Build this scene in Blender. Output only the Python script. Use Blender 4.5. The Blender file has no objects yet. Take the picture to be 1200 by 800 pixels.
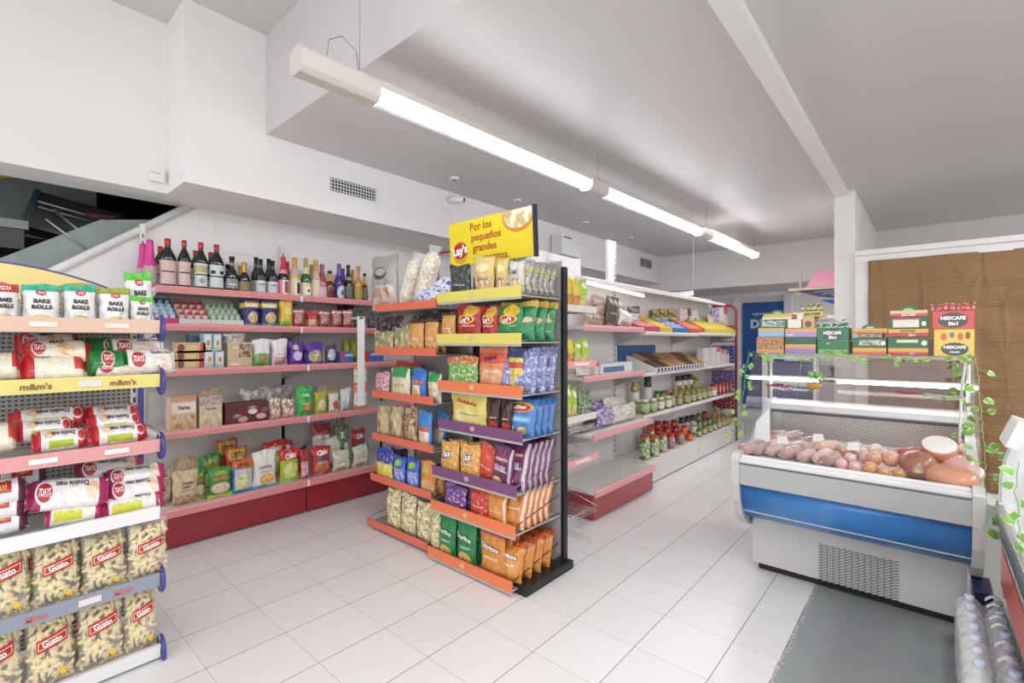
import bpy, math, random
from mathutils import Vector, Matrix, noise
PI = math.pi
SC = bpy.context.scene
COL = SC.collection
# ---------------------------------------------------------------- camera, world, light, exposure
FPX = 561.0
YAW = math.atan(490/561)
CH = 1.4
cs, cc = math.sin(YAW), math.cos(YAW)
cd = bpy.data.cameras.new('camera'); cam = bpy.data.objects.new('camera', cd); COL.objects.link(cam)
cam.location = (0, 0, CH); cam.rotation_euler = (PI/2, 0, YAW)
cd.sensor_width = 36; cd.lens = 36*FPX/1200; cd.clip_start = .02; cd.clip_end = 60
SC.camera = cam
w = bpy.data.worlds.new('world'); SC.world = w; w.use_nodes = True
w.node_tree.nodes['Background'].inputs[0].default_value = (.95, .975, 1, 1)
w.node_tree.nodes['Background'].inputs[1].default_value = .92
SC.view_settings.view_transform = 'Standard'
try: SC.view_settings.look = 'None'
except Exception: pass
SC.view_settings.gamma = 1; SC.view_settings.use_curve_mapping = False
SC.view_settings.exposure = 0.73
TUBE = 10.5
def area(name, loc, rot, sx, sy, power, col=(.97, .985, 1)):
    d = bpy.data.lights.new(name, 'AREA'); d.shape = 'RECTANGLE'; d.size = sx; d.size_y = sy; d.energy = power; d.color = col
    o = bpy.data.objects.new(name, d); COL.objects.link(o); o.location = loc; o.rotation_euler = rot; return o
area('added_front_fill', (.8, -2.3, 1.9), (math.radians(80), 0, .25), 5.5, 2.6, 22, (.93, .97, 1))   # unseen fill added behind the camera to brighten the shop, tinted like daylight
area('ceiling_lamps_right', (2.0, 3.2, 2.86), (0, 0, 0), .3, 4.5, 60)                                   # second lamp line, right of the picture
area('added_far_fill', (-1.5, 6.3, 2.86), (0, 0, 0), 1.2, .3, 9)                                      # fill light added to lift the dim far aisle, no fixture there
area('added_floor_fill', (.6, .6, 3.5), (0, 0, 0), .4, 3.0, 62)                                  # unseen light added under the high ceiling to brighten the floor
SC.cycles.max_bounces = 8; SC.cycles.transparent_max_bounces = 24; SC.cycles.use_denoising = True
SC.cycles.caustics_reflective = False; SC.cycles.caustics_refractive = False

# ---------------------------------------------------------------- colour, nodes, materials
def lin(c):
    if isinstance(c, str):
        c = c.lstrip('#'); c = [int(c[i:i+2], 16)/255 for i in (0, 2, 4)]
    return tuple([x/12.92 if x <= .04045 else ((x+.055)/1.055)**2.4 for x in c[:3]] + [1])
class NT:
    def __init__(s, name):
        s.m = bpy.data.materials.new(name); s.m.use_nodes = True
        s.t = s.m.node_tree; s.b = s.t.nodes['Principled BSDF']; s.out = s.t.nodes['Material Output']
    def n(s, typ, **kw):
        x = s.t.nodes.new(typ)
        for k, v in kw.items(): setattr(x, k, v)
        return x
    def l(s, a, b): s.t.links.new(a, b)
    def put(s, sock, v):
        if hasattr(v, 'is_output') or isinstance(v, bpy.types.NodeSocket): s.l(v, sock)
        else: sock.default_value = v
    def math(s, op, a, b=0.0, clamp=False):
        x = s.n('ShaderNodeMath', operation=op, use_clamp=clamp); s.put(x.inputs[0], a); s.put(x.inputs[1], b); return x.outputs[0]
    def vmath(s, op, a, b=(0, 0, 0)):
        x = s.n('ShaderNodeVectorMath', operation=op); s.put(x.inputs[0], a); s.put(x.inputs[1], b); return x
    def mix(s, f, a, b):
        x = s.n('ShaderNodeMix', data_type='RGBA'); s.put(x.inputs[0], f)
        s.put(x.inputs[6], a if not isinstance(a, (str, tuple, list)) else lin(a)); s.put(x.inputs[7], b if not isinstance(b, (str, tuple, list)) else lin(b)); return x.outputs[2]
    def noise(s, vec, scale, detail=3, rough=.5):
        x = s.n('ShaderNodeTexNoise'); s.l(vec, x.inputs['Vector']); x.inputs['Scale'].default_value = scale
        x.inputs['Detail'].default_value = detail; x.inputs['Roughness'].default_value = rough; return x
    def bump(s, h, strength=.3, dist=.01):
        x = s.n('ShaderNodeBump'); x.inputs['Strength'].default_value = strength; x.inputs['Distance'].default_value = dist
        s.l(h, x.inputs['Height']); s.l(x.outputs[0], s.b.inputs['Normal']); return x
    def obj(s): return s.n('ShaderNodeTexCoord').outputs['Object']
    def uv(s): return s.n('ShaderNodeTexCoord').outputs['UV']
_M = {}
def mat(name, col='#ffffff', rough=.5, metal=0, coat=0, emis=0, noisy=0, bump=0, bscale=60, alpha=1, spec=.5):
    if name in _M: return _M[name]
    k = NT(name); b = k.b
    b.inputs['Base Color'].default_value = lin(col); b.inputs['Roughness'].default_value = rough
    b.inputs['Metallic'].default_value = metal; b.inputs['Coat Weight'].default_value = coat
    b.inputs['Coat Roughness'].default_value = .08; b.inputs['Specular IOR Level'].default_value = spec
    if emis:
        b.inputs['Emission Color'].default_value = lin(col); b.inputs['Emission Strength'].default_value = emis
    c = k.obj()
    if noisy:
        nz = k.noise(c, bscale*.4, 4); f = k.math('MULTIPLY', nz.outputs[0], noisy)
        k.l(k.mix(f, col, tuple(x*.6 for x in lin(col)[:3]) if False else '#8a8078'), b.inputs['Base Color'])
    if bump: k.bump(k.noise(c, bscale, 3).outputs[0], bump, .004)
    if alpha < 1: b.inputs['Alpha'].default_value = alpha
    _M[name] = k.m; return k.m
def glass(name, tint='#fdfefe', gloss=.06, clear=.985):
    if name in _M: return _M[name]
    k = NT(name); tr = k.n('ShaderNodeBsdfTransparent'); gl = k.n('ShaderNodeBsdfGlossy'); mx = k.n('ShaderNodeMixShader')
    tr.inputs[0].default_value = lin(tint); gl.inputs['Roughness'].default_value = .03
    fr = k.n('ShaderNodeFresnel'); fr.inputs[0].default_value = 1.3
    f = k.math('ADD', k.math('MULTIPLY', fr.outputs[0], gloss*4), 1-clear, True)
    k.l(f, mx.inputs[0]); k.l(tr.outputs[0], mx.inputs[1]); k.l(gl.outputs[0], mx.inputs[2]); k.l(mx.outputs[0], k.out.inputs[0])
    _M[name] = k.m; return k.m
def film(name, white=.18):
    if name in _M: return _M[name]
    k = NT(name); tr = k.n('ShaderNodeBsdfTransparent'); gl = k.n('ShaderNodeBsdfPrincipled'); mx = k.n('ShaderNodeMixShader')
    gl.inputs['Base Color'].default_value = (.9, .9, .9, 1); gl.inputs['Roughness'].default_value = .18; gl.inputs['Specular IOR Level'].default_value = .9
    lw = k.n('ShaderNodeLayerWeight'); lw.inputs[0].default_value = .35
    f = k.math('ADD', k.math('MULTIPLY', lw.outputs[1], .45), white, True)
    nz = k.noise(k.obj(), 38, 3); bm = k.n('ShaderNodeBump'); bm.inputs['Strength'].default_value = .7; bm.inputs['Distance'].default_value = .01
    k.l(nz.outputs[0], bm.inputs['Height']); k.l(bm.outputs[0], gl.inputs['Normal'])
    k.l(f, mx.inputs[0]); k.l(tr.outputs[0], mx.inputs[1]); k.l(gl.outputs[0], mx.inputs[2]); k.l(mx.outputs[0], k.out.inputs[0])
    _M[name] = k.m; return k.m
def prt(name, base, layers=(), rough=.28, bump=.95, bs=22, coat=.5):
    """printed packaging: a base colour with rectangles, ellipses and food pictures laid over it by UV"""
    if name in _M: return _M[name]
    k = NT(name); uv = k.uv(); col = lin(base); last = None
    for L in layers:
        t = L[0]; c = (L[1], L[2], 0)
        if t in 'rc':
            c = ((L[1]+L[3])/2, (L[2]+L[4])/2, 0); r = (abs(L[3]-L[1])/2, abs(L[4]-L[2])/2, 1); rest = L[5:]
        elif t in 'ed': r = (L[3], L[4], 1); rest = L[5:]
        else: rest = L[1:]
        if t == 'l':
            sp = k.n('ShaderNodeSeparateXYZ'); k.l(uv, sp.inputs[0]); nl = L[6]; x0, y0, x1, y1 = L[1:5]
            vv = k.math('MULTIPLY', k.math('SUBTRACT', sp.outputs[1], y0), nl/(y1-y0)); cbx = k.n('ShaderNodeCombineXYZ')
            k.l(k.math('MULTIPLY', sp.outputs[0], 26.0), cbx.inputs[0]); k.l(k.math('MULTIPLY', k.math('FLOOR', vv), 3.7), cbx.inputs[1])
            nz = k.noise(cbx.outputs[0], 1.0, 1); d = k.vmath('DIVIDE', k.vmath('SUBTRACT', uv, ((x0+x1)/2, (y0+y1)/2, 0)).outputs[0], ((x1-x0)/2, (y1-y0)/2, 1))
            s3 = k.n('ShaderNodeSeparateXYZ'); k.l(k.vmath('ABSOLUTE', d.outputs[0]).outputs[0], s3.inputs[0])
            m = k.math('MULTIPLY', k.math('MULTIPLY', k.math('LESS_THAN', k.math('FRACT', vv), .55), k.math('GREATER_THAN', nz.outputs[0], .47)), k.math('LESS_THAN', k.math('MAXIMUM', s3.outputs[0], s3.outputs[1]), 1.0))
            last = _mixrgb(k, m, last if last is not None else col, lin(L[5])); continue
        if t == 'n':
            nz = k.noise(uv, rest[1]*1.9, 5, .65); m = k.math('GREATER_THAN', nz.outputs[0], rest[2]); cl = lin(rest[0])
        else:
            d = k.vmath('DIVIDE', k.vmath('SUBTRACT', uv, c).outputs[0], r)
            if t in 'ed': m = k.math('LESS_THAN', k.vmath('LENGTH', d.outputs[0]).outputs['Value'], 1.0)
            else:
                sp = k.n('ShaderNodeSeparateXYZ'); k.l(k.vmath('ABSOLUTE', d.outputs[0]).outputs[0], sp.inputs[0])
                m = k.math('LESS_THAN', k.math('MAXIMUM', sp.outputs[0], sp.outputs[1]), 1.0)
            if t in 'cd':
                v = k.n('ShaderNodeTexVoronoi'); k.l(uv, v.inputs['Vector']); v.inputs['Scale'].default_value = rest[2]
                s2 = k.n('ShaderNodeSeparateColor'); k.l(v.outputs['Color'], s2.inputs[0])
                cl = k.mix(s2.outputs[0], rest[0], rest[1])
            else: cl = lin(rest[0])
        col = k.mix(m, col if last is None else last, cl) if False else _mixrgb(k, m, last if last is not None else col, cl)
        last = col
    if last is not None: k.l(last, k.b.inputs['Base Color'])
    else: k.b.inputs['Base Color'].default_value = col
    k.b.inputs['Roughness'].default_value = rough; k.b.inputs['Coat Weight'].default_value = coat; k.b.inputs['Coat Roughness'].default_value = .12
    if bump: k.bump(k.noise(k.obj(), bs*1.6, 4, .65).outputs[0], bump, .012)
    _M[name] = k.m; return k.m
def _mixrgb(k, f, a, b):
    x = k.n('ShaderNodeMix', data_type='RGBA'); k.l(f, x.inputs[0])
    for s, v in ((x.inputs[6], a), (x.inputs[7], b)):
        if isinstance(v, tuple): s.default_value = v
        else: k.l(v, s)
    return x.outputs[2]
def food(name, cols, scale=60, rough=.35, bump=.8, stretch=(1, 1, 1), coat=.4):
    """contents seen through clear film or glass: irregular pieces in a few colours"""
    if name in _M: return _M[name]
    k = NT(name); mp = k.n('ShaderNodeMapping'); k.l(k.obj(), mp.inputs[0]); mp.inputs['Scale'].default_value = stretch
    nz = k.noise(mp.outputs[0], scale*.3, 2); ad = k.vmath('MULTIPLY_ADD', nz.outputs['Color'], (.012, .012, .012)); k.l(mp.outputs[0], ad.inputs[2])
    v = k.n('ShaderNodeTexVoronoi'); k.l(ad.outputs[0], v.inputs['Vector']); v.inputs['Scale'].default_value = scale
    s2 = k.n('ShaderNodeSeparateColor'); k.l(v.outputs['Color'], s2.inputs[0])
    cr = k.n('ShaderNodeValToRGB'); cr.color_ramp.interpolation = 'CONSTANT'; e = cr.color_ramp.elements
    while len(e) < len(cols): e.new(.5)
    for i, c in enumerate(cols): e[i].position = i/len(cols); e[i].color = lin(c)
    k.l(s2.outputs[0], cr.inputs[0]); k.l(cr.outputs[0], k.b.inputs['Base Color'])
    k.b.inputs['Roughness'].default_value = rough; k.b.inputs['Coat Weight'].default_value = coat
    inv = k.math('SUBTRACT', 1.0, v.outputs['Distance']); k.bump(inv, bump, .006)
    _M[name] = k.m; return k.m

# ---------------------------------------------------------------- mesh building
class MB:
    def __init__(s): s.v = []; s.f = []; s.mi = []; s.uv = []; s.sm = []; s.mats = []
    def mid(s, m):
        if m not in s.mats: s.mats.append(m)
        return s.mats.index(m)
    def add(s, vs, fs, m, uvs=None, smooth=False, M=None):
        o = len(s.v); i = s.mid(m)
        s.v += [tuple(M @ Vector(v)) for v in vs] if M is not None else [tuple(v) for v in vs]
        for k, f in enumerate(fs):
            s.f.append([o+a for a in f]); s.mi.append(i); s.sm.append(smooth)
            s.uv.append(uvs[k] if uvs else [(0, 0)]*len(f))
        return s
    def box(s, x0, x1, y0, y1, z0, z1, m, M=None, front=None):
        vs = [(x, y, z) for z in (z0, z1) for y in (y0, y1) for x in (x0, x1)]
        fs = [(0, 2, 3, 1), (4, 5, 7, 6), (0, 1, 5, 4), (1, 3, 7, 5), (3, 2, 6, 7), (2, 0, 4, 6)]
        q = [(0, 0), (1, 0), (1, 1), (0, 1)]; uvs = [q]*6
        s.add(vs, fs, m, uvs, M=M)
        if front: s.mi[-4] = s.mid(front)
        return s
    def cbox(s, c, d, m, M=None, front=None):
        return s.box(c[0]-d[0]/2, c[0]+d[0]/2, c[1]-d[1]/2, c[1]+d[1]/2, c[2]-d[2]/2, c[2]+d[2]/2, m, M, front)
    def lathe(s, prof, m, n=20, c=(0, 0, 0), sx=1, sy=1, M=None, cap=True):
        vs = []; fs = []; uvs = []; L = len(prof); z0 = prof[0][1]; zr = max(1e-6, prof[-1][1]-z0)
        for r, z in prof:
            for i in range(n):
                a = 2*PI*i/n - PI/2; vs.append((c[0]+r*math.cos(a)*sx, c[1]+r*math.sin(a)*sy, c[2]+z))
        for j in range(L-1):
            for i in range(n):
                k = (i+1) % n; fs.append((j*n+i, j*n+k, (j+1)*n+k, (j+1)*n+i))
                ta, tb = (prof[j][1]-z0)/zr, (prof[j+1][1]-z0)/zr
                ua = (i/n*2+.5) ; ub = ((i+1)/n*2+.5)
                uvs.append([(ua % 2.0001, ta), (ub % 2.0001, ta), (ub % 2.0001, tb), (ua % 2.0001, tb)])
        if cap:
            fs.append(tuple(range(n-1, -1, -1))); uvs.append([(0, 0)]*n)
            fs.append(tuple((L-1)*n+i for i in range(n))); uvs.append([(0, 1)]*n)
        return s.add(vs, fs, m, uvs, True, M)
    def tube(s, pts, r, m, n=8, closed=False, cap=True):
        pts = [Vector(p) for p in pts]; vs = []; fs = []; N = len(pts)
        rr = r if isinstance(r, (list, tuple)) else [r]*N
        up = Vector((0, 0, 1)); prev = None
        for i, p in enumerate(pts):
            a = pts[(i-1) % N] if (closed or i) else p; b = pts[(i+1) % N] if (closed or i < N-1) else p
            t = (b-a).normalized() if (b-a).length > 1e-9 else Vector((0, 0, 1))
            if prev is None:
                u = t.cross(up) if abs(t.dot(up)) < .95 else t.cross(Vector((1, 0, 0)))
            else: u = prev - t*prev.dot(t)
            u.normalize(); prev = u; v = t.cross(u)
            for k in range(n):
                an = 2*PI*k/n; vs.append(p+(u*math.cos(an)+v*math.sin(an))*rr[i])
        for i in range(N if closed else N-1):
            j = (i+1) % N
            for k in range(n):
                q = (k+1) % n; fs.append((i*n+k, i*n+q, j*n+q, j*n+k))
        if cap and not closed: fs.append(tuple(range(n-1, -1, -1))); fs.append(tuple((N-1)*n+k for k in range(n)))
        return s.add(vs, fs, m, None, True)
    def prism(s, poly, axis, a, b, m, smooth=False):
        """poly in the two other axes, extruded from a to b"""
        def P(p, t): return {'x': (t, p[0], p[1]), 'y': (p[0], t, p[1]), 'z': (p[0], p[1], t)}[axis]
        n = len(poly); vs = [P(p, a) for p in poly]+[P(p, b) for p in poly]
        s.add(vs, [(i, (i+1) % n, n+(i+1) % n, n+i) for i in range(n)], m, None, smooth)
        s.add(vs, [tuple(range(n-1, -1, -1)), tuple(range(n, 2*n))], m)
        return s
    def text(s, st, m, x, z, h, y=0, fn=None, rot=0, shear=0, bold=.02, maxw=None, M=None, th=.0008):
        vs, fs, wd = glyphs(st, bold, shear); k = h; kx = k
        if maxw and wd*k > maxw: kx = maxw/wd
        o = []; ca, sa = math.cos(rot), math.sin(rot)
        for (a, b) in vs:
            a = (a-wd/2)*kx; b = (b-.35)*k
            X = x+a*ca-b*sa; Z = z+a*sa+b*ca
            o.append((X, (fn(X, Z) if fn else y)-th, Z))
        return s.add(o, fs, m, None, False, M)
    def build(s, name, parent=None, off=(0, 0, 0), bevel=0, link=True):
        me = bpy.data.meshes.new(name)
        ox, oy, oz = off
        me.from_pydata([(a-ox, b-oy, c-oz) for a, b, c in s.v], [], s.f)
        for m in s.mats: me.materials.append(m)
        me.polygons.foreach_set('material_index', s.mi); me.polygons.foreach_set('use_smooth', s.sm)
        ul = me.uv_layers.new(name='UVMap'); flat = [c for f in s.uv for p in f for c in p]
        ul.data.foreach_set('uv', flat); me.update()
        o = bpy.data.objects.new(name, me)
        if link: COL.objects.link(o)
        if parent: o.parent = parent
        if bevel:
            b = o.modifiers.new('bevel', 'BEVEL'); b.width = bevel; b.segments = 2; b.limit_method = 'ANGLE'; b.angle_limit = .7
        return o
_G = {}
def glyphs(st, bold=.02, shear=0):
    key = (st, bold, shear)
    if key in _G: return _G[key]
    c = bpy.data.curves.new('lettering', 'FONT'); c.body = st; c.offset = bold; c.shear = shear; c.resolution_u = 2
    o = bpy.data.objects.new('lettering', c); me = o.to_mesh()
    vs = [(v.co.x, v.co.y) for v in me.vertices]; fs = [tuple(p.vertices) for p in me.polygons]
    o.to_mesh_clear(); bpy.data.objects.remove(o); bpy.data.curves.remove(c)
    x0 = min(v[0] for v in vs); x1 = max(v[0] for v in vs)
    _G[key] = ([(a-x0, b) for a, b in vs], fs, x1-x0); return _G[key]
THINGS = []
def tag(o, label, cat, group=None, kind=None):
    o['label'] = label; o['category'] = cat
    if group: o['group'] = group
    if kind: o['kind'] = kind
    THINGS.append(o); return o
def empty(name, loc=(0, 0, 0), rz=0, label=None, cat=None, group=None):
    o = bpy.data.objects.new(name, None); COL.objects.link(o); o.location = loc; o.rotation_euler = (0, 0, rz); o.empty_display_size = .1
    if label: tag(o, label, cat, group)
    return o
def struct(name, mb, bevel=0):
    o = mb.build(name, bevel=bevel); o['kind'] = 'structure'; return o
def uX(u, X):
    t = (u-600)/FPX; return X*(cc+cs*t)/(cc*t-cs)   # Y on the plane X where image column u meets it
def uY(u, Y):
    t = (u-600)/FPX; return Y*(cc*t-cs)/(cc+cs*t)
def zof(x, y, v):
    d = -cs*x+cc*y; return CH-(v-400)*d/FPX
def ucol(p):
    d = -cs*p[0]+cc*p[1]; return 600+FPX*(cc*p[0]+cs*p[1])/d

# ---------------------------------------------------------------- the setting
def mk_wall():
    k = NT('white_wall_paint'); c = k.obj(); nz = k.noise(c, 1.6, 3)
    k.l(k.mix(k.math('MULTIPLY', nz.outputs[0], .5), '#efecea', '#e6e2df'), k.b.inputs['Base Color']); k.b.inputs['Roughness'].default_value = .6
    k.bump(k.noise(c, 130, 2).outputs[0], .04, .002); return k.m
def mk_ceiling():
    k = NT('ceiling_paint'); c = k.obj(); nz = k.noise(c, .9, 3)
    k.l(k.mix(nz.outputs[0], '#d8d4d3', '#cbc7c5'), k.b.inputs['Base Color']); k.b.inputs['Roughness'].default_value = .42
    k.bump(k.noise(c, 2.2, 2).outputs[0], .15, .03); return k.m
def mk_floor(dark=False):
    k = NT('dark_floor_tiles' if dark else 'pale_floor_tiles'); c = k.obj(); sp = k.n('ShaderNodeSeparateXYZ'); k.l(c, sp.inputs[0])
    def line(s, off, per, wd):
        a = k.math('ABSOLUTE', k.math('SUBTRACT', k.math('FRACT', k.math('DIVIDE', k.math('SUBTRACT', s, off), per)), .5))
        return k.math('GREATER_THAN', a, .5-wd/per)
    lx = line(sp.outputs[0], (-.4 if dark else -.693), (.43 if dark else .3285), .0022)
    ly = line(sp.outputs[1], 1.018, .336 if not dark else 6.0, .0014)
    m = k.math('MAXIMUM', lx, k.math('MULTIPLY', ly, .6))
    cx = k.math('FLOOR', k.math('DIVIDE', k.math('SUBTRACT', sp.outputs[0], -.693), .3285)); cy = k.math('FLOOR', k.math('DIVIDE', k.math('SUBTRACT', sp.outputs[1], 1.018), .336))
    cb = k.n('ShaderNodeCombineXYZ'); k.l(cx, cb.inputs[0]); k.l(cy, cb.inputs[1])
    wn = k.n('ShaderNodeTexWhiteNoise'); k.l(cb.outputs[0], wn.inputs[0])
    if dark:
        nz = k.noise(c, 9, 6, .7); base = k.mix(nz.outputs[0], '#9b9e9d', '#858988')
        # chipped paint near the worn edge
        e = k.math('SUBTRACT', 1.0, k.math('MULTIPLY', k.math('ADD', sp.outputs[0], .5), 8.0), True)
        ch = k.math('GREATER_THAN', k.math('ADD', k.noise(c, 55, 5, .8).outputs[0], k.math('MULTIPLY', k.math('POWER', e, 3.0), .22)), .70)
        base = k.mix(k.math('MULTIPLY', ch, k.math('GREATER_THAN', e, .02)), base, '#cfc9c2'); base = k.mix(m, base, '#979994')
    else:
        nz = k.noise(c, 2.3, 4); f = k.math('ADD', k.math('MULTIPLY', nz.outputs[0], .5), k.math('MULTIPLY', wn.outputs[0], .3))
        base = k.mix(f, '#e8e5e4', '#dcd8d6'); base = k.mix(k.math('MULTIPLY', m, .85), base, '#756b66')
    k.l(base, k.b.inputs['Base Color']); k.b.inputs['Roughness'].default_value = .5 if dark else .3
    return k.m
WALL = mk_wall(); CEIL = mk_ceiling(); WHITE = mat('white_enamel', '#eceae8', .35)
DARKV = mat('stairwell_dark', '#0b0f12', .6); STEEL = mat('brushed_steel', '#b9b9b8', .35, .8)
struct('floor', MB().box(-6.5, -.5, -2.5, 11, -.1, 0, mk_floor()).box(-.5, 4, 5.78, 11, -.1, 0, mk_floor()))
bm = MB(); rnd = random.Random(4); N = 60                                   # dark repaired floor strip with a worn edge
edge = [(-.5+rnd.uniform(-.006, .006), -2.5+8.28*i/N) for i in range(N+1)]
struct('floor_dark', bm.prism([(4, -2.5)]+[(4, 5.78)]+edge[::-1], 'z', -.1, .0005, mk_floor(True)))
struct('ceiling', MB().box(-3.677, 4, 1.46, 8.42, 2.92, 3.0, CEIL).box(-6.5, 4, -2.5, 1.46, 3.65, 3.75, CEIL).box(-3.677, 4, 1.46, 1.5, 3.0, 3.66, CEIL).box(-4.4, -.6, 8.43, 9.5, 2.55, 2.6, CEIL))
struct('trim_ceiling_beam', MB().box(-.725, -.625, 1.46, 5.88, 2.87, 2.93, WALL))
struct('wall_column', MB().box(-.74, -.565, 5.87, 6.3, 0, 2.92, WALL), .004)
struct('wall_partition', MB().box(-.66, -.565, 6.3, 8.3, 0, 2.92, WALL))
struct('wall_upper_left', MB().box(-4.4, -4.074, -2.5, .95, 2.447, 3.65, WALL).box(-4.4, -3.677, .95, 8.3, 2.447, 3.65, WALL))
struct('wall_header', MB().box(-4.4, -.74, 8.3, 8.42, 2.3, 2.92, WALL))
struct('wall_back', MB().box(-5, -.565, 9.4, 9.5, 0, 2.7, WALL).box(-.565, 4, 8.3, 8.4, 0, 2.95, WALL))
# the left wall is cut away along the stair slope
wp = [(.30, 0), (11, 0), (11, 2.5), (1.157, 2.5), (1.157, 2.447), (.30, 1.78)]
struct('wall_left', MB().prism(wp, 'x', -4.45, -4.35, WALL))
lo = MB(); lo.prism([(-2.5, 0), (.30, 0), (.30, 1.78), (-2.5, -.4)], 'x', -4.45, -4.35, WALL); struct('wall_left_lower', lo)
for i, (a, b, c, d) in enumerate([(1.21, 1.33, 2.27, 2.42), (1.42, 1.62, 2.13, 2.40)]):
    struct('trim_wall_patch', MB().box(-4.35, -4.342, a, b, c, d, WALL), .003)
tb = MB(); tb.tube([(-4.33, -.6, 1.10), (-4.33, 1.157, 2.455)], .028, WHITE, 12); struct('trim_stair_edge', tb)
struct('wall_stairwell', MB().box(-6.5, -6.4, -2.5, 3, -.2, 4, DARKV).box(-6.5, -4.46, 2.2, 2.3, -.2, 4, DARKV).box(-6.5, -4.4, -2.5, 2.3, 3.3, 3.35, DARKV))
STR = NT('worn_grey_green_metal'); c_ = STR.obj(); n_ = STR.noise(c_, 5, 6, .7)
STR.l(STR.mix(n_.outputs[0], '#6f7b79', '#9aa3a1'), STR.b.inputs['Base Color']); STR.b.inputs['Roughness'].default_value = .45; STR = STR.m
s_ = MB(); s_.prism([(-1.2, .95), (-1.2, .40), (1.2, 2.22), (1.25, 2.38), (.95, 2.33), (.64, 2.27), (.15, 1.93)], 'x', -4.62, -4.47, STR)
s_.tube([(-4.46, .36, 2.22), (-4.46, .60, 2.02)], .006, STEEL, 6)
o = s_.build('stair_stringer'); o['kind'] = 'structure'
PAN = mat('stair_panel_grey', '#8f9594', .6)
r = empty('stair_machinery', (-5.3, .3, 2.1), 0, 'black steel boxes and bars hanging in the dark stairwell behind the sloping edge', 'machinery')
BLK = mat('black_enamel', '#101418', .3); TEA = mat('dark_teal_enamel', '#12303a', .35); RDR = mat('dark_red_strip', '#7c1a1d', .4)
m_ = MB(); m_.prism([(.30, 2.25), (.36, 2.52), (.85, 2.44), (.90, 2.36), (.55, 2.20)], 'x', -5.35, -5.0, BLK); m_.build('hanging_box', r, r.location)
MB().prism([(.27, 2.26), (.345, 2.53), (.375, 2.53), (.31, 2.25)], 'x', -5.36, -4.99, TEA).build('side_plate', r, r.location)
m_ = MB(); m_.tube([(-4.98, .36, 2.44), (-4.98, .80, 2.36)], .008, STEEL, 6).tube([(-4.98, .36, 2.40), (-4.98, .78, 2.32)], .006, STEEL, 6); m_.tube([(-4.9, .44, 2.38), (-4.75, .62, 2.17)], .009, STEEL, 6); m_.build('guide_rod', r, r.location)
MB().box(-4.99, -4.97, .62, .80, 2.385, 2.41, RDR).build('red_strip', r, r.location)
MB().box(-5.2, -4.8, -.4, .30, 2.19, 2.25, PAN).box(-5.2, -4.82, -.4, .28, 2.05, 2.19, BLK).build('landing_step', r, r.location)
MB().box(-6.2, -5.4, -1, .75, 2.35, 3.2, PAN).build('back_panel', r, r.location)
MB().prism([(-.3, 2.35), (-.3, 2.42), (.30, 2.66), (.42, 2.66)], 'x', -5.0, -4.96, mat('yellow_strip', '#b9b04a', .5)).build('yellow_rail', r, r.location)

# vents, alarm, camera, ceiling points
def vent(y0, y1, z0, z1, nh, nv, label):
    r = empty('air_vent', (-3.677, (y0+y1)/2, (z0+z1)/2), 0, label, 'air vent')
    f = MB(); b = .028; X0, X1 = -3.677, -3.668
    f.box(X0, X1, y0, y1, z0, z0+b, WHITE).box(X0, X1, y0, y1, z1-b, z1, WHITE).box(X0, X1, y0, y0+b, z0+b, z1-b, WHITE).box(X0, X1, y1-b, y1, z0+b, z1-b, WHITE); f.build('frame', r, r.location, .002)
    MB().box(-3.6765, -3.6755, y0+b, y1-b, z0+b, z1-b, BLK).build('duct_opening', r, r.location)
    g = MB()
    for i in range(nh): z = z0+b+(z1-z0-2*b)*(i+.5)/nh; g.box(-3.675, -3.667, y0+b, y1-b, z-.0025, z+.0025, WHITE)
    for i in range(nv): y = y0+b+(y1-y0-2*b)*(i+.5)/nv; g.box(-3.675, -3.669, y-.0025, y+.0025, z0+b, z1-b, WHITE)
    g.build('louvre', r, r.location)
vent(1.93, 2.41, 2.60, 2.765, 4, 16, 'white rectangular air vent grille on the left soffit near the bottles')
vent(7.45, 7.95, 2.64, 2.84, 5, 0, 'small grey air vent far along the left soffit near the back')
r = empty('alarm_box', (-4.074, .885, 2.56), 0, 'small white alarm box on the upper left wall near its corner', 'alarm')
MB().box(-4.074, -4.04, .84, .93, 2.51, 2.60, WHITE).build('casing', r, r.location, .006)
MB().box(-4.041, -4.034, .845, .90, 2.565, 2.572, mat('pale_grey_plastic', '#c9c6c3', .5)).build('lip', r, r.location)
r = empty('security_camera', (-3.66, 3.2, 2.79), 0, 'white security camera mounted on the left soffit above the yellow sign', 'security camera')
MB().box(-3.677, -3.655, 3.14, 3.24, 2.74, 2.82, WHITE).build('mount', r, r.location, .006)
q = MB(); q.tube([(-3.66, 3.2, 2.80), (-3.60, 3.22, 2.83), (-3.50, 3.28, 2.81)], [.012, .03, .034], WHITE, 12); q.build('camera_body', r, r.location)
q = MB(); q.tube([(-3.502, 3.279, 2.811), (-3.494, 3.284, 2.809)], .02, BLK, 12); q.build('lens', r, r.location)
q = MB(); q.tube([(-3.67, 3.22, 2.74), (-3.672, 3.26, 2.66), (-3.672, 3.34, 2.60)], .002, WHITE, 5); q.build('cable', r, r.location)
for i, (x, y) in enumerate([(-3.33, 3.0), (-3.33, 3.9), (-3.3, 5.2), (-3.3, 6.4)]):
    q = MB(); q.lathe([(.03, .012), (.042, .016), (.046, .032)], WHITE, 16, (x, y, 2.888)); 
    q.lathe([(.016, .008), (.016, .014)], mat('grey_sensor', '#6e6866', .5), 12, (x, y, 2.888))
    tag(q.build('ceiling_sensor'), ['nearest', 'second nearest', 'third nearest', 'farthest'][i]+' small round sensor on the ceiling beside the left soffit', 'sensor', 'round ceiling sensors')
r = empty('wall_speaker', (-3.6, 5.2, 2.6), 0, 'white boxy wall unit on the soffit behind the yellow sign', 'wall unit')
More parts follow.
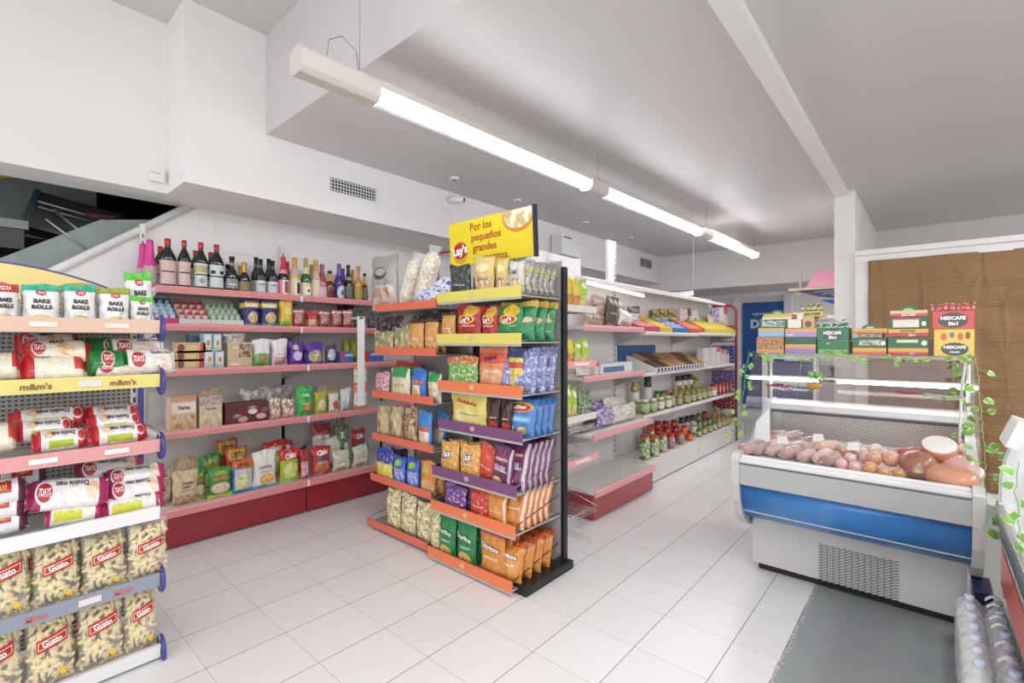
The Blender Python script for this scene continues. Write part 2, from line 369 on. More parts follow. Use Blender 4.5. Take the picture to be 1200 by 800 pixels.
MB().box(-3.66, -3.48, 4.95, 5.35, 2.5, 2.76, WHITE).build('casing', r, r.location, .01)
MB().box(-3.481, -3.476, 4.98, 5.16, 2.715, 2.73, BLK).build('slot', r, r.location)
MB().box(-3.677, -3.655, 5.0, 5.3, 2.55, 2.7, WHITE).build('bracket', r, r.location)

# fluorescent luminaires in one hanging line
TUBEM = mat('lit_tube', '#f4f7ff', .5, emis=TUBE); HOUS = mat('luminaire_housing', '#cfc8c0', .4)
def lx(y): return -2.106+(y-.96)*(.222/6.48)
def section(y0, y1, prof, z, m, mb):
    P0 = [(lx(y0)+a, y0, z+b) for a, b in prof]; P1 = [(lx(y1)+a, y1, z+b) for a, b in prof]; n = len(prof)
    mb.add(P0+P1, [(i, n+i, n+(i+1) % n, (i+1) % n) for i in range(n)], m, None, False)
    mb.add(P0+P1, [tuple(range(n)), tuple(range(2*n-1, n-1, -1))], m); return mb
octo = [(.035, -.065), (.06, -.04), (.062, .03), (.04, .055), (-.04, .055), (-.062, .03), (-.06, -.04), (-.035, -.065)]
ZL = 2.645
for i, (a, b, ttl) in enumerate([(1.35, 3.20, 'nearest'), (3.45, 5.40, 'middle'), (5.72, 7.40, 'farthest')]):
    r = empty('hanging_lamp', (lx((a+b)/2), (a+b)/2, ZL), 0, ttl+' lit fluorescent lamp of the line hanging under the ceiling', 'lamp', 'fluorescent lamps in one line')
    section(a, b, [(-.053, .008), (-.045, .052), (.045, .052), (.053, .008)][::-1], ZL, HOUS, MB()).build('housing', r, r.location)
    tb = MB()
    for sx in (-.03, .03): tb.tube([(lx(a)+sx, a+.005, ZL-.02), (lx(b)+sx, b-.005, ZL-.02)], .02, TUBEM, 12)
    tb.build('tube', r, r.location)
    g = MB(); pr = [(.052, -.03), (.045, -.055), (0, -.062), (-.045, -.055), (-.052, -.03), (-.05, .02), (.05, .02)]
    P0 = [(lx(a)+x, a, ZL+z) for x, z in pr]; P1 = [(lx(b)+x, b, ZL+z) for x, z in pr]
    g.add(P0+P1, [(j, 7+j, 8+j, 1+j) for j in range(6)], glass('lamp_cover', '#ffffff', .1, .97), None, True); g.build('diffuser', r, r.location)
for i, (a, b, t) in enumerate([(.96, 1.35, 'long pale end housing of the hanging lamp line, nearest the camera'), (3.20, 3.45, 'connector housing between the nearest and middle hanging lamps'), (5.40, 5.72, 'connector housing between the middle and farthest hanging lamps'), (7.40, 7.5, 'short end cap after the farthest hanging lamp')]):
    r = empty('lamp_connector', (lx((a+b)/2), (a+b)/2, ZL), 0, t, 'lamp housing')
    section(a+.001, b-.001, octo, ZL, HOUS, MB()).build('housing', r, r.location, .006)
    w_ = MB(); ym = b-.08; w_.tube([(lx(ym), ym, ZL+.05), (lx(ym), ym, 2.92 if ym > 1.46 else 3.65)], .0016, mat('wire_grey', '#8d8a88', .4, .6), 5)
    if i == 0: w_.tube([(lx(1.1), 1.10, ZL+.05), (lx(1.1)+.01, 1.11, ZL+.15), (lx(1.1)+.02, 1.17, ZL+.19), (lx(1.2)+.02, 1.24, ZL+.15), (lx(1.2), 1.27, ZL+.05)], .0022, _M['wire_grey'], 6)
    w_.build('suspension_wire', r, r.location)
# small light strips under the far shelf canopy
def strip(name, p0, p1, label):
    r = empty(name, p0, 0, label, 'lamp'); t = MB(); t.tube([p0, p1], .010, mat('lit_strip', '#fffaf5', .5, emis=3), 10); t.build('tube', r, p0)
    h = MB(); q0, q1 = Vector(p0)+Vector((0, 0, .032)), Vector(p1)+Vector((0, 0, .032)); h.tube([q0, q1], .022, WHITE, 8); h.build('housing', r, p0)
    if p0[1] > 6:
        for p in (q0, q1): MB().tube([p, (p.x, p.y, 2.92)], .003, WHITE, 5).build('hanging_wire', r, p0)
strip('light_strip', (-3.40, 7.1, 2.085), (-2.64, 7.1, 2.10), 'lit tube across the far end of the aisle shelves')
strip('light_strip', (-2.22, 3.45, 1.905), (-2.22, 4.60, 1.865), 'lit tube under the white canopy above the brown packets')
# ---------------------------------------------------------------- product builders (front faces local -Y, base at z 0)
BLACKT = mat('print_black', '#201c1c', .5); WHITET = mat('print_white', '#f6f4f0', .45); REDT = mat('print_red', '#b3201f', .45)
NAVYT = mat('print_navy', '#27286b', .45); GREENT = mat('print_green', '#1f7a3c', .45); YELT = mat('print_yellow', '#f3d436', .45); PINKT = mat('print_pink', '#e58a8c', .5)
def sst(a, b, x):
    t = max(0, min(1, (x-a)/(b-a))); return t*t*(3-2*t)
def bag_thick(s, t, d):
    return .0015 + d/2*max(0, 1-abs(s)**2.6)**.6*(sst(.02, .2, t)*(1-sst(.66, .95, t)))**.8
def bag_mesh(w, h, d, m, seed=0, texts=(), wr=1.0, nx=18, nz=22, name='packet', back=None):
    b = MB(); off = Vector((seed*7.3, seed*3.1, seed*1.7))
    def pt(i, j, sd):
        s = -1+2*i/nx; t = j/nz; th = bag_thick(s, t, d)
        pin = 1-.07*sst(.05, .3, t)*(1-sst(.7, .95, t)); ed = 1-abs(s)**6
        x = s*w/2*pin + .006*noise.noise(Vector((t*5, s, seed*2.3)))
        nv = noise.noise(Vector((s*2.2, t*3.2, 0))+off)*.16*d*wr*ed
        pl = math.cos(s*17+seed)*.045*d*wr*(math.exp(-((t-.84)/.1)**2)+.7*math.exp(-((t-.1)/.07)**2))*ed
        y = sd*(th+max(-th*.7, nv+pl)) + .02*w*noise.noise(Vector((s*1.3, t*1.5, seed+4.0)))*(sst(.7, 1, t))
        z = t*h + (.006*math.cos(s*3+seed) if j in (0, nz) else 0) + (.0025*((i % 2)*2-1) if j in (0, nz) else 0)
        if abs(s) > .97: z = t*h + .008*(0 if t < .5 else 1)*-1
        return (x, y, max(0, z))
    for sd in (-1, 1):
        vs = [pt(i, j, sd) for j in range(nz+1) for i in range(nx+1)]; fs = []; uvs = []
        for j in range(nz):
            for i in range(nx):
                q = [j*(nx+1)+i, j*(nx+1)+i+1, (j+1)*(nx+1)+i+1, (j+1)*(nx+1)+i]
                u = [(i/nx, j/nz), ((i+1)/nx, j/nz), ((i+1)/nx, (j+1)/nz), (i/nx, (j+1)/nz)]
                if sd > 0: q = q[::-1]; u = u[::-1]
                fs.append(q); uvs.append(u)
        b.add(vs, fs, m if sd < 0 or back is None else back, uvs, True)
    def fn(x, z):
        s = max(-.96, min(.96, 2*x/w)); t = max(.02, min(.98, z/h)); th = bag_thick(s, t, d); ed = 1-abs(s)**6
        nv = noise.noise(Vector((s*2.2, t*3.2, 0))+off)*.16*d*wr*ed
        pl = math.cos(s*17+seed)*.045*d*wr*(math.exp(-((t-.84)/.1)**2)+.7*math.exp(-((t-.1)/.07)**2))*ed
        return -(th+max(-th*.7, nv+pl)) + .02*w*noise.noise(Vector((s*1.3, t*1.5, seed+4.0)))*(sst(.7, 1, t)) - .0026
    for ti, T in enumerate(texts):
        st, cx, cy, hh, tm = T[:5]; kw = T[5] if len(T) > 5 else {}
        b.text(st, tm, (cx-.5)*w, cy*h, hh*h, fn=fn, maxw=kw.pop('mw', .9)*w, th=.0008+.0012*ti, **dict(kw))
    return b
KINDS = {}
# each packet kind: nominal width, height, depth; base colour; layers; lettering
def K(key, oname, w, h, d, base=None, layers=(), texts=(), material=None, wr=1.0, shape='bag', **kw):
    KINDS[key] = dict(oname=oname, w=w, h=h, d=d, base=base, layers=layers, texts=texts, material=material, wr=wr, shape=shape, kw=kw, var={})
def tx(*a, **k): return a + ((k,) if k else ())
def proto(key, var=0):
    k = KINDS[key]; nv = 3 if k['shape'] in ('bag', 'flow') else 1; var = var % nv
    if var in k['var']: return k['var'][var]
    w, h, d = k['w'], k['h'], k['d']
    if k['shape'] in ('bag', 'flow', 'box', 'display') and k['material'] is None:
        ly = list(k['layers'])
        if k['shape'] == 'bag':
            lum = sum(lin(k['base'])[:3])/3; ic = '#f2efe8' if lum < .4 else '#4c4644'
            ly += [('l', .12, .03, .62, .10, ic, 3), ('l', .2, .42, .8, .47, ic, 2)]
        m = prt(key+'_print', k['base'], ly, **k['kw'].get('mk', {}))
    else: m = k['material']
    tx_ = [t[:5]+((dict(t[5]),) if len(t) > 5 else ()) for t in k['texts']]
    f = k['kw'].get('fn')
    if f: o = f(w, h, d, k)
    elif k['shape'] == 'bag': o = bag_mesh(w, h, d, m, var+len(key), tx_, k['wr']).build(k['oname'], link=False)
    elif k['shape'] == 'flow': o = flow_mesh(w, h, d, m, var+len(key), tx_).build(k['oname'], link=False)
    elif k['shape'] == 'box': o = box_mesh(w, h, d, m, tx_, k)
    k['var'][var] = o; return o
def flow_mesh(w, h, d, m, seed, texts):
    """a long pillow pack lying on its long side, sealed and fluted at both ends"""
    b = MB(); nx, nr = 26, 16; vs = []; fs = []; uvs = []
    for i in range(nx+1):
        s = -1+2*i/nx; e = 1-sst(.80, .93, abs(s)); flare = 1+.12*sst(.93, 1, abs(s))
        for j in range(nr):
            a = 2*PI*j/nr; ca, sa = math.cos(a), math.sin(a)
            nv = 1+.10*noise.noise(Vector((s*4, ca*1.2+seed, sa*1.2)))
            y = -ca*(d/2*e*nv+.002); z = h/2+sa*h/2*(.82+.18*e)*flare*nv*(1 if e > .05 else 1+.04*math.cos(i*9))
            if e < .6: y += .006*math.sin(sa*16)
            vs.append((s*w/2, y, max(0, z)))
    for i in range(nx):
        for j in range(nr):
            k = (j+1) % nr; fs.append((i*nr+j, i*nr+k, (i+1)*nr+k, (i+1)*nr+j))
            def U(i, j): a = 2*PI*j/nr; return (i/nx, .5+.5*math.sin(a) if math.cos(a) > -.01 else 1.5)
            uvs.append([U(i, j), U(i, j+1), U(i+1, j+1), U(i+1, j)])
    b.add(vs, [f[::-1] for f in fs], m, [u[::-1] for u in uvs], True)
    b.add(vs, [tuple(range(nr)), tuple(nx*nr+j for j in range(nr))[::-1]], m)
    fn = lambda x, z: -(d/2*math.sqrt(max(.0, 1-((z-h/2)/(h/2*.98))**2)) if abs(z-h/2) < h*.49 else 0)*1.06-.003
    for T in texts:
        st, cx, cy, hh, tm = T[:5]; kw = T[5] if len(T) > 5 else {}
        b.text(st, tm, (cx-.5)*w, cy*h, hh*h, fn=fn, maxw=kw.pop('mw', .6)*w, **kw)
    return b
def box_mesh(w, h, d, m, texts, k):
    side = mat(k['oname']+'_side_'+k['base'].strip('#'), k['base'], .45)
    b = MB(); b.box(-w/2, w/2, -d/2, d/2, 0, h, side, front=m)
    # the printed face keeps its own UVs; a thin lid line runs round the top
    for T in texts:
        st, cx, cy, hh, tm = T[:5]; kw = T[5] if len(T) > 5 else {}
        b.text(st, tm, (cx-.5)*w, cy*h, hh*h, y=-d/2-.001, maxw=kw.pop('mw', .9)*w, **kw)
    return b.build(k['oname'], bevel=.002, link=False)
def kids(o): return [c for c in bpy.data.objects if c.parent == o]
_KC = {}
def spawn(p, name):
    if p.name not in _KC: _KC[p.name] = [(c, kids(c)) for c in kids(p)]
    o = p.copy(); o.name = name; COL.objects.link(o)
    for c, g in _KC[p.name]:
        c2 = c.copy(); c2.name = c.name.split('.')[0]; COL.objects.link(c2); c2.parent = o
        for x in g: x2 = x.copy(); x2.name = x.name.split('.')[0]; COL.objects.link(x2); x2.parent = c2
    return o
RND = random.Random(11)
CAT = {'snack_bag': 'bag', 'pouch': 'bag', 'gift_bag': 'bag'}
def place(key, x, y, z, w=None, h=None, d=None, rz=0, lean=0, label='', group=None, var=None, tilt=0, cat=None, yaw=0):
    k = KINDS[key]; p = proto(key, RND.randrange(3) if var is None else var)
    o = spawn(p, k['oname']); o.location = (x, y, z); o.scale = ((w or k['w'])/k['w'], (d or k['d'])/k['d'], (h or k['h'])/k['h'])
    o.rotation_euler = (-lean, tilt, rz+yaw); o.rotation_mode = 'XYZ'
    tag(o, label, cat or k['kw'].get('cat', k['oname'].split('_')[-1]), group); o['_shelf'] = 1
    return o
def row(plane, P, z, where, items, rz, group=None, spread=1.0):
    """items: (kind, u0, u1, v_top or None, description, options). plane 'x' = fronts on X=P facing +X; 'y' = fronts on Y=P facing -Y"""
    for it in items:
        key, u0, u1, vt, desc = it[:5]; op = dict(it[5]) if len(it) > 5 else {}
        k = KINDS[key]; d = op.pop('d', k['d']); back = op.pop('back', 0); up = op.pop('up', 0); lean = op.get('lean', k['kw'].get('lean', 0))
        n = op.pop('n', 1); gap = op.pop('gap', d*1.15); hmul = op.pop('hs', 1)
        for q in range(n):
            F = P-back-q*gap if plane == 'x' else P+back+q*gap
            if q == 0 or True:
                if plane == 'x':
                    a, b = uX(u0, P-back), uX(u1, P-back); w_ = b-a; cx, cy = F-d/2, (a+b)/2
                    zt = zof(P-back, (a+b)/2, vt) if vt else None
                else:
                    a, b = uY(u0, P+back), uY(u1, P+back); w_ = b-a; cx, cy = (a+b)/2, F+d/2
                    zt = zof((a+b)/2, P+back, vt) if vt else None
            h_ = (zt-z-up) if zt else k['h']
            if lean: h_ /= math.cos(lean)
            h_ = max(h_, .02)
            kw = {kk: vv for kk, vv in op.items() if kk in ('lean', 'tilt', 'var', 'yaw', 'cat')}
            kw.setdefault('lean', lean)
            if n > 1: lb = desc+(' in front' if q == 0 else ' behind it' if n == 2 else ' in back rows')+' on '+where
            else: lb = desc+' on '+where
            place(key, cx, cy, z+up+.0008, w_*.95*spread, h_, d, rz, label=lb, group=op.get('group', (group or 'goods on '+where)), **kw)

# ---------------------------------------------------------------- bottles, jars, cans
def cap_band(prof, a, b, e=.0008):
    """the part of a profile between heights a and b, a little proud"""
    def r(z):
        for (r0, z0), (r1, z1) in zip(prof, prof[1:]):
            if z0 <= z <= z1: return r0+(r1-r0)*((z-z0)/(z1-z0) if z1 > z0 else 0)
        return prof[-1][0]
    zs = [a]+[z for _, z in prof if a < z < b]+[b]
    return [(max(.001, r(z))+e, z) for z in zs]
WINE = [(.005, 0), (.034, .001), (.037, .006), (.0375, .15), (.034, .175), (.02, .205), (.0145, .23), (.0135, .29), (.0155, .292), (.0155, .305), (.006, .306)]
CHAMP = [(.005, 0), (.038, .001), (.042, .008), (.0425, .12), (.038, .155), (.026, .195), (.017, .23), (.0145, .27), (.0175, .275), (.0175, .295), (.014, .302), (.005, .303)]
VERM = [(.005, 0), (.036, .001), (.040, .008), (.0385, .06), (.037, .1), (.040, .145), (.043, .175), (.036, .20), (.02, .235), (.014, .25), (.014, .262), (.0155, .264), (.0155, .298), (.005, .300)]
SMALL = [(.005, 0), (.03, .001), (.033, .006), (.033, .10), (.026, .125), (.013, .15), (.012, .20), (.0145, .202), (.0145, .222), (.004, .223)]
def bottle_fn(prof, body, cap, capz, lab, labz, neck=None, neckz=None, flat=1.0):
    def f(w, h, d, k):
        o = MB().lathe(prof, body, 20, sy=flat).build(k['oname'], link=False)
        def part(nm, a, b, m, e):
            mb = MB().lathe(cap_band(prof, a, b, e), m, 20, sy=flat, cap=False); 
            if nm == 'cap': mb.lathe([(.001, b+e), (prof[-2][0], b+e)], m, 12, cap=False)
            c = mb.build(nm, link=False); c.parent = o; return c
        part('cap', capz[0], capz[1], cap, .001)
        l_ = part('label', labz[0], labz[1], lab, .0009)
        if neck: part('neck_foil', neckz[0], neckz[1], neck, .0006)
        return o
    return f
def KB(key, prof, body, cap, capz, lab, labz, neck=None, neckz=None, flat=1.0, oname='wine_bottle'):
    r = max(p[0] for p in prof); K(key, oname, 2*r, prof[-1][1], 2*r*flat, shape='x', fn=bottle_fn(prof, body, cap, capz, lab, labz, neck, neckz, flat), cat='bottle')
DG = mat('dark_bottle_glass', '#0a0f0d', .08, coat=.6); GG = mat('green_bottle_glass', '#1d5c2a', .08, coat=.6); CG = mat('pale_gold_bottle', '#d8b878', .12, coat=.5)
RG = mat('red_liquor_glass', '#5c1410', .08, coat=.6); PG = mat('purple_sleeve', '#3a2a72', .25, coat=.4); AMB = mat('amber_juice_glass', '#d08a3a', .1, coat=.6); ROSE = mat('rose_glass', '#a85056', .12, coat=.6)
FR = mat('foil_red', '#c2222a', .3, coat=.3); FP = mat('foil_pink', '#d32a86', .3, coat=.3); FG = mat('foil_gold', '#c89a4a', .3, .4); FK = mat('foil_black', '#17171a', .3); FGR = mat('foil_gold_green', '#a39a55', .3, .3)
FV = mat('foil_violet', '#6a58a8', .3); FCR = mat('foil_crimson', '#d01f45', .3); FRO = mat('foil_rose', '#a5525c', .3); FY = mat('foil_yellow', '#d79a22', .35)
lp = lambda n, b, L: prt(n, b, L, bump=0, rough=.5, coat=.1)
KB('verm_pink', VERM, DG, FR, (.262, .299), lp('lab_v1', '#d8bdb6', [('r', .2, .5, .8, .56, '#2a2020'), ('n', '#b07870', 9, .6)]), (.02, .165), flat=.8)
KB('verm_green', VERM, DG, FR, (.262, .299), lp('lab_v2', '#c9d3d0', [('r', .1, .62, .9, .9, '#b9b47a'), ('r', .15, .48, .85, .54, '#2a2a2a'), ('e', .5, .25, .14, .12, '#8fa0a4')]), (.02, .165), flat=.8)
KB('verm_black', VERM, DG, FR, (.262, .299), lp('lab_v3', '#cfd6d8', [('r', .15, .6, .4, .75, '#1d1d20'), ('r', .6, .6, .85, .75, '#1d1d20'), ('r', .1, .46, .9, .52, '#2a2a2a')]), (.02, .165), flat=.8)
PINKP = [(.005, 0), (.040, .001), (.046, .008), (.047, .11), (.040, .15), (.032, .19), (.027, .24), (.025, .275), (.024, .295), (.02, .302), (.005, .303)]
KB('pink_fizz', PINKP, prt('pink_sleeve', '#cf9aa0', [('n', '#3b7a88', 7, .6), ('r', 0, .66, 1, 1, '#d32a86'), ('n', '#d32a86', 5, .58)]), FP, (.15, .302), lp('lab_pf', '#c7a0a8', [('n', '#5a8a9a', 8, .52), ('n', '#f2e2b8', 12, .6)]), (.02, .11), FP, (.13, .16), oname='sparkling_drink_bottle')
KB('dark_small', SMALL, DG, FK, (.2, .222), lp('lab_ds', '#b4bdb9', [('n', '#37504a', 8, .5), ('r', .2, .4, .8, .5, '#e8e8e4')]), (.02, .08), mat('check_neck', '#8a8a88', .4), (.165, .185), oname='liqueur_bottle')
KB('brown_small', SMALL, DG, FY, (.2, .222), lp('lab_bs', '#b89a78', [('n', '#5a3a2a', 7, .5)]), (.015, .08), FG, (.15, .2), oname='liqueur_bottle')
KB('white_lab', WINE, DG, FK, (.25, .305), lp('lab_wl', '#c9ccd2', [('r', .3, .62, .7, .72, '#6b6f7a'), ('r', .3, .9, .7, 1, '#e8e8ea')]), (.015, .115))
KB('crimson', CHAMP, DG, FCR, (.2, .302), lp('lab_cr', '#d98a9a', [('r', .35, 0, .8, 1, '#f0e2e0'), ('r', .45, .1, .7, .9, '#a84a5a')]), (.01, .12), mat('crimson_neck', '#d9a0a8', .4), (.17, .2), oname='sparkling_wine_bottle')
KB('gold_ch', CHAMP, CG, FY, (.22, .302), lp('lab_gc', '#d6c49a', [('r', .4, 0, .85, .9, '#efe6dc'), ('r', .5, .1, .75, .8, '#4a3a2a')]), (.01, .13), mat('lilac_neck', '#c9b4c0', .4), (.17, .22), oname='sparkling_wine_bottle')
KB('green_ch', CHAMP, GG, FGR, (.23, .302), lp('lab_gr', '#d9cfae', [('r', .3, .1, .8, .7, '#efe8da'), ('e', .55, .4, .1, .1, '#6a5a3a')]), (.01, .11), mat('cream_neck', '#d9d2ae', .4), (.18, .23), oname='sparkling_wine_bottle')
KB('cream_ch', CHAMP, prt('cream_sleeve', '#d4bfa0', [('n', '#b58a68', 6, .55)], bump=0), FG, (.22, .302), lp('lab_cc', '#e4d6c6', [('n', '#b9906a', 9, .55)]), (.01, .14), oname='sparkling_wine_bottle')
KB('rose_ch', CHAMP, ROSE, FRO, (.2, .302), lp('lab_rc', '#d9b4b8', [('n', '#8a3a44', 7, .6)]), (.01, .1), oname='sparkling_wine_bottle')
KB('red_liq', SMALL, RG, FK, (.2, .222), lp('lab_rl', '#7a2018', [('r', .4, .3, .8, .8, '#3a0e0c')]), (.02, .07), mat('orange_neck', '#c9902c', .3), (.14, .2), oname='liqueur_bottle')
KB('violet_ch', CHAMP, PG, FV, (.2, .302), lp('lab_vc', '#3a2a72', [('e', .6, .4, .35, .5, '#c9cad4'), ('e', .6, .4, .1, .18, '#4a4a5a')]), (.01, .13), oname='sparkling_wine_bottle')
KB('black_ch', CHAMP, DG, FK, (.2, .302), lp('lab_bc', '#2c2a30', [('n', '#b9b4b8', 8, .55)]), (.02, .12), mat('silver_neck', '#a8a4a8', .3, .5), (.17, .2), oname='sparkling_wine_bottle')
KB('juice', SMALL, AMB, mat('cap_beige', '#b8946a', .4), (.2, .222), lp('lab_ju', '#b8a24a', [('n', '#7e9a3a', 5, .5), ('r', .2, .7, .9, .9, '#d9763a')]), (.02, .09), oname='juice_bottle')
KB('hotsauce', SMALL, RG, FK, (.2, .222), lp('lab_hs', '#3a2a20', [('n', '#c9b48a', 7, .55)]), (.02, .08), mat('gold_neck', '#c9963a', .3), (.13, .2), oname='sauce_bottle')
def jar_fn(content, lid, lab=None, lidh=.016):
    def f(w, h, d, k):
        r = w/2
        o = MB().lathe([(r*.7, 0), (r*.93, .002), (r, .01), (r, h*.74), (r*.96, h*.8), (r*.82, h*.84), (r*.82, h-lidh)], content, 18).build(k['oname'], link=False)
        lm = MB().lathe([(r*.86, h-lidh-.002), (r*.88, h-lidh), (r*.88, h-.003), (r*.84, h), (r*.7, h-.0015), (.002, h-.0015)], lid, 18); c = lm.build('lid', link=False); c.parent = o
        if lab:
            c = MB().lathe([(r+.0008, h*.16), (r+.0008, h*.66)], lab, 18, cap=False).build('label', link=False); c.parent = o
        return o
    return f
def KJ(key, w, h, content, lid, lab=None, oname='pickle_jar', cat='jar'): K(key, oname, w, h, w, shape='x', fn=jar_fn(content, lid, lab), cat=cat)
PICK = food('mixed_pickles', ['#9a8a3a', '#5e7a2c', '#c9b46a', '#4a6a24', '#d8cfa0'], 55); PEP = food('orange_peppers', ['#d9762a', '#c2501c', '#e8a040', '#8a3a18'], 50)
PEPR = food('red_peppers', ['#a82c1c', '#c94a22', '#8a1e14', '#d97a3a'], 55); OLIV = food('green_olives', ['#6f7a34', '#8a9440', '#4f5c24', '#a9a860'], 70); BRN = food('brown_spread', ['#8a6a4a', '#a8845c', '#6b4c34'], 60); BLK_O = food('dark_vegetables', ['#2a3320', '#3f4a2a', '#1c2416'], 55)
LR = mat('lid_red', '#c2251f', .35, coat=.3); LG = mat('lid_green', '#1f6b3f', .35, coat=.3); LW = mat('lid_white', '#d9d8cf', .4, coat=.2); LGD = mat('lid_gold', '#b89a58', .35, .4); LK = mat('lid_black', '#222a26', .4); LDR = mat('lid_dark_red', '#8f1c20', .35)
lab_pick = lp('lab_pick', '#e5dcc8', [('n', '#3f8a4a', 4, .5), ('n', '#c9402c', 6, .62)]); lab_grape = lp('lab_gp', '#6b6f86', [('n', '#b9bccb', 5, .52), ('r', .3, .7, .9, .95, '#d9d4cc')])
lab_green = lp('lab_gn', '#a9c48f', [('r', .1, 0, .9, .5, '#86b06a'), ('n', '#f0efe2', 4, .56)]); lab_white = lp('lab_w', '#e4e2d8', [('n', '#8a9a6a', 5, .6)]); lab_small = lp('lab_s', '#d9c9a8', [('n', '#5e7a3a', 5, .52), ('n', '#b5442c', 7, .64)])
KJ('jar_big_red', .10, .17, PICK, LR, lab_pick); KJ('jar_grape', .075, .12, PEP, LR, lab_grape); KJ('jar_orange', .08, .12, PEP, LR); KJ('jar_redlid_back', .085, .12, PEPR, LDR)
KJ('jar_green_lid', .07, .11, OLIV, LG, lab_small); KJ('jar_white_lid', .085, .11, PICK, LW, lab_green); KJ('jar_white_lid2', .08, .11, PICK, LW, lab_white); KJ('jar_dark', .085, .13, BLK_O, LK, lab_white); KJ('jar_olive', .09, .12, PICK, LGD, lab_white)
KJ('jar_brown', .07, .10, BRN, LGD, lab_small); KJ('jar_gold', .085, .11, OLIV, LGD, lab_small)
K('can', 'food_can', .075, .11, .075, shape='x', cat='can', fn=lambda w, h, d, k: can_fn(w, h, '#7a8a6a', k)); 
def can_fn(w, h, c, k):
    r = w/2; o = MB().lathe([(r*.95, 0), (r, .003), (r, h-.003), (r*.95, h), (r*.9, h-.003), (.002, h-.003)], lp('can_print', '#8f9474', [('n', '#3f5a34', 4, .5), ('r', 0, .4, 1, .6, '#e2dcc8')]), 18).build(k['oname'], link=False)
    return o

# ---------------------------------------------------------------- packet kinds
G_ = 'snack_bag'
K('bake_red', G_, .17, .24, .06, '#f0eeec', [('r', 0, .78, 1, 1, '#c6403c'), ('e', .5, .16, .28, .13, '#e3d3a8'), ('e', .5, .16, .2, .08, '#f0e4c4')], [tx('BAKE', .52, .60, .13, BLACKT, bold=.04), tx('ROLLS', .52, .46, .13, BLACKT, bold=.04), tx('PIZZA', .5, .88, .12, WHITET)])
for kk, cc_ in (('bake_green', '#2fae8c'), ('bake_olive', '#98a12c'), ('bake_lime', '#59c436')):
    K(kk, G_, .17, .24, .06, '#f0efed', [('r', 0, .84, 1, 1, cc_), ('e', .5, .80, .15, .07, '#c6303a'), ('e', .5, .16, .28, .13, '#d9cf9c'), ('e', .5, .16, .2, .08, '#efe6c6'), ('c', 0, 0, .2, .4, '#eeeeec', '#d9e2dc', 9)], [tx('7DAYS', .5, .80, .08, WHITET, mw=.2), tx('BAKE', .5, .60, .13, BLACKT, bold=.04), tx('ROLLS', .5, .46, .13, BLACKT, bold=.04)])
fk = dict(shape='flow', cat='cake pack')
K('cake_red', 'cake_packet', .30, .11, .07, '#e9dccb', [('r', 0, 0, .22, 1, '#c41f26'), ('r', .88, 0, 1, 1, '#c41f26'), ('e', .22, .5, .11, .33, '#d8d2cc'), ('e', .22, .5, .09, .27, '#b5171f'), ('d', .6, .45, .14, .3, '#d9a86a', '#f0dcc0', 9)], [tx('7DAYS', .22, .5, .3, WHITET, mw=.14), tx('MAX', .48, .78, .26, BLACKT, bold=.03)], **fk)
K('cake_redcream', 'cake_packet', .30, .12, .07, '#e8dfc9', [('r', 0, 0, .2, 1, '#c41f26'), ('r', .78, .3, 1, 1, '#d23a34'), ('r', .25, .15, .75, .75, '#efe9d2')], [tx('NEW', .35, .85, .22, GREENT)], **fk)
K('cake_green', 'cake_packet', .30, .12, .07, '#177a34', [('e', .5, .5, .17, .38, '#d9d2cc'), ('e', .5, .5, .14, .31, '#b5171f')], [tx('7DAYS', .5, .5, .34, WHITET, mw=.22)], **fk)
K('cake_white', 'cake_packet', .32, .12, .07, '#ece7dd', [('r', 0, 0, .08, 1, '#1a8a3c'), ('e', .27, .48, .15, .38, '#e9d8d2'), ('e', .27, .48, .125, .31, '#c01d28'), ('d', .68, .32, .2, .24, '#e6b8a8', '#f0e6dc', 12)], [tx('7DAYS', .27, .48, .34, WHITET, mw=.2), tx('Double max', .7, .76, .2, BLACKT)], **fk)
K('double_red', 'cake_packet', .30, .09, .065, '#e9e6e4', [('r', 0, 0, .15, 1, '#c0202c'), ('r', .80, 0, 1, 1, '#c0202c'), ('e', .86, .5, .08, .3, '#e9d8d2'), ('e', .86, .5, .06, .22, '#b5171f'), ('r', .28, .05, .72, .32, '#b6c22a'), ('d', .30, .65, .09, .25, '#d9a070', '#f0dcc0', 10)], [tx('Double max', .54, .62, .34, BLACKT, rot=PI, mw=.42)], **fk)
K('double_pink', 'cake_packet', .31, .10, .065, '#eae6e4', [('r', 0, 0, .17, 1, '#9c1f5c'), ('r', .86, 0, 1, 1, '#b52868'), ('e', .2, .5, .11, .4, '#f0e0e4'), ('e', .2, .5, .09, .31, '#b3182c'), ('d', .78, .5, .08, .3, '#d9a070', '#f0dcc0', 10)], [tx('7DAYS', .2, .5, .32, WHITET, mw=.14), tx('Double max', .52, .72, .28, BLACKT, rot=PI, mw=.4)], **fk)
K('double_yel', 'cake_packet', .31, .09, .065, '#ebe8e4', [('r', .82, 0, 1, 1, '#b52868'), ('r', 0, 0, .08, 1, '#b52868'), ('r', .12, .1, .6, .5, '#cfcf34')], [tx('Double', .62, .75, .3, BLACKT, rot=PI, mw=.3)], **fk)
K('maxi_white', 'cake_packet', .30, .10, .065, '#e9e5e3', [('r', .3, .3, .72, .8, '#b8242a'), ('r', .84, 0, 1, 1, '#5e1f38'), ('r', 0, 0, .1, 1, '#5e1f38')], [tx('Maxi', .51, .55, .4, mat('gold_text', '#e2a83a', .4), mw=.36)], **fk)
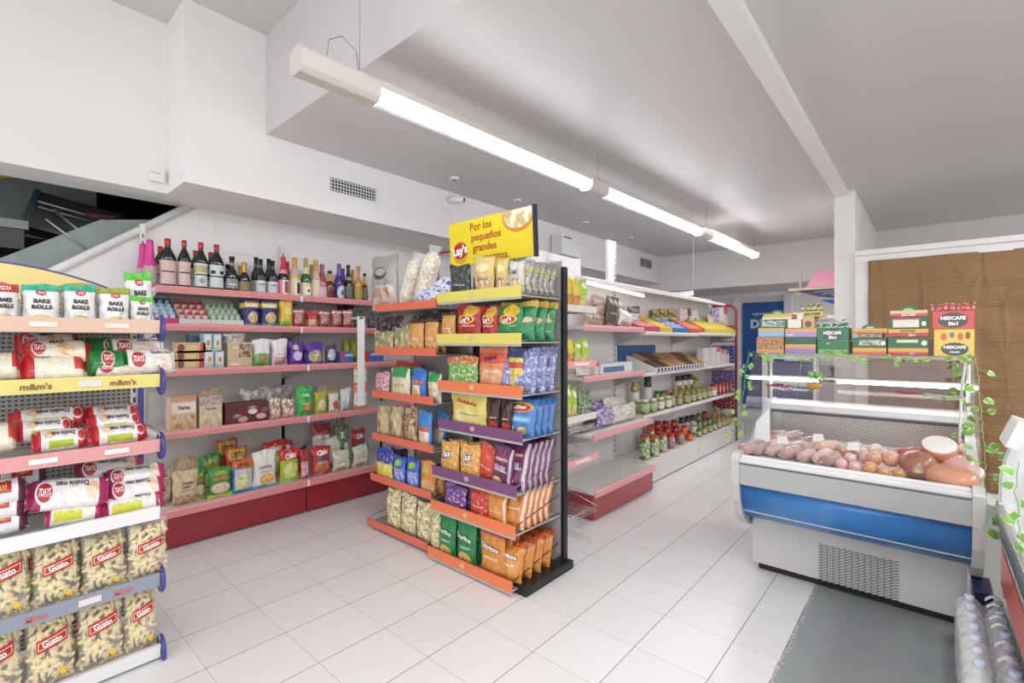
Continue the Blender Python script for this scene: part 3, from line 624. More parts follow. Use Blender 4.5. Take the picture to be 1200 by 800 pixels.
# left wall goods
K('seeds_navy', G_, .11, .15, .045, '#2c2a72', [('r', 0, .72, 1, .9, '#e6cf3a'), ('r', .1, .74, .9, .84, '#efe8d2'), ('r', 0, 0, 1, .14, '#4f9ab8'), ('d', .55, .34, .36, .22, '#b08a5a', '#e0cf9c', 14)])
K('yellow_green', G_, .11, .18, .03, '#e8b93a', [('r', 0, 0, 1, .22, '#7ab648'), ('e', .5, .55, .25, .2, '#f0d878')])
K('red_crisp', G_, .1, .13, .045, '#b8343a', [('c', .08, .25, .92, .8, '#d9a49a', '#8a4a44', 11), ('r', 0, .82, 1, .92, '#e8d8d2')])
K('red_orange', G_, .1, .13, .045, '#bd2f38', [('c', .05, 0, .95, .5, '#c98a5a', '#d9b08a', 12), ('n', '#e9dcd8', 6, .62)])
K('black_nuts', G_, .13, .14, .05, '#24252b', [('n', '#9a9ca4', 5, .56)])
K('green_white', G_, .17, .18, .06, '#e2e6e0', [('r', 0, 0, 1, .36, '#68b457'), ('e', .5, .38, .5, .12, '#86c46e'), ('d', .5, .3, .24, .12, '#8a5a34', '#b98a5a', 14)])
K('white_pink', G_, .15, .18, .06, '#e6e0e2', [('c', .1, .08, .9, .35, '#e39a88', '#a87a8c', 8), ('n', '#c9a8b4', 5, .6)])
K('purple_bag', G_, .13, .15, .06, '#55209a', [('e', .5, .4, .3, .2, '#cfc8e2'), ('d', .4, .75, .2, .12, '#c9a86a', '#e6d29c', 14), ('n', '#7a48b8', 5, .62)])
K('purple_nuts', G_, .16, .15, .06, '#5a289c', [('d', .5, .38, .42, .3, '#8f8a5a', '#cfc49a', 16)])
K('navy_bag', G_, .12, .13, .05, '#2c2c52', [('e', .5, .5, .38, .3, '#c9c7cf'), ('n', '#8a88a0', 8, .6)])
K('clear_crackers', G_, .13, .14, .06, material=food('clear_crackers_fill', ['#d9b8a8', '#b98a6a', '#e9e2da', '#c9a08a', '#efe9e2'], 45))
K('clear_grey', G_, .16, .12, .07, material=food('clear_grey_fill', ['#b8b4ac', '#8f8a80', '#d6d2cb', '#a49a8a'], 40))
K('green_bright', G_, .17, .22, .06, '#2fb04a', [('e', .62, .3, .26, .2, '#b07a3a'), ('e', .6, .32, .18, .13, '#c9a060')], [tx('Tuttis', .5, .72, .13, WHITET, bold=.03)])
K('lime_nuts', G_, .13, .17, .055, '#b9b23a', [('e', .5, .42, .3, .25, '#e8dfae'), ('d', .5, .35, .2, .15, '#c9a86a', '#efe0b0', 14)])
K('tomato_white', G_, .13, .16, .055, '#e2ddd2', [('e', .6, .38, .26, .22, '#c9442e'), ('r', 0, .9, 1, 1, '#b9b25a')])
K('white_text', G_, .13, .16, .055, '#dfdcdc', [('c', .1, .05, .9, .4, '#8f9a9c', '#cfc4c4', 12)])
K('beige_cracker', G_, .2, .26, .08, '#d8bc94', [('c', .02, .02, .98, .32, '#a8785c', '#cfa890', 9), ('n', '#e6d2ae', 4, .58)], [tx('Cracker', .55, .66, .11, BLACKT, shear=.3), tx('Classic', .5, .55, .09, BLACKT, shear=.3)])
K('beige_plain', G_, .18, .22, .07, '#c4ab86', [('n', '#a48a68', 4, .55)])
K('lotto_green', G_, .2, .22, .06, '#248a36', [('r', 0, 0, 1, .14, '#d6d32e'), ('d', .5, .34, .42, .18, '#cfae8c', '#e6d4b4', 14), ('r', .15, .60, .85, .7, '#c2762e')], [tx('LOTTO', .52, .82, .14, YELT, bold=.03)])
K('lotto_red', G_, .19, .2, .06, '#c2492e', [('r', .55, .1, .95, .5, '#e2c8b4'), ('r', .1, .7, .9, .95, '#cfa32c')], [tx('LOTTO', .5, .82, .15, BLACKT, bold=.03)])
K('lotto_blue', G_, .19, .24, .06, '#c4c8d2', [('r', 0, 0, 1, .1, '#3f8ac2'), ('r', 0, .72, 1, 1, '#c9622e'), ('d', .5, .34, .38, .24, '#c8cf86', '#e4e4b0', 12), ('r', 0, 0, .08, .8, '#3f8ac2')], [tx('LOTTO', .5, .84, .13, BLACKT, bold=.03)])
K('lotto_white', G_, .21, .26, .06, '#e6e4de', [('d', .55, .25, .32, .15, '#e0a04a', '#efc87a', 10), ('r', 0, 0, 1, .07, '#6aa8c8')], [tx('LOTTO', .5, .56, .12, mat('print_brownish', '#5a4a44', .5), bold=.03)])
K('chio_green', G_, .19, .25, .065, '#a8c23c', [('r', 0, .68, 1, 1, '#c9302c'), ('d', .5, .4, .36, .2, '#e6e08a', '#cfd86a', 6), ('e', .5, .2, .3, .08, '#dbe08a')], [tx('Chio', .5, .80, .2, WHITET, bold=.05, rot=.15)])
K('chio_red', G_, .17, .23, .065, '#c0242c', [('d', .5, .3, .4, .22, '#d98a5a', '#b85a44', 7), ('r', .2, .52, .8, .62, '#3a5a8a')], [tx('Chio', .5, .80, .2, WHITET, bold=.05, rot=.12)])
K('pink_dark', G_, .13, .2, .06, '#a8283c', [('c', .1, .1, .9, .6, '#d98a9a', '#e8c8c8', 6)])
K('white_sticks', G_, .17, .15, .07, '#d6d2c2', [('c', 0, .3, 1, .75, '#c9c4a8', '#e8e4d4', 4), ('e', .4, .15, .3, .1, '#d98a4a'), ('r', .85, 0, 1, 1, '#4a9a4a')])
K('red_white_stack', G_, .17, .1, .09, '#dcd6cc', [('r', 0, .6, 1, 1, '#b83a44'), ('n', '#5a8a4a', 4, .6)])
# centre rack goods
K('lays_red', G_, .17, .22, .055, '#a81c28', [('e', .62, .84, .3, .16, '#d9a82e'), ('e', .45, .62, .38, .13, '#e8c23a'), ('e', .45, .62, .3, .09, '#c01f2c'), ('c', .1, .02, .8, .16, '#d9b46a', '#b8343a', 7)], [tx("Lay's", .45, .62, .16, WHITET, bold=.04, rot=.2)])
K('lays_green', G_, .18, .22, .055, '#1c7a44', [('e', .6, .84, .32, .16, '#d9b42e'), ('e', .45, .62, .4, .13, '#e8c83a'), ('e', .45, .62, .31, .09, '#c01f2c'), ('r', 0, .18, 1, .3, '#6ab88a')], [tx("Lay's", .45, .62, .16, WHITET, bold=.04, rot=.2)])
K('lays_green_side', G_, .24, .25, .07, '#23804c', [('r', 0, .86, 1, 1, '#d9b452'), ('e', .3, .68, .3, .09, '#e8c83a'), ('e', .3, .68, .24, .07, '#c01f2c'), ('e', .3, .45, .1, .07, '#d2b08a'), ('e', .62, .35, .1, .08, '#d2b08a'), ('e', .85, .5, .1, .07, '#d2b08a')], [tx("Lay's", .3, .68, .12, WHITET, bold=.04, rot=.15)])
K('dark_snack', G_, .12, .16, .04, '#2c3232', [('n', '#5a625c', 4, .55), ('r', .1, .05, .5, .2, '#b8a838')])
K('nut_mix', G_, .13, .2, .055, '#d8bc74', [('c', .05, .02, .95, .5, '#a87a4e', '#e0c8a0', 14), ('e', .5, .72, .34, .1, '#ecdca4')])
K('nut_clear', G_, .13, .2, .055, '#cfc6be', [('c', .05, .02, .95, .5, '#b89a6e', '#e0d2b0', 13)], [tx('b&b', .5, .68, .2, WHITET, bold=.07), tx('b&b', .5, .68, .2, BLACKT, bold=.01)])
K('grey_packet', G_, .14, .27, .05, '#8f8c80', [('c', .05, .15, .95, .62, '#7a745e', '#c4bda0', 12), ('r', 0, .66, 1, .74, '#b5b23c'), ('n', '#c9c7cc', 5, .6)])
K('foil_violet_bag', G_, .24, .25, .08, '#7d7fae', [('n', '#c6c8da', 7, .55), ('n', '#4e4f92', 5, .62)], wr=2.2)
K('green_orange', G_, .19, .18, .06, '#5aa84e', [('r', 0, .78, 1, 1, '#cf5a34'), ('n', '#d9cf9a', 6, .54)])
K('wave_orange', G_, .18, .22, .06, '#d9845a', [('r', 0, .62, 1, .84, '#d04a34'), ('c', .1, .02, .9, .5, '#e8b48a', '#d98a62', 6)], [tx('Waves', .5, .74, .14, NAVYT, rot=.2, shear=.2)])
K('yellow_navy', G_, .16, .22, .05, '#d6c24e', [('r', 0, .84, 1, 1, '#2a3a6a'), ('c', .1, .05, .9, .45, '#e6d58a', '#c9a84a', 7), ('r', 0, .6, 1, .74, '#c2403a')])
K('yellow_chips', G_, .2, .2, .055, '#e0cc6e', [('e', .4, .4, .28, .2, '#ecdc98'), ('e', .65, .3, .2, .16, '#e8d488')], [tx('Ondulados', .5, .78, .13, REDT, bold=.03, rot=-.15)])
K('dark_red_chili', G_, .13, .2, .05, '#3a1518', [('e', .5, .2, .42, .16, '#c22a1c'), ('n', '#7a3a34', 6, .6)])
K('ruffles', G_, .2, .24, .06, '#3f72b4', [('e', .5, .76, .42, .14, '#e8b43a'), ('e', .5, .74, .38, .10, '#c83a26'), ('r', .12, .36, .88, .52, '#6aa8d0'), ('e', .32, .2, .13, .09, '#e6d06a'), ('e', .7, .16, .14, .09, '#e6d06a')], [tx('Ruffles', .5, .75, .14, WHITET, bold=.04, rot=.1)])
K('jax', G_, .16, .19, .06, '#d99a3c', [('n', '#e8c07a', 5, .52), ('e', .5, .2, .35, .15, '#e6b45a')], [tx('Jax', .5, .66, .26, NAVYT, bold=.1, rot=.15, shear=.2), tx('Jax', .5, .66, .26, WHITET, bold=.03, rot=.15, shear=.2)])
K('red_orange_bag', G_, .17, .22, .05, '#cf4234', [('n', '#e88a5a', 4, .58)])
K('purple_chips', G_, .17, .22, .055, '#6b2f5c', [('e', .5, .72, .34, .1, '#8f2f44'), ('r', .15, .42, .7, .56, '#b9a4b8'), ('e', .35, .18, .26, .1, '#e0c48a'), ('r', .86, 0, .95, 1, '#c4b8bc')], [tx('SENSACION', .5, .72, .08, WHITET)])
K('purple_small', G_, .15, .17, .055, '#6a3a86', [('n', '#c9a8cc', 5, .56), ('n', '#c9762e', 6, .64)])
K('red_small', G_, .14, .17, .055, '#c93a30', [('n', '#e8b8a0', 5, .6)])
K('orange_bag', G_, .15, .2, .055, '#d88a3a', [('c', .08, .05, .8, .6, '#e0a050', '#c97a34', 6), ('r', .88, 0, .96, 1, '#e6d4c4')])
K('orange_chips', G_, .18, .22, .055, '#cf7434', [('r', .1, .7, .9, .86, '#8fae34'), ('c', .1, .05, .85, .6, '#d99a4a', '#c46c2c', 6), ('r', .88, 0, .96, 1, '#e8c8b0')])
K('doritos_green', G_, .15, .22, .055, '#1c7f44', [('d', .5, .18, .34, .16, '#c99a4a', '#e2c07a', 5)], [tx('Doritos', .5, .66, .15, BLACKT, bold=.09, rot=-.12), tx('Doritos', .5, .66, .15, WHITET, bold=.03, rot=-.12)])
K('doritos_orange', G_, .17, .25, .055, '#cf8434', [('c', .1, .05, .9, .45, '#d99c44', '#c9803a', 5), ('r', 0, .88, 1, 1, '#b5482a')], [tx('Doritos', .5, .66, .14, BLACKT, bold=.09, rot=-.12), tx('Doritos', .5, .66, .14, WHITET, bold=.03, rot=-.12)])
K('pet_food', 'pet_food_bag', .22, .32, .08, '#a8a49e', [('c', .05, .02, .95, .45, '#b0683a', '#d8cfc8', 7), ('e', .45, .68, .3, .11, '#4a4238'), ('e', .5, .7, .22, .07, '#b9b2a4')], cat='bag')
def cob_fn(w, h, d, k):
    o = MB(); r = w/2; pr = [(.002, 0)]+[(r*math.sin(PI*min(1, t/.14)/2) if t < .14 else r*math.cos(PI/2*max(0, (t-.82)/.18))**.6+.001, h*t) for t in [.02, .06, .1, .14, .3, .5, .7, .82, .88, .93, .97, .995]]
    vs = MB().lathe(pr, food('puffed_pellets', ['#e8dcc4', '#d9a8a0', '#bcc49a', '#f0e8d8', '#c9b48a', '#efe4d6'], 75, bump=1.0), 22); vs.mats and None
    root = vs.build(k['oname'], link=False)
    f = MB().lathe([(a*1.05+.002, z-.001) for a, z in pr], film('clear_film', .12), 22).build('clear_film', link=False); f.parent = root
    t = MB(); t.prism([(-r*.8, h*.97), (r*.8, h*.97), (r*1.2, h*1.10), (-r*1.2, h*1.10)], 'y', -.002, .002, film('clear_film', .12)); c = t.build('gathered_top', link=False); c.parent = root
    return root
K('pellet_tube', 'popcorn_bag', .12, .42, .12, shape='x', fn=cob_fn, cat='bag')
K('blue_white_roll', G_, .2, .12, .08, '#dcdcea', [('n', '#3448b4', 4, .55)], wr=2)
K('gold_bag', G_, .16, .2, .055, '#d69a52', [('c', .1, .05, .9, .5, '#e2b878', '#c9803a', 7), ('r', 0, .9, 1, 1, '#4a2c20')])
K('pasta_tri', G_, .2, .13, .07, material=food('tricolour_pasta', ['#b8a878', '#8a9a68', '#d9cfa4', '#c4885c', '#9a8a62'], 48))
K('pasta_long', G_, .18, .22, .07, material=food('twisted_pasta', ['#b8a07c', '#d6c49c', '#96805c', '#c9b48a'], 55, stretch=(1, 1, .45)))
K('nuts_sack', G_, .13, .2, .07, material=food('brown_nuts', ['#9a7654', '#b8946c', '#7d5c40', '#d0b490'], 62))
K('sticks_clear', G_, .14, .16, .06, '#dcd8c8', [('c', .05, .05, .95, .7, '#c9b48a', '#e8e0c4', 9), ('r', .1, .7, .9, 1, '#2f9a54')])
K('sticks_blue', G_, .14, .18, .06, '#2f6fc2', [('c', .05, .05, .75, .5, '#d9a87a', '#efd8b4', 9), ('r', .1, .55, .9, .64, '#d96a3a')])
K('pink_snack', G_, .12, .13, .05, '#b84a5c', [('n', '#e6c8c8', 6, .5)])
K('seed_bag', G_, .14, .26, .07, material=food('pale_peanuts', ['#c9bd86', '#e0d8ae', '#a89c68', '#d4c898', '#efe8c8'], 70))
K('blue_kids', G_, .13, .18, .05, '#3a58c4', [('c', .05, .05, .95, .6, '#a8bce6', '#5a7ad2', 6), ('e', .5, .78, .3, .1, '#8fc43a')])
K('yellow_kids', G_, .15, .18, .05, '#2b3fa8', [('r', 0, 0, 1, .55, '#e2d25a'), ('n', '#efe8b0', 5, .6)])
K('orange_kids', G_, .15, .18, .055, '#e0903e', [('e', .4, .75, .2, .1, '#a8c86a'), ('c', .05, .05, .95, .4, '#e8c890', '#d6a060', 9)])
K('lightblue_bag', G_, .14, .22, .05, '#3a86c8', [('c', .1, .05, .9, .45, '#e8c89c', '#efe4d0', 9), ('r', .1, .48, .9, .58, '#d9622e')])
# aisle goods
K('brown_packet', G_, .13, .17, .04, '#b8a08c', [('c', .05, .05, .95, .7, '#8a4a34', '#d2bba4', 7), ('n', '#5a3028', 5, .62)])
K('dark_coffee', G_, .16, .3, .06, '#4a3a2c', [('n', '#8a7a64', 4, .6)])
K('clear_pale', G_, .15, .26, .06, '#b8aca0', [('n', '#6a5a50', 4, .6)])
K('choc_white', G_, .12, .13, .06, '#d6c8cc', [('r', 0, .6, 1, 1, '#3a2028'), ('n', '#a84a5c', 4, .6)])
K('pale_veg', G_, .22, .16, .1, '#d8d2c4', [('n', '#eeeae0', 5, .5), ('n', '#a8ac7a', 7, .64)], wr=2)
K('purple_wrap', G_, .2, .16, .1, '#8068b4', [('n', '#d8ccd8', 5, .5), ('n', '#4a2c92', 4, .62)], wr=2)
K('green_leaf_bag', G_, .16, .14, .08, '#4a7a44', [('n', '#b8c4a4', 5, .5)], wr=2)
K('greyish_wrap', G_, .3, .08, .1, '#b4aeac', [('n', '#5e5448', 6, .56), ('n', '#e4dfe2', 5, .55)], wr=2)
K('yellow_stick', 'snack_tube_bag', .06, .2, .04, '#e0c83a', [('c', 0, 0, 1, .5, '#d9a24a', '#c4603a', 8)], cat='bag')
K('lime_stick', 'snack_tube_bag', .07, .2, .04, '#a8c43a', [('c', 0, 0, 1, .4, '#d9d08a', '#c8a04a', 8), ('e', .5, .8, .3, .1, '#e8e6d0')], cat='bag')
K('milk_pack', 'carton', .07, .13, .07, '#e6dcdc', [('r', 0, .7, 1, 1, '#cf3048'), ('n', '#c44a5c', 5, .6)], shape='box')
K('pink_carton', 'carton', .16, .14, .08, '#e4d6d6', [('n', '#c98a8c', 5, .58)], shape='box')
# boxes
K('varna', 'biscuit_box', .2, .24, .12, '#d8b49a', [('r', 0, .86, 1, 1, '#d69a7a'), ('r', .05, .52, .97, .82, '#efe2d4'), ('c', 0, .02, 1, .45, '#e2cba0', '#b98a68', 7)], [tx('Varna', .5, .68, .17, mat('print_violet', '#4a3566', .5), bold=.03)], shape='box')
K('pale_box', 'biscuit_box', .2, .23, .12, '#d2c0a4', [('c', 0, .72, 1, 1, '#d8c8bc', '#8a6a60', 22), ('c', 0, 0, 1, .5, '#e4d8bc', '#c4a880', 6)], [tx('Turta dulce', .5, .60, .09, BLACKT)], shape='box')
K('brown_box', 'biscuit_box', .42, .17, .14, '#5a1f20', [('e', .62, .72, .12, .13, '#8a6a64'), ('e', .62, .55, .11, .12, '#e6d8d2'), ('e', .4, .22, .11, .14, '#cf9a90'), ('e', .82, .3, .12, .14, '#d9b0a4'), ('e', .27, .4, .11, .12, '#8a5a54'), ('e', .9, .6, .09, .12, '#8a5a54')], [tx('Ulker', .62, .74, .1, WHITET), tx('Ulker', .27, .42, .1, WHITET)], shape='box')
K('stack_biscuit', 'biscuit_pack', .24, .055, .1, '#c9a86a', [('r', .82, 0, 1, 1, '#b82c2c'), ('e', .15, .5, .12, .35, '#7a2c3a'), ('r', .3, .25, .7, .7, '#dcc088')], shape='box')
K('lightblue_box', 'carton', .08, .13, .08, '#9ec0d4', [('r', .15, .3, .85, .95, '#dfe0dc'), ('e', .55, .5, .2, .16, '#c9863a'), ('e', .5, .15, .2, .1, '#d8c83a')], shape='box')
K('twig_box', 'tea_box', .26, .19, .12, '#cdb494', [('r', .2, .75, .75, .82, '#e8d8a4'), ('c', .45, .4, .95, .95, '#cdb494', '#5a3c24', 9), ('r', .1, .1, .5, .18, '#efe2c4')], shape='box')
K('dark_teal_box', 'carton', .16, .06, .08, '#2f5a78', [], shape='box')
K('olive_box', 'carton', .07, .1, .06, '#8a8c2e', [('e', .5, .5, .3, .3, '#b8b24a')], shape='box')
K('flat_blue', 'cake_box', .22, .06, .12, '#4a6ab8', [('r', 0, 0, .25, 1, '#cf3a2c'), ('r', .35, .6, 1, .8, '#b8c8e0')], shape='box')
K('gold_tea', 'coffee_box', .13, .07, .1, '#c49a5c', [('n', '#e0c898', 6, .55)], shape='box')
# pale puffs in clear film
def puff_bag(w, h, d, k):
    rnd = random.Random(5+int(w*1000)); mb = MB(); PM = mat('puffed_corn', '#ead9a8', .6, bump=.4, bscale=140)
    for q in range(150):
        s = rnd.uniform(-.9, .9); t = rnd.uniform(.06, .86); sd = -1 if q < 105 else 1
        th = bag_thick(s, t, d); x, z = s*w/2*.93, t*h; y = sd*max(0, th-.012)
        a = rnd.uniform(0, 2*PI); L = rnd.uniform(.018, .026); bd = rnd.uniform(-.4, .4); pts = []
        for e in (-1, -.5, 0, .5, 1): pts.append((x+math.cos(a+bd*e)*L*e, y+rnd.uniform(-.003, .003)+.004*e*e*(-sd), max(.008, z+math.sin(a+bd*e)*L*e)))
        mb.tube(pts, [.005, .0085, .0092, .0085, .005], PM, 7)
    root = mb.build(k['oname'], link=False)
    b = bag_mesh(w, h, d, film('snack_film', .10), 3, (), 1.2); f = b.build('clear_film', link=False); f.parent = root
    fn = lambda x, z: -bag_thick(max(-1, min(1, 2*x/w)), max(0, min(1, z/h)), d)*1.12-.006
    l = MB(); pl = [(-.3, .50), (.36, .60), (.36, .78), (.08, .74), (.02, .80), (-.06, .72), (-.3, .68)]
    vs = []; n = 10
    def quad(x0, x1, z0, z1, sl, m, e):
        V = []; F = []
        for i in range(n+1):
            x = x0+(x1-x0)*i/n
            for zz in (z0, z1): Z = (zz+sl*(x))*h; V.append((x*w, fn(x*w, Z)-e, Z))
        for i in range(n): F.append((2*i, 2*i+2, 2*i+3, 2*i+1))
        l.add(V, F, m, None, True)
    quad(-.30, .34, .54, .70, .14, mat('logo_red', '#b8281f', .4), .001); quad(-.27, .31, .57, .67, .14, mat('logo_cream', '#efe0cf', .4), .0016); quad(-.255, .295, .58, .66, .14, _M['logo_red'], .0022)
    vs_ = l.text('Gusto', WHITET, .01*w, .625*h, .12*h, fn=lambda x, z: fn(x, z)-.0028, rot=.12, bold=.03, maxw=.5*w)
    c = l.build('logo_label', link=False); c.parent = root
    c = MB(); V = []; 
    for ring in range(14): a = 2*PI*ring/14; V.append(((.22+.07*math.cos(a))*w, fn(.22*w, .22*h)-.001, (.2+.045*math.sin(a))*h))
    c.add(V, [tuple(range(14))], mat('sticker_yellow', '#e2b83a', .4)); c2 = c.build('weight_sticker', link=False); c2.parent = root
    return root
K('gusto', 'corn_puff_bag', .2, .27, .09, shape='x', fn=puff_bag, cat='bag')
# ---------------------------------------------------------------- shelving runs (local frame: x along, front at -y, back panel at y 0)
PINK = mat('pink_price_rail', '#d98c8c', .35, coat=.2); PINK2 = mat('pale_pink_rail', '#e8a6a8', .35, coat=.2); CORAL = mat('coral_price_rail', '#e27258', .4); ORNG = mat('orange_price_rail', '#ee8050', .4)
YELR = mat('yellow_price_rail', '#dfd264', .4); PURR = mat('purple_price_rail', '#7d4f78', .4); DRED = mat('dark_red_plinth', '#8f1f2c', .3, coat=.3); DREDT = mat('rosy_red_plinth', '#a8444c', .3, coat=.3)
SHW = mat('shelf_white', '#dedad7', .4); SHG = mat('shelf_grey', '#b4b0ad', .45); BLKM = mat('black_steel', '#1b1d1f', .35); CHR = mat('chrome_wire', '#b0aeac', .25, .8); REDM = mat('red_steel', '#a8161f', .3, coat=.3)
def slots(mb, x, y, z0, z1, m, w=.008, step=.05):
    z = z0
    while z < z1: mb.box(x-w/2, x+w/2, y-.0015, y, z, z+.026, m); z += step
def shelving(name, loc, rz, W, label, shelves, back=None, base=None, posts=(0,), posth=2.0, group=None, backm=SHW, tagz=None, thick=.03, cat='shelving'):
    """shelves: (top z, depth, rail material, rail height, rail x-shift)"""
    r = empty(name, loc, rz, label, cat, group); r['_shelf'] = 0
    if back: MB().box(0, W, -.012, 0, back[0], back[1], backm).build('back_panel', r)
    for i, sh in enumerate(shelves):
        z, dp, rm, rh = sh[:4]; x0, x1 = sh[4:6] if len(sh) > 5 else (0, W)
        s = MB().box(x0+.003, x1-.003, -dp, -.013, z-thick, z, SHW).build('shelf', r, bevel=.002)
        if rm: 
            p = MB().prism([(-dp-.001, z-rh*.78), (-dp-.012, z-rh*.78), (-dp-.016, z-rh*.2), (-dp-.010, z+rh*.22), (-dp-.001, z+rh*.22)], 'x', x0+.004, x1-.004, rm).build('price_rail', s)
        for xx in (x0+.012, x1-.012): MB().prism([(-.014, z-.13), (-.014, z-thick), (-dp*.94, z-thick), (-dp*.94, z-thick-.02)], 'x', xx-.002, xx+.002, SHG).build('bracket', r)
    if base:
        bz, bd, bm_, rm, rh = base
        s = MB().box(.003, W-.003, -bd+.005, -.013, bz-.03, bz, SHW).build('base_shelf', r)
        if rm: MB().prism([(-bd-.001, bz-rh), (-bd-.016, bz-rh), (-bd-.014, bz-.008), (-bd-.004, bz+.006), (-bd+.004, bz+.006)], 'x', .001, W-.001, rm).build('price_rail', s)
        MB().box(.003, W-.003, -bd+.012, -bd+.02, .012, bz-.03, bm_).box(.003, .012, -bd+.02, -.013, .012, bz-.031, bm_).box(W-.012, W-.003, -bd+.02, -.013, .012, bz-.031, bm_).build('plinth', r)
        for xx in (.05, W-.05):
            for yy in (-bd+.06, -.05): MB().lathe([(.016, 0), (.016, .006), (.008, .008), (.008, .012)], BLKM, 10, (xx, yy, 0)).build('foot', r)
    for px in posts:
        u = MB().box(px-.015, px+.015, -.028, .0, 0, posth, SHW); slots(u, px, -.028, .3, posth-.05, BLKM); u.build('upright', r)
    return r
# left wall: three sections, fronts facing +X
S1, S2, S3, S4, SB = 1.775, 1.515, 1.205, .785, .268
for i, y0 in enumerate((.85, 1.847, 2.844)):
    shelving('wall_shelving', (-4.31, y0, 0), PI/2, .994, ['left section of the red-based shelving along the left wall, with the vermouth bottles', 'middle section of the red-based wall shelving, right of the white joint in its plinth', 'far section of the red-based wall shelving, mostly behind the coral rack'][i],
             [(S1, .355, PINK, .05), (S2, .355, PINK, .05), (S3, .47, PINK, .05), (S4, .47, PINK, .052)], (.02, 2.05), (SB, .475, DRED, PINK, .05), (.0, .994), 2.25 if i == 0 else 1.76, 'red-based shelving sections along the left wall')
for z, xf in ((S1, -3.95), (S2, -3.95), (S3, -3.835), (S4, -3.835), (SB, -3.83)):
    tag(MB().box(xf+.0175, xf+.0195, 1.838, 1.856, z-.045, z+.006, WHITE).build('label_clip'), {S1: 'white clip at the rail joint of the bottle shelf', S2: 'white clip at the rail joint below the bottle shelf', S3: 'white clip at the rail joint under the purple bags', S4: 'white clip at the rail joint under the green bag', SB: 'white clip at the rail joint above the dark red plinth'}[z], 'clip')
XW = {1: -3.965, 2: -3.965, 3: -3.855, 4: -3.855, 5: -3.86}
W1 = 'the top wall shelf'; W2 = 'the second wall shelf'; W3 = 'the third wall shelf'; W4 = 'the fourth wall shelf'; W5 = 'the bottom wall shelf'
o7 = dict(back=.11)
row('x', -3.97, S1, W1, [
 ('pink_fizz', 169, 186, 280, 'pink foil-topped party drink bottle'), ('pink_fizz', 161, 178, None, 'pink foil-topped party drink bottle', o7),
 ('verm_pink', 187, 209, 279, 'dark bottle with red cap and pinkish label'), ('verm_pink', 180, 199, None, 'dark bottle with red cap and pinkish label', dict(back=.12, d=.075)),
 ('verm_pink', 209, 226, 281, 'dark bottle with red cap and pinkish label'),
 ('verm_green', 228, 246, 283.5, 'dark bottle with red cap and pale green label'), ('verm_green', 222, 240, None, 'dark bottle with red cap and pale green label', o7),
 ('verm_black', 246, 265, 286, 'dark bottle with red cap and blue-white label'), ('verm_black', 240, 258, None, 'dark bottle with red cap and blue-white label', o7),
 ('dark_small', 266, 281, 300, 'small dark bottle with chequered neck'), ('dark_small', 262, 275, None, 'small dark bottle with chequered neck', o7),
 ('brown_small', 281, 295, 307, 'small dark bottle with golden neck and brown label'), ('brown_small', 277, 290, None, 'small dark bottle with golden neck and brown label', o7),
 ('white_lab', 301, 314, 303, 'slim black wine bottle with grey-white label'), ('white_lab', 296, 308, None, 'slim black wine bottle with grey-white label', o7),
 ('white_lab', 315, 328, 305, 'slim black wine bottle with grey-white label'), ('white_lab', 311, 323, None, 'slim black wine bottle with grey-white label', o7),
 ('crimson', 328, 341, 300, 'sparkling wine bottle with crimson neck foil'), ('crimson', 333, 345, None, 'sparkling wine bottle with crimson neck foil', o7),
 ('gold_ch', 341, 355, 301, 'gold bottle with orange foil and white label'), ('green_ch', 355, 367, 302, 'green sparkling wine bottle with olive foil'),
 ('cream_ch', 362, 373, None, 'cream and gold sparkling wine bottle', o7), ('cream_ch', 367, 378.5, 304, 'cream and gold sparkling wine bottle'),
 ('rose_ch', 374, 386, 309, 'rose sparkling wine bottle with dull red foil'), ('red_liq', 383.5, 394, 317, 'squat red liqueur bottle with orange neck'),
 ('violet_ch', 394, 406, 308.5, 'sparkling wine bottle in violet sleeve'), ('violet_ch', 399, 410, None, 'sparkling wine bottle in violet sleeve', o7),
 ('black_ch', 406, 416, 310, 'black sparkling wine bottle with black foil'), ('cream_ch', 412, 420, None, 'pale gold bottle', o7),
 ('juice', 417, 427, 311.5, 'orange and green juice bottle'), ('hotsauce', 426, 433, 320, 'small dark sauce bottle with golden neck')], PI/2, 'bottles on the top wall shelf')
# display trays on the second shelf: sloping cartons of small goods
def display(name, u0, u1, X, z, vt, tray, frontc, tube, capc, label, rows_=3, cols=4, plane='x', rz=PI/2, depth=.26, fronth=.045):
    y0, y1 = uX(u0, X), uX(u1, X); w = y1-y0; h = zof(X, (y0+y1)/2, vt)-z
    r = empty(name, (X, (y0+y1)/2, z+.001), rz, label, 'display tray', 'display trays on the second wall shelf')
    t = MB(); T = .003; tm = mat('tray_'+tray.strip('#'), tray, .5); fm = mat('tray_'+frontc.strip('#'), frontc, .5)
    t.box(-w/2, w/2, 0, depth, 0, T, tm).box(-w/2, w/2, 0, T, T, fronth, fm)
    for sx in (-w/2, w/2-T): t.prism([(0.003, T), (depth, T), (depth, h), (.02, fronth)], 'x', sx, sx+T, tm)
    t.box(-w/2+T, w/2-T, depth-T, depth, T, h, tm); t.build('carton', r)
    for a in range(rows_):
        for c in range(cols):
            q = MB(); cw = (w-.01)/cols; x = -w/2+.005+cw*(c+.5); y = .02+a*(depth-.06)/rows_+.02; zz = .006+a*(h*.62)/rows_; L = h*.42
            q.lathe([(cw*.3, 0), (cw*.42, .004), (cw*.42, L*.7), (cw*.3, L*.8)], tube, 10, (x, y, zz), sy=.7)
            q.lathe([(cw*.32, L*.8), (cw*.34, L*.82), (cw*.30, L), (.002, L+.003)], capc, 10, (x, y, zz), sy=.7)
            q.build('sachet', r)
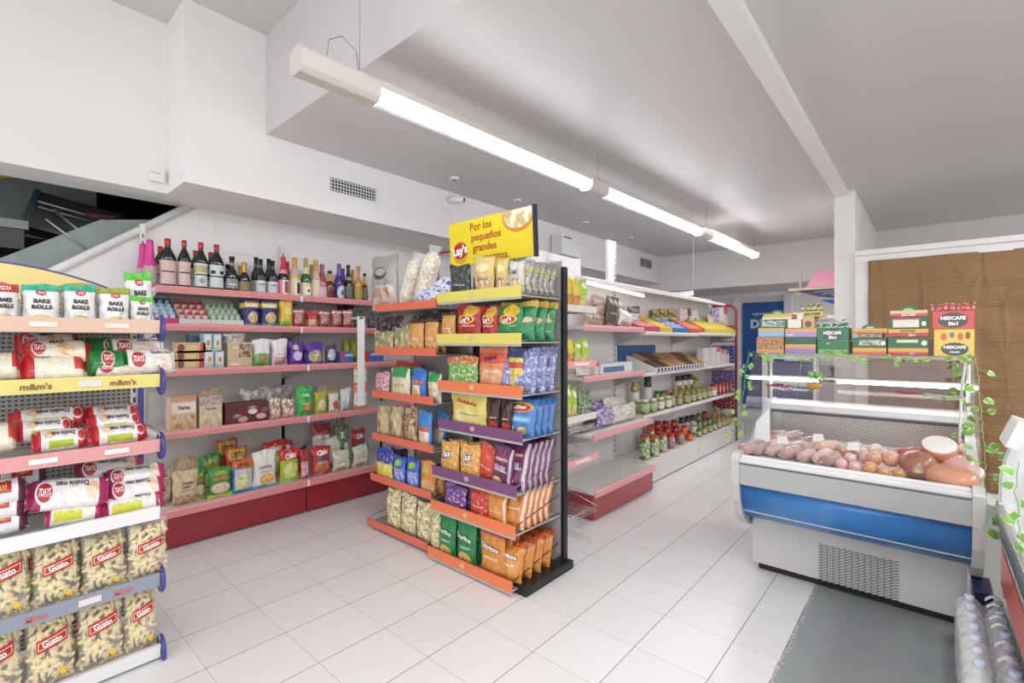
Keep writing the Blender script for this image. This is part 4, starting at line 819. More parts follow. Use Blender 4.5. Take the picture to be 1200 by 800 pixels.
display('display_tray', 182, 209.5, XW[2], S2, 347, '#23708f', '#c0266c', lp('tube_b', '#ccd4dc', [('n', '#5a9ac2', 4, .55)]), mat('cap_paleblue', '#9cc0d4', .4), 'open tray of blue-white sachets with magenta front on the second wall shelf', 4, 3)
display('display_tray', 210, 247.5, XW[2], S2, 348, '#c49a88', '#d0ccc8', lp('tube_r', '#dcc8c4', [('n', '#c2403c', 4, .56)]), mat('cap_red', '#c4241e', .4), 'open tray of white and red sachets on the second wall shelf', 3, 4)
display('display_tray', 248, 285.5, XW[2], S2, 350, '#c4ccb8', '#d4d2ce', lp('tube_g', '#ccd4c4', [('n', '#4fa04a', 4, .56)]), mat('cap_white_green', '#a4c49a', .4), 'open tray of white and green sachets on the second wall shelf', 3, 5)
row('x', XW[2], S2, W2, [
 ('seeds_navy', 287, 305, 351, 'navy and yellow seed packet', dict(n=3)), ('seeds_navy', 307, 327, 352, 'navy and yellow seed packet', dict(n=2)),
 ('yellow_green', 329, 344, 351.5, 'plain yellow packet with green bottom edge', dict(n=2)), ('red_crisp', 344.5, 358, 362, 'small red packet with crisp picture', dict(n=2)),
 ('red_orange', 361, 374, 364, 'red and orange snack packet', dict(n=2)), ('red_crisp', 375, 388, 364, 'pinkish red snack packet', dict(n=2)),
 ('red_crisp', 390, 402, 363, 'wide red packet with crisp picture'), ('red_crisp', 402.5, 415, 363, 'wide red packet with crisp picture'),
 ('black_nuts', 416, 427, 361, 'black nut packet'), ('black_nuts', 432, 443, 366, 'black nut packet'), ('black_nuts', 443.5, 455, 366, 'black nut packet'),
 ('black_nuts', 395, 416, 357, 'dark packet at the back', dict(back=.17))], PI/2)
row('x', XW[3], S3, W3, [
 ('stack_biscuit', 206, 240, 420.5, 'orange-brown biscuit pack, lowest of a stack of three'), ('stack_biscuit', 206, 240, 410.5, 'orange-brown biscuit pack, middle of a stack of three', dict(up=.054)), ('stack_biscuit', 206, 242, 401, 'orange-brown biscuit pack, topmost of a stack of three', dict(up=.112)),
 ('dark_teal_box', 221, 240, 392, 'dark blue carton behind the biscuit stack', dict(back=.14, up=.0)),
 ('lightblue_box', 239, 251, 410, 'light blue carton, lower left of four', dict(cat='carton')), ('lightblue_box', 251.5, 263, 411, 'light blue carton, lower right of four'),
 ('lightblue_box', 238, 249, 391, 'light blue carton, upper left of four', dict(up=.118)), ('lightblue_box', 249.5, 260, 391.5, 'light blue carton, upper right of four', dict(up=.118)),
 ('twig_box', 266, 296, 401, 'beige box with dark twig pattern'), ('clear_grey', 263, 290, 391, 'crumpled clear grey packet above the twig box', dict(back=.05, up=.165, hs=1, d=.06)),
 ('green_white', 297, 318.5, 397.5, 'white bag with green lower half'), ('white_pink', 319.5, 339, 397.5, 'white bag with pinkish lower half', dict(n=2)),
 ('purple_bag', 340, 358, 400, 'purple packet with pale oval', dict(n=2)), ('purple_nuts', 360, 381, 402, 'wide purple packet of mixed nuts', dict(n=2)), ('navy_bag', 382, 396, 404.5, 'navy packet with pale picture'),
 ('flat_blue', 399, 414, 412, 'flat blue and red box'), ('olive_box', 403, 410, 398, 'olive green carton', dict(back=.2, d=.05)), ('olive_box', 411, 419, 397, 'olive green carton', dict(back=.2, d=.05)),
 ('flat_blue', 426, 450, 411, 'flat blue box seen behind the white strip')], PI/2)
row('x', XW[4], S4, W4, [
 ('varna', 199, 231, 464.5, 'orange and cream biscuit box with pastry picture'), ('pale_box', 233, 261, 463.5, 'pale beige biscuit box'), 
 ('beige_plain', 236, 258, 456, 'small pale packet lying behind the pale biscuit box', dict(back=.13, d=.04)),
 ('brown_box', 262.5, 316, 471.5, 'wide dark brown box with pink and white ovals'), ('clear_grey', 282, 316, 455, 'crumpled clear packet lying behind the brown box', dict(back=.15)), ('clear_grey', 306, 345, 452.5, 'grey clear packet at the back', dict(back=.2)),
 ('clear_crackers', 316.5, 331, 468, 'clear packet of crackers'), ('clear_crackers', 331.5, 347, 468, 'clear packet of crackers'),
 ('green_bright', 348, 369, 453, 'bright green snack bag'), ('lime_nuts', 370, 385, 459, 'yellow-green snack bag'), ('tomato_white', 386, 399, 459, 'white bag with tomato picture'), ('white_text', 400, 414, 455, 'white packet with grey lettering'),
 ('brown_packet', 372, 400, 450, 'brownish packet at the back', dict(back=.2))], PI/2)
row('x', XW[5], SB, W5, [
 ('beige_plain', 190, 206, 550, 'plain beige bag behind the cracker bag', dict(back=.12)), ('beige_cracker', 202, 235, 552, 'beige cracker bag with brown lower part'), ('beige_plain', 208, 238, 536, 'beige bag in the back', dict(back=.2)),
 ('lotto_green', 228, 243, 551, 'green and yellow snack bag, half hidden', dict(back=.06)), ('lotto_green', 244, 274, 548, 'green and yellow snack bag in front'), ('lotto_green', 232, 262, 533, 'green snack bag in the back', dict(back=.2)),
 ('lotto_blue', 272.5, 299, 539, 'blue, orange and pale green snack bag'), ('lotto_red', 265, 292, 524, 'red-orange snack bag behind', dict(back=.13)), ('lotto_red', 254, 280, 515, 'red-orange snack bag far behind', dict(back=.24)),
 ('lotto_white', 297, 326, 528, 'white snack bag with orange picture'), ('chio_green', 328.5, 353, 526, 'green chip bag with red top'), ('chio_green', 308, 338, 517, 'green chip bag lying in the back', dict(back=.24)),
 ('pink_dark', 352, 364, 527, 'pinkish dark red snack bag'), ('chio_red', 366, 390, 523, 'red chip bag with white lettering'), ('chio_red', 330, 345, 516, 'red chip bag in the back', dict(back=.26)),
 ('white_sticks', 391, 414, 528, 'white packet of stick biscuits'), ('white_sticks', 415, 435, 522, 'white packet of stick biscuits'), ('white_sticks', 383, 402, 513, 'white packet at the back', dict(back=.14)),
 ('red_white_stack', 367, 391, 497, 'red and white packet, top of the back pile', dict(back=.2, up=.16)), ('white_sticks', 368, 392, 508, 'white packet under the red and white one', dict(back=.2)),
 ('can', 394, 402, 499, 'olive printed tin can, lower', dict(back=.16)), ('can', 402.5, 410, 499, 'olive printed tin can, lower', dict(back=.16)), ('can', 397, 406, 489, 'olive printed tin can, stacked on the others', dict(back=.16, up=.128)),
 ('chio_red', 414, 430, 503, 'dark red packet at the back', dict(back=.2)), ('black_nuts', 340, 362, 524, 'dark packet at the back', dict(back=.15))], PI/2)
# white clip strip with hanging orange packets
yq = uX(423, -3.80)
r = empty('clip_strip', (-3.80, yq, .80), 0, 'white hanging clip strip in front of the wall shelves near the coral rack', 'clip strip')
MB().box(-3.803, -3.797, yq-.035, yq+.035, .83, 1.62, mat('bright_white_plastic', '#fbfafa', .3)).build('strip', r, r.location)
MB().box(-3.94, -3.797, yq-.02, yq+.02, 1.60, 1.615, WHITE).build('hanger', r, r.location)
for i, (dy, z0) in enumerate(((-.07, .81), (.075, .81), (-.07, 1.01), (.075, 1.01))):
    K('hang', 'hanging_packet', .07, .2, .03, '#e8dccb', [('r', 0, .7, 1, .95, '#ef7a48'), ('r', 0, 0, 1, .15, '#ef8a58')], cat='packet') if i == 0 else None
    place('hang', -3.812, yq+dy*.5, z0, .06, .2, .02, PI/2, label='orange and cream packet hanging %s of the white clip strip' % ['low on the left', 'low on the right', 'high on the left', 'high on the right'][i], group='packets on the clip strip')

# ---------------------------------------------------------------- near left stand
PEG = NT('pegboard_grey'); c_ = PEG.obj(); sp = PEG.n('ShaderNodeSeparateXYZ'); PEG.l(c_, sp.inputs[0])
hx = PEG.math('SUBTRACT', PEG.math('FRACT', PEG.math('MULTIPLY', sp.outputs[0], 52)), .5); hz = PEG.math('SUBTRACT', PEG.math('FRACT', PEG.math('MULTIPLY', sp.outputs[2], 52)), .5)
hm = PEG.math('MULTIPLY', PEG.math('LESS_THAN', PEG.math('ABSOLUTE', hx), .3), PEG.math('LESS_THAN', PEG.math('ABSOLUTE', hz), .22))
PEG.l(PEG.mix(hm, '#aeaaa6', '#4a4a48'), PEG.b.inputs['Base Color']); PEG.b.inputs['Roughness'].default_value = .45; PEG = PEG.m
BLU = mat('deep_blue_plastic', '#3a3aa0', .3, coat=.3); BLUC = mat('smoky_blue_plastic', '#4a4f8c', .25, alpha=.72, coat=.3)
LX, LY0, LY1 = -2.97, -.42, .58
st = empty('promotion_stand', (LX, LY0, 0), PI/2, 'near left display stand with pegboard back, yellow arched top and blue trim', 'display stand')
Wd = LY1-LY0
MB().box(.02, Wd-.045, -.01, 0, .06, 1.60, PEG).build('pegboard_panel', st)
for xx in (0, Wd-.045): u = MB(); u.box(xx, xx+.03, -.03, 0, .02, 1.60, WHITE); slots(u, xx+.015, -.03, .1, 1.55, BLKM, .009); u.build('upright', st)
MB().box(Wd-.014, Wd+.004, -.05, .01, .02, 1.60, BLU).build('side_trim', st)
arch = [(0, 1.58)]+[(Wd*t, 1.62+.115*math.sin(PI*min(1, t/.93))**.8+(0 if t < .93 else 0)) for t in [i/24*.93 for i in range(25)]]+[(Wd*.95, 1.655), (Wd*.975, 1.64), (Wd+.0, 1.635), (Wd+.012, 1.60), (Wd+.0, 1.58)]
MB().prism([(x, z) for x, z in arch][::-1], 'y', -.02, -.008, mat('cream_yellow_board', '#efd98a', .5)).build('header_board', st)
MB().tube([(x, -.014, z) for x, z in arch[1:-2]], .007, mat('violet_edge', '#5a4f96', .4), 8).build('header_edge', st)
q = MB(); q.lathe([(.001, 0), (.014, .006), (.01, .018), (.001, .024)], BLU, 10, (Wd*.955, -.014, 1.655)); q.build('knob', st)
q = MB(); V = [(.78+.10*math.cos(a), -.0215, 1.62+.05*math.sin(a)) for a in [2*PI*i/24 for i in range(24)]]; q.add(V, [tuple(range(24))], mat('header_emblem', '#a8a86a', .5)); V = [(.78+.08*math.cos(a), -.0225, 1.62+.03*math.sin(a)) for a in [2*PI*i/24 for i in range(24)]]; q.add(V, [tuple(range(24))], mat('header_emblem_red', '#b8524a', .5)); q.build('emblem', st)
LSH = [(1.458, .40, '#dbb8a0', '', '#e8d8d0'), (1.222, .40, '#e2d47c', "m&m's", '#8a5c44'), (.935, .40, '#dd9c9a', '', '#efe4e0'), (.64, .40, '#e6e4e4', '', '#999999'), (.345, .40, '#8f95a4', 'Mars', '#c4786a'), (.035, .41, '#dedede', '', '#999999')]
for i, (z, dp, rc, t, tc) in enumerate(LSH):
    s = MB().box(.0, Wd-.01, -dp, -.012, z-.022, z, SHW).build('shelf', st)
    m_ = MB(); rm = mat('rail_'+rc.strip('#'), rc, .35, coat=.3); m_.prism([(-dp-.001, z-.02), (-dp-.012, z-.02), (-dp-.018, z+.036), (-dp-.001, z+.036)], 'x', .0, Wd-.012, rm)
    for xx in ((.18, .38, .62, .84) if not t and i in (0, 2) else ()): m_.box(xx-.04, xx+.04, -dp-.0184, -dp-.018, z-.002, z+.018, mat('rail_patch_'+tc.strip('#'), tc, .5))
    if t:
        for xx in (.10, .35, .60, .86): m_.text(t, mat('rail_text_'+tc.strip('#'), tc, .5), xx, z+.007, .032, y=-dp-.0185, bold=.03, shear=.2 if t == 'Mars' else 0)
        m_.box(.72, .79, -dp-.0186, -dp-.018, z-.004, z+.022, mat('rail_sticker', '#d8d4d0', .5))
    m_.build('price_rail', s)
    e = MB(); A = [( -dp+.02+.055*math.cos(a), z+.0+.058*math.sin(a)) for a in [2*PI*k/20 for k in range(20)]]
    if i not in (3,): e.prism(A, 'x', Wd-.008, Wd+.006, BLUC); e.tube([(Wd, a, b) for a, b in A], .005, BLU, 6, closed=True); e.build('end_disc', s)
    w_ = MB(); w_.tube([(Wd-.01, -dp, z+.03), (Wd-.01, -dp+.01, z+.07), (Wd-.01, -.05, z+.07)], .0022, CHR, 6); w_.build('side_wire', s)
for yy in (-.35, -.06): MB().lathe([(.02, 0), (.028, .004), (.028, .014), (.01, .018)], BLKM, 12, (Wd-.05, yy, 0)).build('foot', st)
XL = -2.59
def lrow(z, where, items, **k): row('x', XL, z, where, items, PI/2, **k)
LA, LB, LC, LD, LE, LF = ['the %s stand shelf' % t for t in ('top left', 'second left', 'third left', 'fourth left', 'fifth left', 'lowest left')]
lrow(1.458, LA, [('bake_red', -12, 24, 331, 'red-topped rusk snack bag', dict(n=2)), ('bake_green', 24.5, 73, 333, 'teal-topped rusk snack bag left of its twin', dict(n=2)), ('bake_green', 74, 115, 333.5, 'teal-topped rusk snack bag right of its twin', dict(n=2)),
 ('bake_olive', 116, 155, 337, 'olive-topped rusk snack bag', dict(n=2)), ('bake_lime', 153, 182, 347, 'lime-topped rusk snack bag, lower at the end'), ('bake_lime', 150, 184, 319, 'lime-topped rusk snack bag, tilted high at the end', dict(back=.09, up=.02, tilt=-.06))])
ln = .62
def lay(z, where, items):
    for it in items:
        key, u0, u1, vc, desc = it[:5]; op = dict(it[5]) if len(it) > 5 else {}
        k = KINDS[key]; X = XL-op.get('back', 0); a, b = uX(u0, X), uX(u1, X); y = (a+b)/2; zc = zof(X, y, vc); h = op.get('h', k['h']); le = op.get('lean', ln)
        zb = max(z+.002, zc-h*math.cos(le)/2)
        place(key, X-.02, y, zb, b-a, h, op.get('d', k['d']), PI/2, le, label=desc+' on '+where, group='cake packets on the near left stand', tilt=op.get('tilt', 0))
lay(1.222, LB, [('cake_redcream', -20, 24, 430, 'red and cream cake packet cut by the picture edge'), ('cake_redcream', 24, 105, 433, 'red and cream cake packet in front', dict(h=.12)), ('cake_red', 27, 110, 413, 'red and white cake packet', dict(back=.05)), ('cake_red', 18, 95, 404, 'red and white cake packet in the back', dict(back=.15)),
 ('cake_green', 104, 151, 425, 'green cake packet'), ('cake_white', 146, 208, 424, 'white cake packet sticking out past the end', dict(lean=.5)), ('cake_white', 128, 196, 410, 'white cake packet behind', dict(back=.08)), ('cake_green', 100, 165, 410, 'green cake packet behind', dict(back=.12)), ('cake_white', 108, 170, 436, 'white cake packet lying low', dict(back=-.0, h=.06))])
lay(.935, LC, [('double_red', 38, 105, 517, 'white and red cake roll packet, front left'), ('double_red', 16, 88, 505, 'white and red cake roll packet, middle left', dict(back=.06)), ('double_red', 10, 104, 491, 'white and red cake roll packet, upper left', dict(back=.12)), ('cake_redcream', -25, 20, 515, 'cream cake packet at the picture edge'),
 ('double_red', 106, 175, 510, 'white and red cake roll packet, front right'), ('double_red', 104, 168, 497, 'white and red cake roll packet, middle right', dict(back=.06)), ('double_red', 100, 166, 487, 'white and red cake roll packet, upper right', dict(back=.12))])
lay(.64, LD, [('double_pink', 28, 128, 582, 'white and magenta cake packet, front middle', dict(tilt=.12, h=.13)), ('double_yel', 52, 123, 604, 'white cake packet with yellow band, low middle', dict(tilt=.1)), ('double_pink', 88, 170, 552, 'white and magenta cake packet at the back', dict(back=.15, tilt=.05)),
 ('double_pink', 124, 197, 560, 'white and magenta cake packet, top of the right pile', dict(back=.08)), ('double_pink', 126, 196, 576, 'white and magenta cake packet, middle of the right pile', dict(back=.03)), ('double_yel', 122, 196, 593, 'white yellow-banded cake packet, bottom of the right pile'),
 ('maxi_white', -35, 32, 580, 'white cake packet with dark red square, upper left'), ('maxi_white', -38, 30, 598, 'white cake packet with dark red square, middle left'), ('maxi_white', -42, 34, 616, 'white cake packet with dark red square, lower left'), ('maxi_white', -5, 55, 560, 'white cake packet at the back left', dict(back=.14))])
go = dict(lean=.1)
lrow(.345, LE, [('gusto', -30, 38, 640, 'clear bag of corn puffs, first', go), ('gusto', 37, 97, 636, 'clear bag of corn puffs, second', go), ('gusto', 96, 152, 627, 'clear bag of corn puffs, third', go), ('gusto', 150, 200, 611, 'clear bag of corn puffs, leaning out at the end', dict(lean=-.02)), ('gusto', 20, 80, 622, 'clear bag of corn puffs in the back row, left', dict(back=.12)), ('gusto', 90, 145, 612, 'clear bag of corn puffs in the back row, right', dict(back=.12))])
lrow(.035, LF, [('gusto', -45, 29, 738, 'clear bag of corn puffs, first', go), ('gusto', 29, 91, 720, 'clear bag of corn puffs, second', go), ('gusto', 91, 148, 703, 'clear bag of corn puffs, third', go), ('gusto', 147, 188, 690, 'clear bag of corn puffs, fourth', go), ('gusto', 60, 130, 700, 'clear bag of corn puffs in the back row', dict(back=.13))])

# ---------------------------------------------------------------- centre rack, right unit (fronts facing -Y)
GX0, GX1, GY = -2.435, -1.72, 2.44
cr = empty('centre_rack', (GX0, GY, 0), 0, 'black snack rack in the middle with yellow, purple and orange rails', 'snack rack')
Wc = GX1-GX0
MB().box(Wc+.005, Wc+.03, -.02, .02, .02, 1.86, BLKM).build('upright', cr, bevel=.003); MB().box(-.04, 0, -.03, .03, .02, 1.86, BLKM).build('upright', cr, bevel=.003)
MB().box(0, Wc, -.006, .006, .08, 1.90, SHG).build('back_panel', cr)
for xx in (-.04, Wc-.04): MB().box(xx, xx+.1, -.42, .04, .0, .05, BLKM).build('foot', cr, bevel=.004)
MB().box(0, Wc-.04, -.36, -.01, .02, .035, SHG).build('base_plate', cr)
CS = [(1.665, .39, YELR), (1.398, .39, YELR), (1.098, .385, ORNG), (.845, .38, PURR), (.55, .43, PURR), (.33, .44, ORNG), (.035, .465, ORNG)]
for i, (z, dp, rm) in enumerate(CS):
    x0, x1 = (0, Wc)
    s = MB().box(x0+.003, x1-.003, -dp, -.008, z-.008, z, SHG).build('shelf', cr)
    p = MB().prism([(-dp-.001, z-.012), (-dp-.008, z-.012), (-dp-.014, z+.05), (-dp-.001, z+.05)], 'x', x0, x1, rm)
    cm = mat('coin_cream', '#cdbc8a', .5) if rm is not PURR else mat('coin_pink', '#d99aa0', .5)
    cx_ = Wc*.45; A = [(cx_+.02*math.cos(a), -dp-.0125, z+.02+.016*math.sin(a)) for a in [2*PI*k/16 for k in range(16)]]; p.add(A, [tuple(range(16))], cm)
    p.build('price_rail', s)
    MB().box(x0, x1, -dp-.006, -dp+.0, z-.026, z-.012, SHG).build('rail_base', s)
    for xx in (x0+.004, x1-.004):
        w_ = MB(); w_.tube([(xx, -.03, z+.012), (xx, -dp, z+.01), (xx, -dp, z+.045), (xx, -dp+.02, z+.05), (xx, -.03, z+.125)], .0028, CHR if i < 5 else BLKM, 6); w_.build('side_wire', s)
GR = ['the %s shelf' % t for t in ('top yellow', 'second yellow', 'upper orange', 'upper purple', 'lower purple', 'lower orange', 'bottom orange')]
def grow_(i, items): 
    z, dp, _ = CS[i]; row('y', GY-dp+.015, z, GR[i], items, 0)
L1 = .22
def side(i, key, u0, u1, vt, desc, n=4, w=.17, lean=.25, d=.05, x=-1.80, y0=None):
    """packets standing one behind another at the open end of the rack"""
    z, dp, _ = CS[i]; ya = GY-dp+.05 if y0 is None else y0; w *= 1.2; lean += .08; h = (zof(x, ya+.03, vt)-z)/math.cos(lean)
    pos = ['frontmost', 'second', 'third', 'fourth', 'fifth', 'sixth']
    sp_ = (GY-.06-h*math.sin(lean)-d*.5-ya)/max(1, n-1); d = sp_*1.05*math.cos(lean)
    for q in range(n):
        y = ya+q*sp_
        place(key, x+.0, y, z+.003, w, h, d, 0, lean, label='%s, %s in the open-end row of %s' % (desc, pos[q] if q else 'frontmost', GR[i]), group=desc+' row', yaw=.12)
grow_(0, [('dark_snack', 525, 550, 311, 'small dark packet', dict(lean=-.15, tilt=.12)), ('nut_mix', 552, 577, 300, 'pale yellow nut bag', dict(n=2)), ('nut_mix', 578, 593, 302, 'pale yellow nut bag'), ('nut_clear', 593.5, 612, 305, 'clear nut bag with round lettering', dict(n=2))])
side(0, 'grey_packet', 612, 664, 307, 'silvery nut packet', 5, .17, .1, .05)
grow_(1, [('lays_red', 532, 562, 358, 'red chip bag', dict(n=2)), ('lays_red', 561, 582, 359, 'red chip bag'), ('lays_green', 580, 611, 358, 'green chip bag', dict(n=2)), ('gold_bag', 515, 531, 366, 'gold snack bag')])
side(1, 'lays_green_side', 608, 664, 354, 'large green chip bag', 3, .23, .15, .08, -1.815)
grow_(2, [('green_orange', 520, 558, 418, 'green snack bag with orange top', dict(n=2)), ('wave_orange', 557, 592, 405, 'tall orange wavy chip bag', dict(n=2)), ('yellow_navy', 592, 611, 411, 'yellow snack bag with navy top')])
side(2, 'foil_violet_bag', 604, 666, 408, 'silvery violet foil bag', 3, .22, .12, .09, -1.805)
grow_(3, [('yellow_chips', 525, 569, 462, 'pale yellow chip bag', dict(n=2)), ('dark_red_chili', 570, 584, 464, 'dark red chili snack packet'), ('dark_red_chili', 584.5, 598, 465, 'dark red chili snack packet')])
side(3, 'ruffles', 590, 664, 468, 'blue ridged chip bag', 4, .2, .22, .055, -1.81)
grow_(4, [('jax', 513, 535, 518, 'orange-yellow corn snack bag', dict(n=2)), ('jax', 535, 560, 521, 'orange-yellow corn snack bag', dict(n=2)), ('red_orange_bag', 553, 576, 520, 'red snack bag leaning right', dict(tilt=.25, back=.02)), ('purple_chips', 572, 597, 523, 'purple chip bag leaning right', dict(tilt=.12))])
side(4, 'purple_chips', 596, 660, 520, 'purple chip bag', 5, .18, .22, .05, -1.81)
grow_(5, [('purple_small', 517, 544, 569, 'small purple and orange packet', dict(n=2)), ('red_small', 547, 571, 572, 'small red packet', dict(n=2)), ('orange_bag', 568, 592, 577, 'plain orange snack bag', dict(n=2))])
side(5, 'orange_chips', 600, 662, 568, 'orange chip bag', 5, .17, .25, .05, -1.81)
grow_(6, [('seed_bag', 502, 514, 600, 'pale peanut bag'), ('doritos_green', 511, 532, 606, 'green tortilla chip bag', dict(n=2)), ('doritos_green', 532, 556, 612, 'green tortilla chip bag', dict(n=3)), ('doritos_orange', 559, 590, 622, 'orange tortilla chip bag', dict(n=3))])
side(6, 'doritos_orange', 588, 655, 636, 'orange tortilla chip bag', 4, .17, .22, .055, -1.81)
# yellow sign above the rack
sg = empty('yellow_sign', (-2.2, 2.3, 1.9), 0, 'yellow chip advertising sign standing tilted above the centre rack', 'sign')
SGM = mat('sign_yellow', '#e6cf1f', .4); SX0, SX1, SZ0, SZ1 = -.375, .375, .0, .30
tl = .09
Ms = Matrix.Rotation(-.0, 4, 'Y')
b = MB(); b.box(SX0, SX1, 0, .02, SZ0, SZ1, SGM); b.build('board', sg)
b = MB(); b.box(SX1-.002, SX1+.012, -.006, .026, SZ0-.005, SZ1+.005, mat('sign_edge_navy', '#22243a', .4)); b.build('edge_strip', sg)
b = MB()
def disc(mb, cx, cz, rx, rz_, m, y, n=28, rot=0, cut=None):
    V = []
    for i in range(n):
        a = 2*PI*i/n; X = rx*math.cos(a); Z = rz_*math.sin(a); x = cx+X*math.cos(rot)-Z*math.sin(rot); z = cz+X*math.sin(rot)+Z*math.cos(rot)
        V.append((min(x, SX1-.003), y, min(max(z, SZ0+.001), SZ1-.001)))
    mb.add(V, [tuple(range(n))], m)
disc(b, -.27, .095, .075, .078, mat('logo_gold', '#d9a02a', .4), -.0008); disc(b, -.27, .105, .07, .055, mat('logo_crimson', '#b81f2c', .4), -.0016, rot=.1)
b.text("Lay's", WHITET, -.27, .11, .075, y=-.0024, bold=.05, rot=.12)
b.build('emblem', sg)
b = MB(); OR = mat('sign_orange_red', '#b04a1c', .5)
for i, t in enumerate(('Por los', 'pequeños', 'grandes', 'momentos.')): 
    wd = glyphs(t, .02, 0)[2]*.07; b.text(t, OR, -.165+wd/2+.008*i, .25-.07*i, .07, y=-.001, bold=.02)
b.build('lettering', sg)
b = MB(); disc(b, .255, .265, .13, .105, mat('bowl_rim', '#d9822a', .5), -.0008); disc(b, .255, .272, .12, .09, food('potato_crisps', ['#e6d8b0', '#d4c088', '#efe6c8', '#c9b27a'], 26), -.0016); b.build('chips_picture', sg)
sg.location = (-2.16, 2.25, 1.915); sg.rotation_euler = (.06, 0, 0)
b = MB()
for xx in (-.2, .2): b.tube([(xx, .012, -.16), (xx, .012, .02)], .006, BLKM, 6)
b.build('support_post', sg)

# ---------------------------------------------------------------- coral rack, left unit
EX0, EX1, EY = -3.20, -2.485, 2.44
er = empty('coral_rack', (EX0, EY, 0), 0, 'snack rack with coral rails left of the black centre rack', 'snack rack')
We = EX1-EX0
MB().box(-.0, .035, -.03, .03, .02, 1.78, SHW).build('upright', er); MB().box(We-.035, We, -.03, .03, .02, 1.78, SHW).build('upright', er)
MB().box(.02, We-.02, -.006, .006, .06, 1.70, SHG).build('back_panel', er)
b = MB(); b.tube([(-.01, .0, 1.75), (.35, 0, 1.75), (We+.05, 0, 1.75)], .012, REDM, 10); b.tube([(We+.04, 0, 1.75), (We+.04, 0, 2.09), (.3, 0, 2.09), (.3, 0, 1.75)], .011, REDM, 10); b.build('red_bar', er)
MB().box(.25, We-.005, -.39, -.02, .0, .045, REDM).build('red_base', er, bevel=.004)
ES = [(1.635, .36), (1.31, .36), (.985, .385), (.665, .385), (.36, .40), (.03, .43)]
for i, (z, dp) in enumerate(ES):
    s = MB().box(.003, We-.003, -dp, -.008, z-.008, z, SHG).build('shelf', er)
    MB().prism([(-dp-.001, z-.008), (-dp-.008, z-.008), (-dp-.014, z+.045), (-dp-.001, z+.045)], 'x', .0, We, CORAL).build('price_rail', s)
    for xx in (.004, We-.004): w_ = MB(); w_.tube([(xx, -.03, z+.008), (xx, -dp, z+.005), (xx, -dp, z+.04), (xx, -dp+.02, z+.045), (xx, -.03, z+.1)], .0028, CHR, 6); w_.build('side_wire', s)
EL = ['the %s coral shelf' % t for t in ('top', 'second', 'third', 'fourth', 'fifth', 'bottom')]
def erow(i, items): z, dp = ES[i]; row('y', EY-dp+.015, z, EL[i], items, 0)
erow(0, [('pet_food', 430, 462, 299, 'grey pet food bag with brown pieces'), ('blue_white_roll', 482, 512, 338, 'crumpled blue and white roll packet'), ('blue_white_roll', 492, 524, 327, 'crumpled blue and white roll packet behind', dict(back=.12)), ('gold_bag', 501, 520, 345, 'orange packet at the right end')])
zt = ES[0][0]
place('pellet_tube', uY(470, 2.17), 2.20, zt+.01, .13, .40, .13, 0, .1, 'long clear tube of coloured popcorn leaning right, left one, on the coral rack', 'popcorn tubes', tilt=.30)
place('pellet_tube', uY(486, 2.17), 2.22, zt+.01, .13, .43, .13, 0, .1, 'long clear tube of coloured popcorn leaning right, right one, on the coral rack', 'popcorn tubes', tilt=.26)
erow(1, [('pasta_tri', 434, 458, 388, 'clear bag of tricolour pasta'), ('pasta_tri', 458, 478, 383, 'clear bag of tricolour pasta'), ('gold_bag', 476, 494, 375, 'gold snack bag'), ('gold_bag', 494.5, 511, 373, 'gold snack bag', dict(n=2)), ('black_nuts', 436, 470, 371, 'dark silvery bag at the back', dict(back=.15)), ('black_nuts', 480, 520, 366, 'dark brown bag at the back', dict(back=.15))])
erow(2, [('pink_snack', 437, 454, 436, 'pink striped snack bag'), ('sticks_clear', 455, 478, 431, 'green and clear bag of corn sticks', dict(n=2)), ('sticks_blue', 479, 497, 432, 'blue bag of corn sticks'), ('sticks_clear', 498, 514, 437, 'green and clear bag of corn sticks'), ('red_small', 460, 490, 424, 'dark red packet at the back', dict(back=.2))])
erow(3, [('pasta_long', 438, 454, 476, 'clear bag of twisted pasta'), ('pasta_long', 454.5, 469, 477, 'clear bag of twisted pasta'), ('nuts_sack', 470, 486, 478, 'clear bag of brown nuts'), ('lightblue_bag', 487, 504, 482, 'light blue corn snack bag'), ('lightblue_bag', 503, 518, 480, 'blue snack bag behind', dict(back=.12, tilt=.25))])
erow(4, [('yellow_kids', 438, 458, 525, 'blue and yellow snack bag'), ('blue_kids', 458, 473, 535, 'blue snack packet'), ('blue_kids', 473.5, 489, 538, 'blue snack packet'), ('orange_kids', 490, 508, 541, 'orange snack bag'), ('navy_bag', 455, 475, 526, 'navy snack bag at the back', dict(back=.12)), ('gold_bag', 508, 518, 545, 'gold packet', dict(back=.05))])
erow(5, [('seed_bag', 450, 466, 574, 'clear bag of pale peanuts'), ('seed_bag', 466.5, 484, 580, 'clear bag of pale peanuts'), ('seed_bag', 484.5, 503, 590, 'clear bag of pale peanuts'), ('seed_bag', 458, 475, 570, 'clear bag of pale peanuts behind', dict(back=.12))])

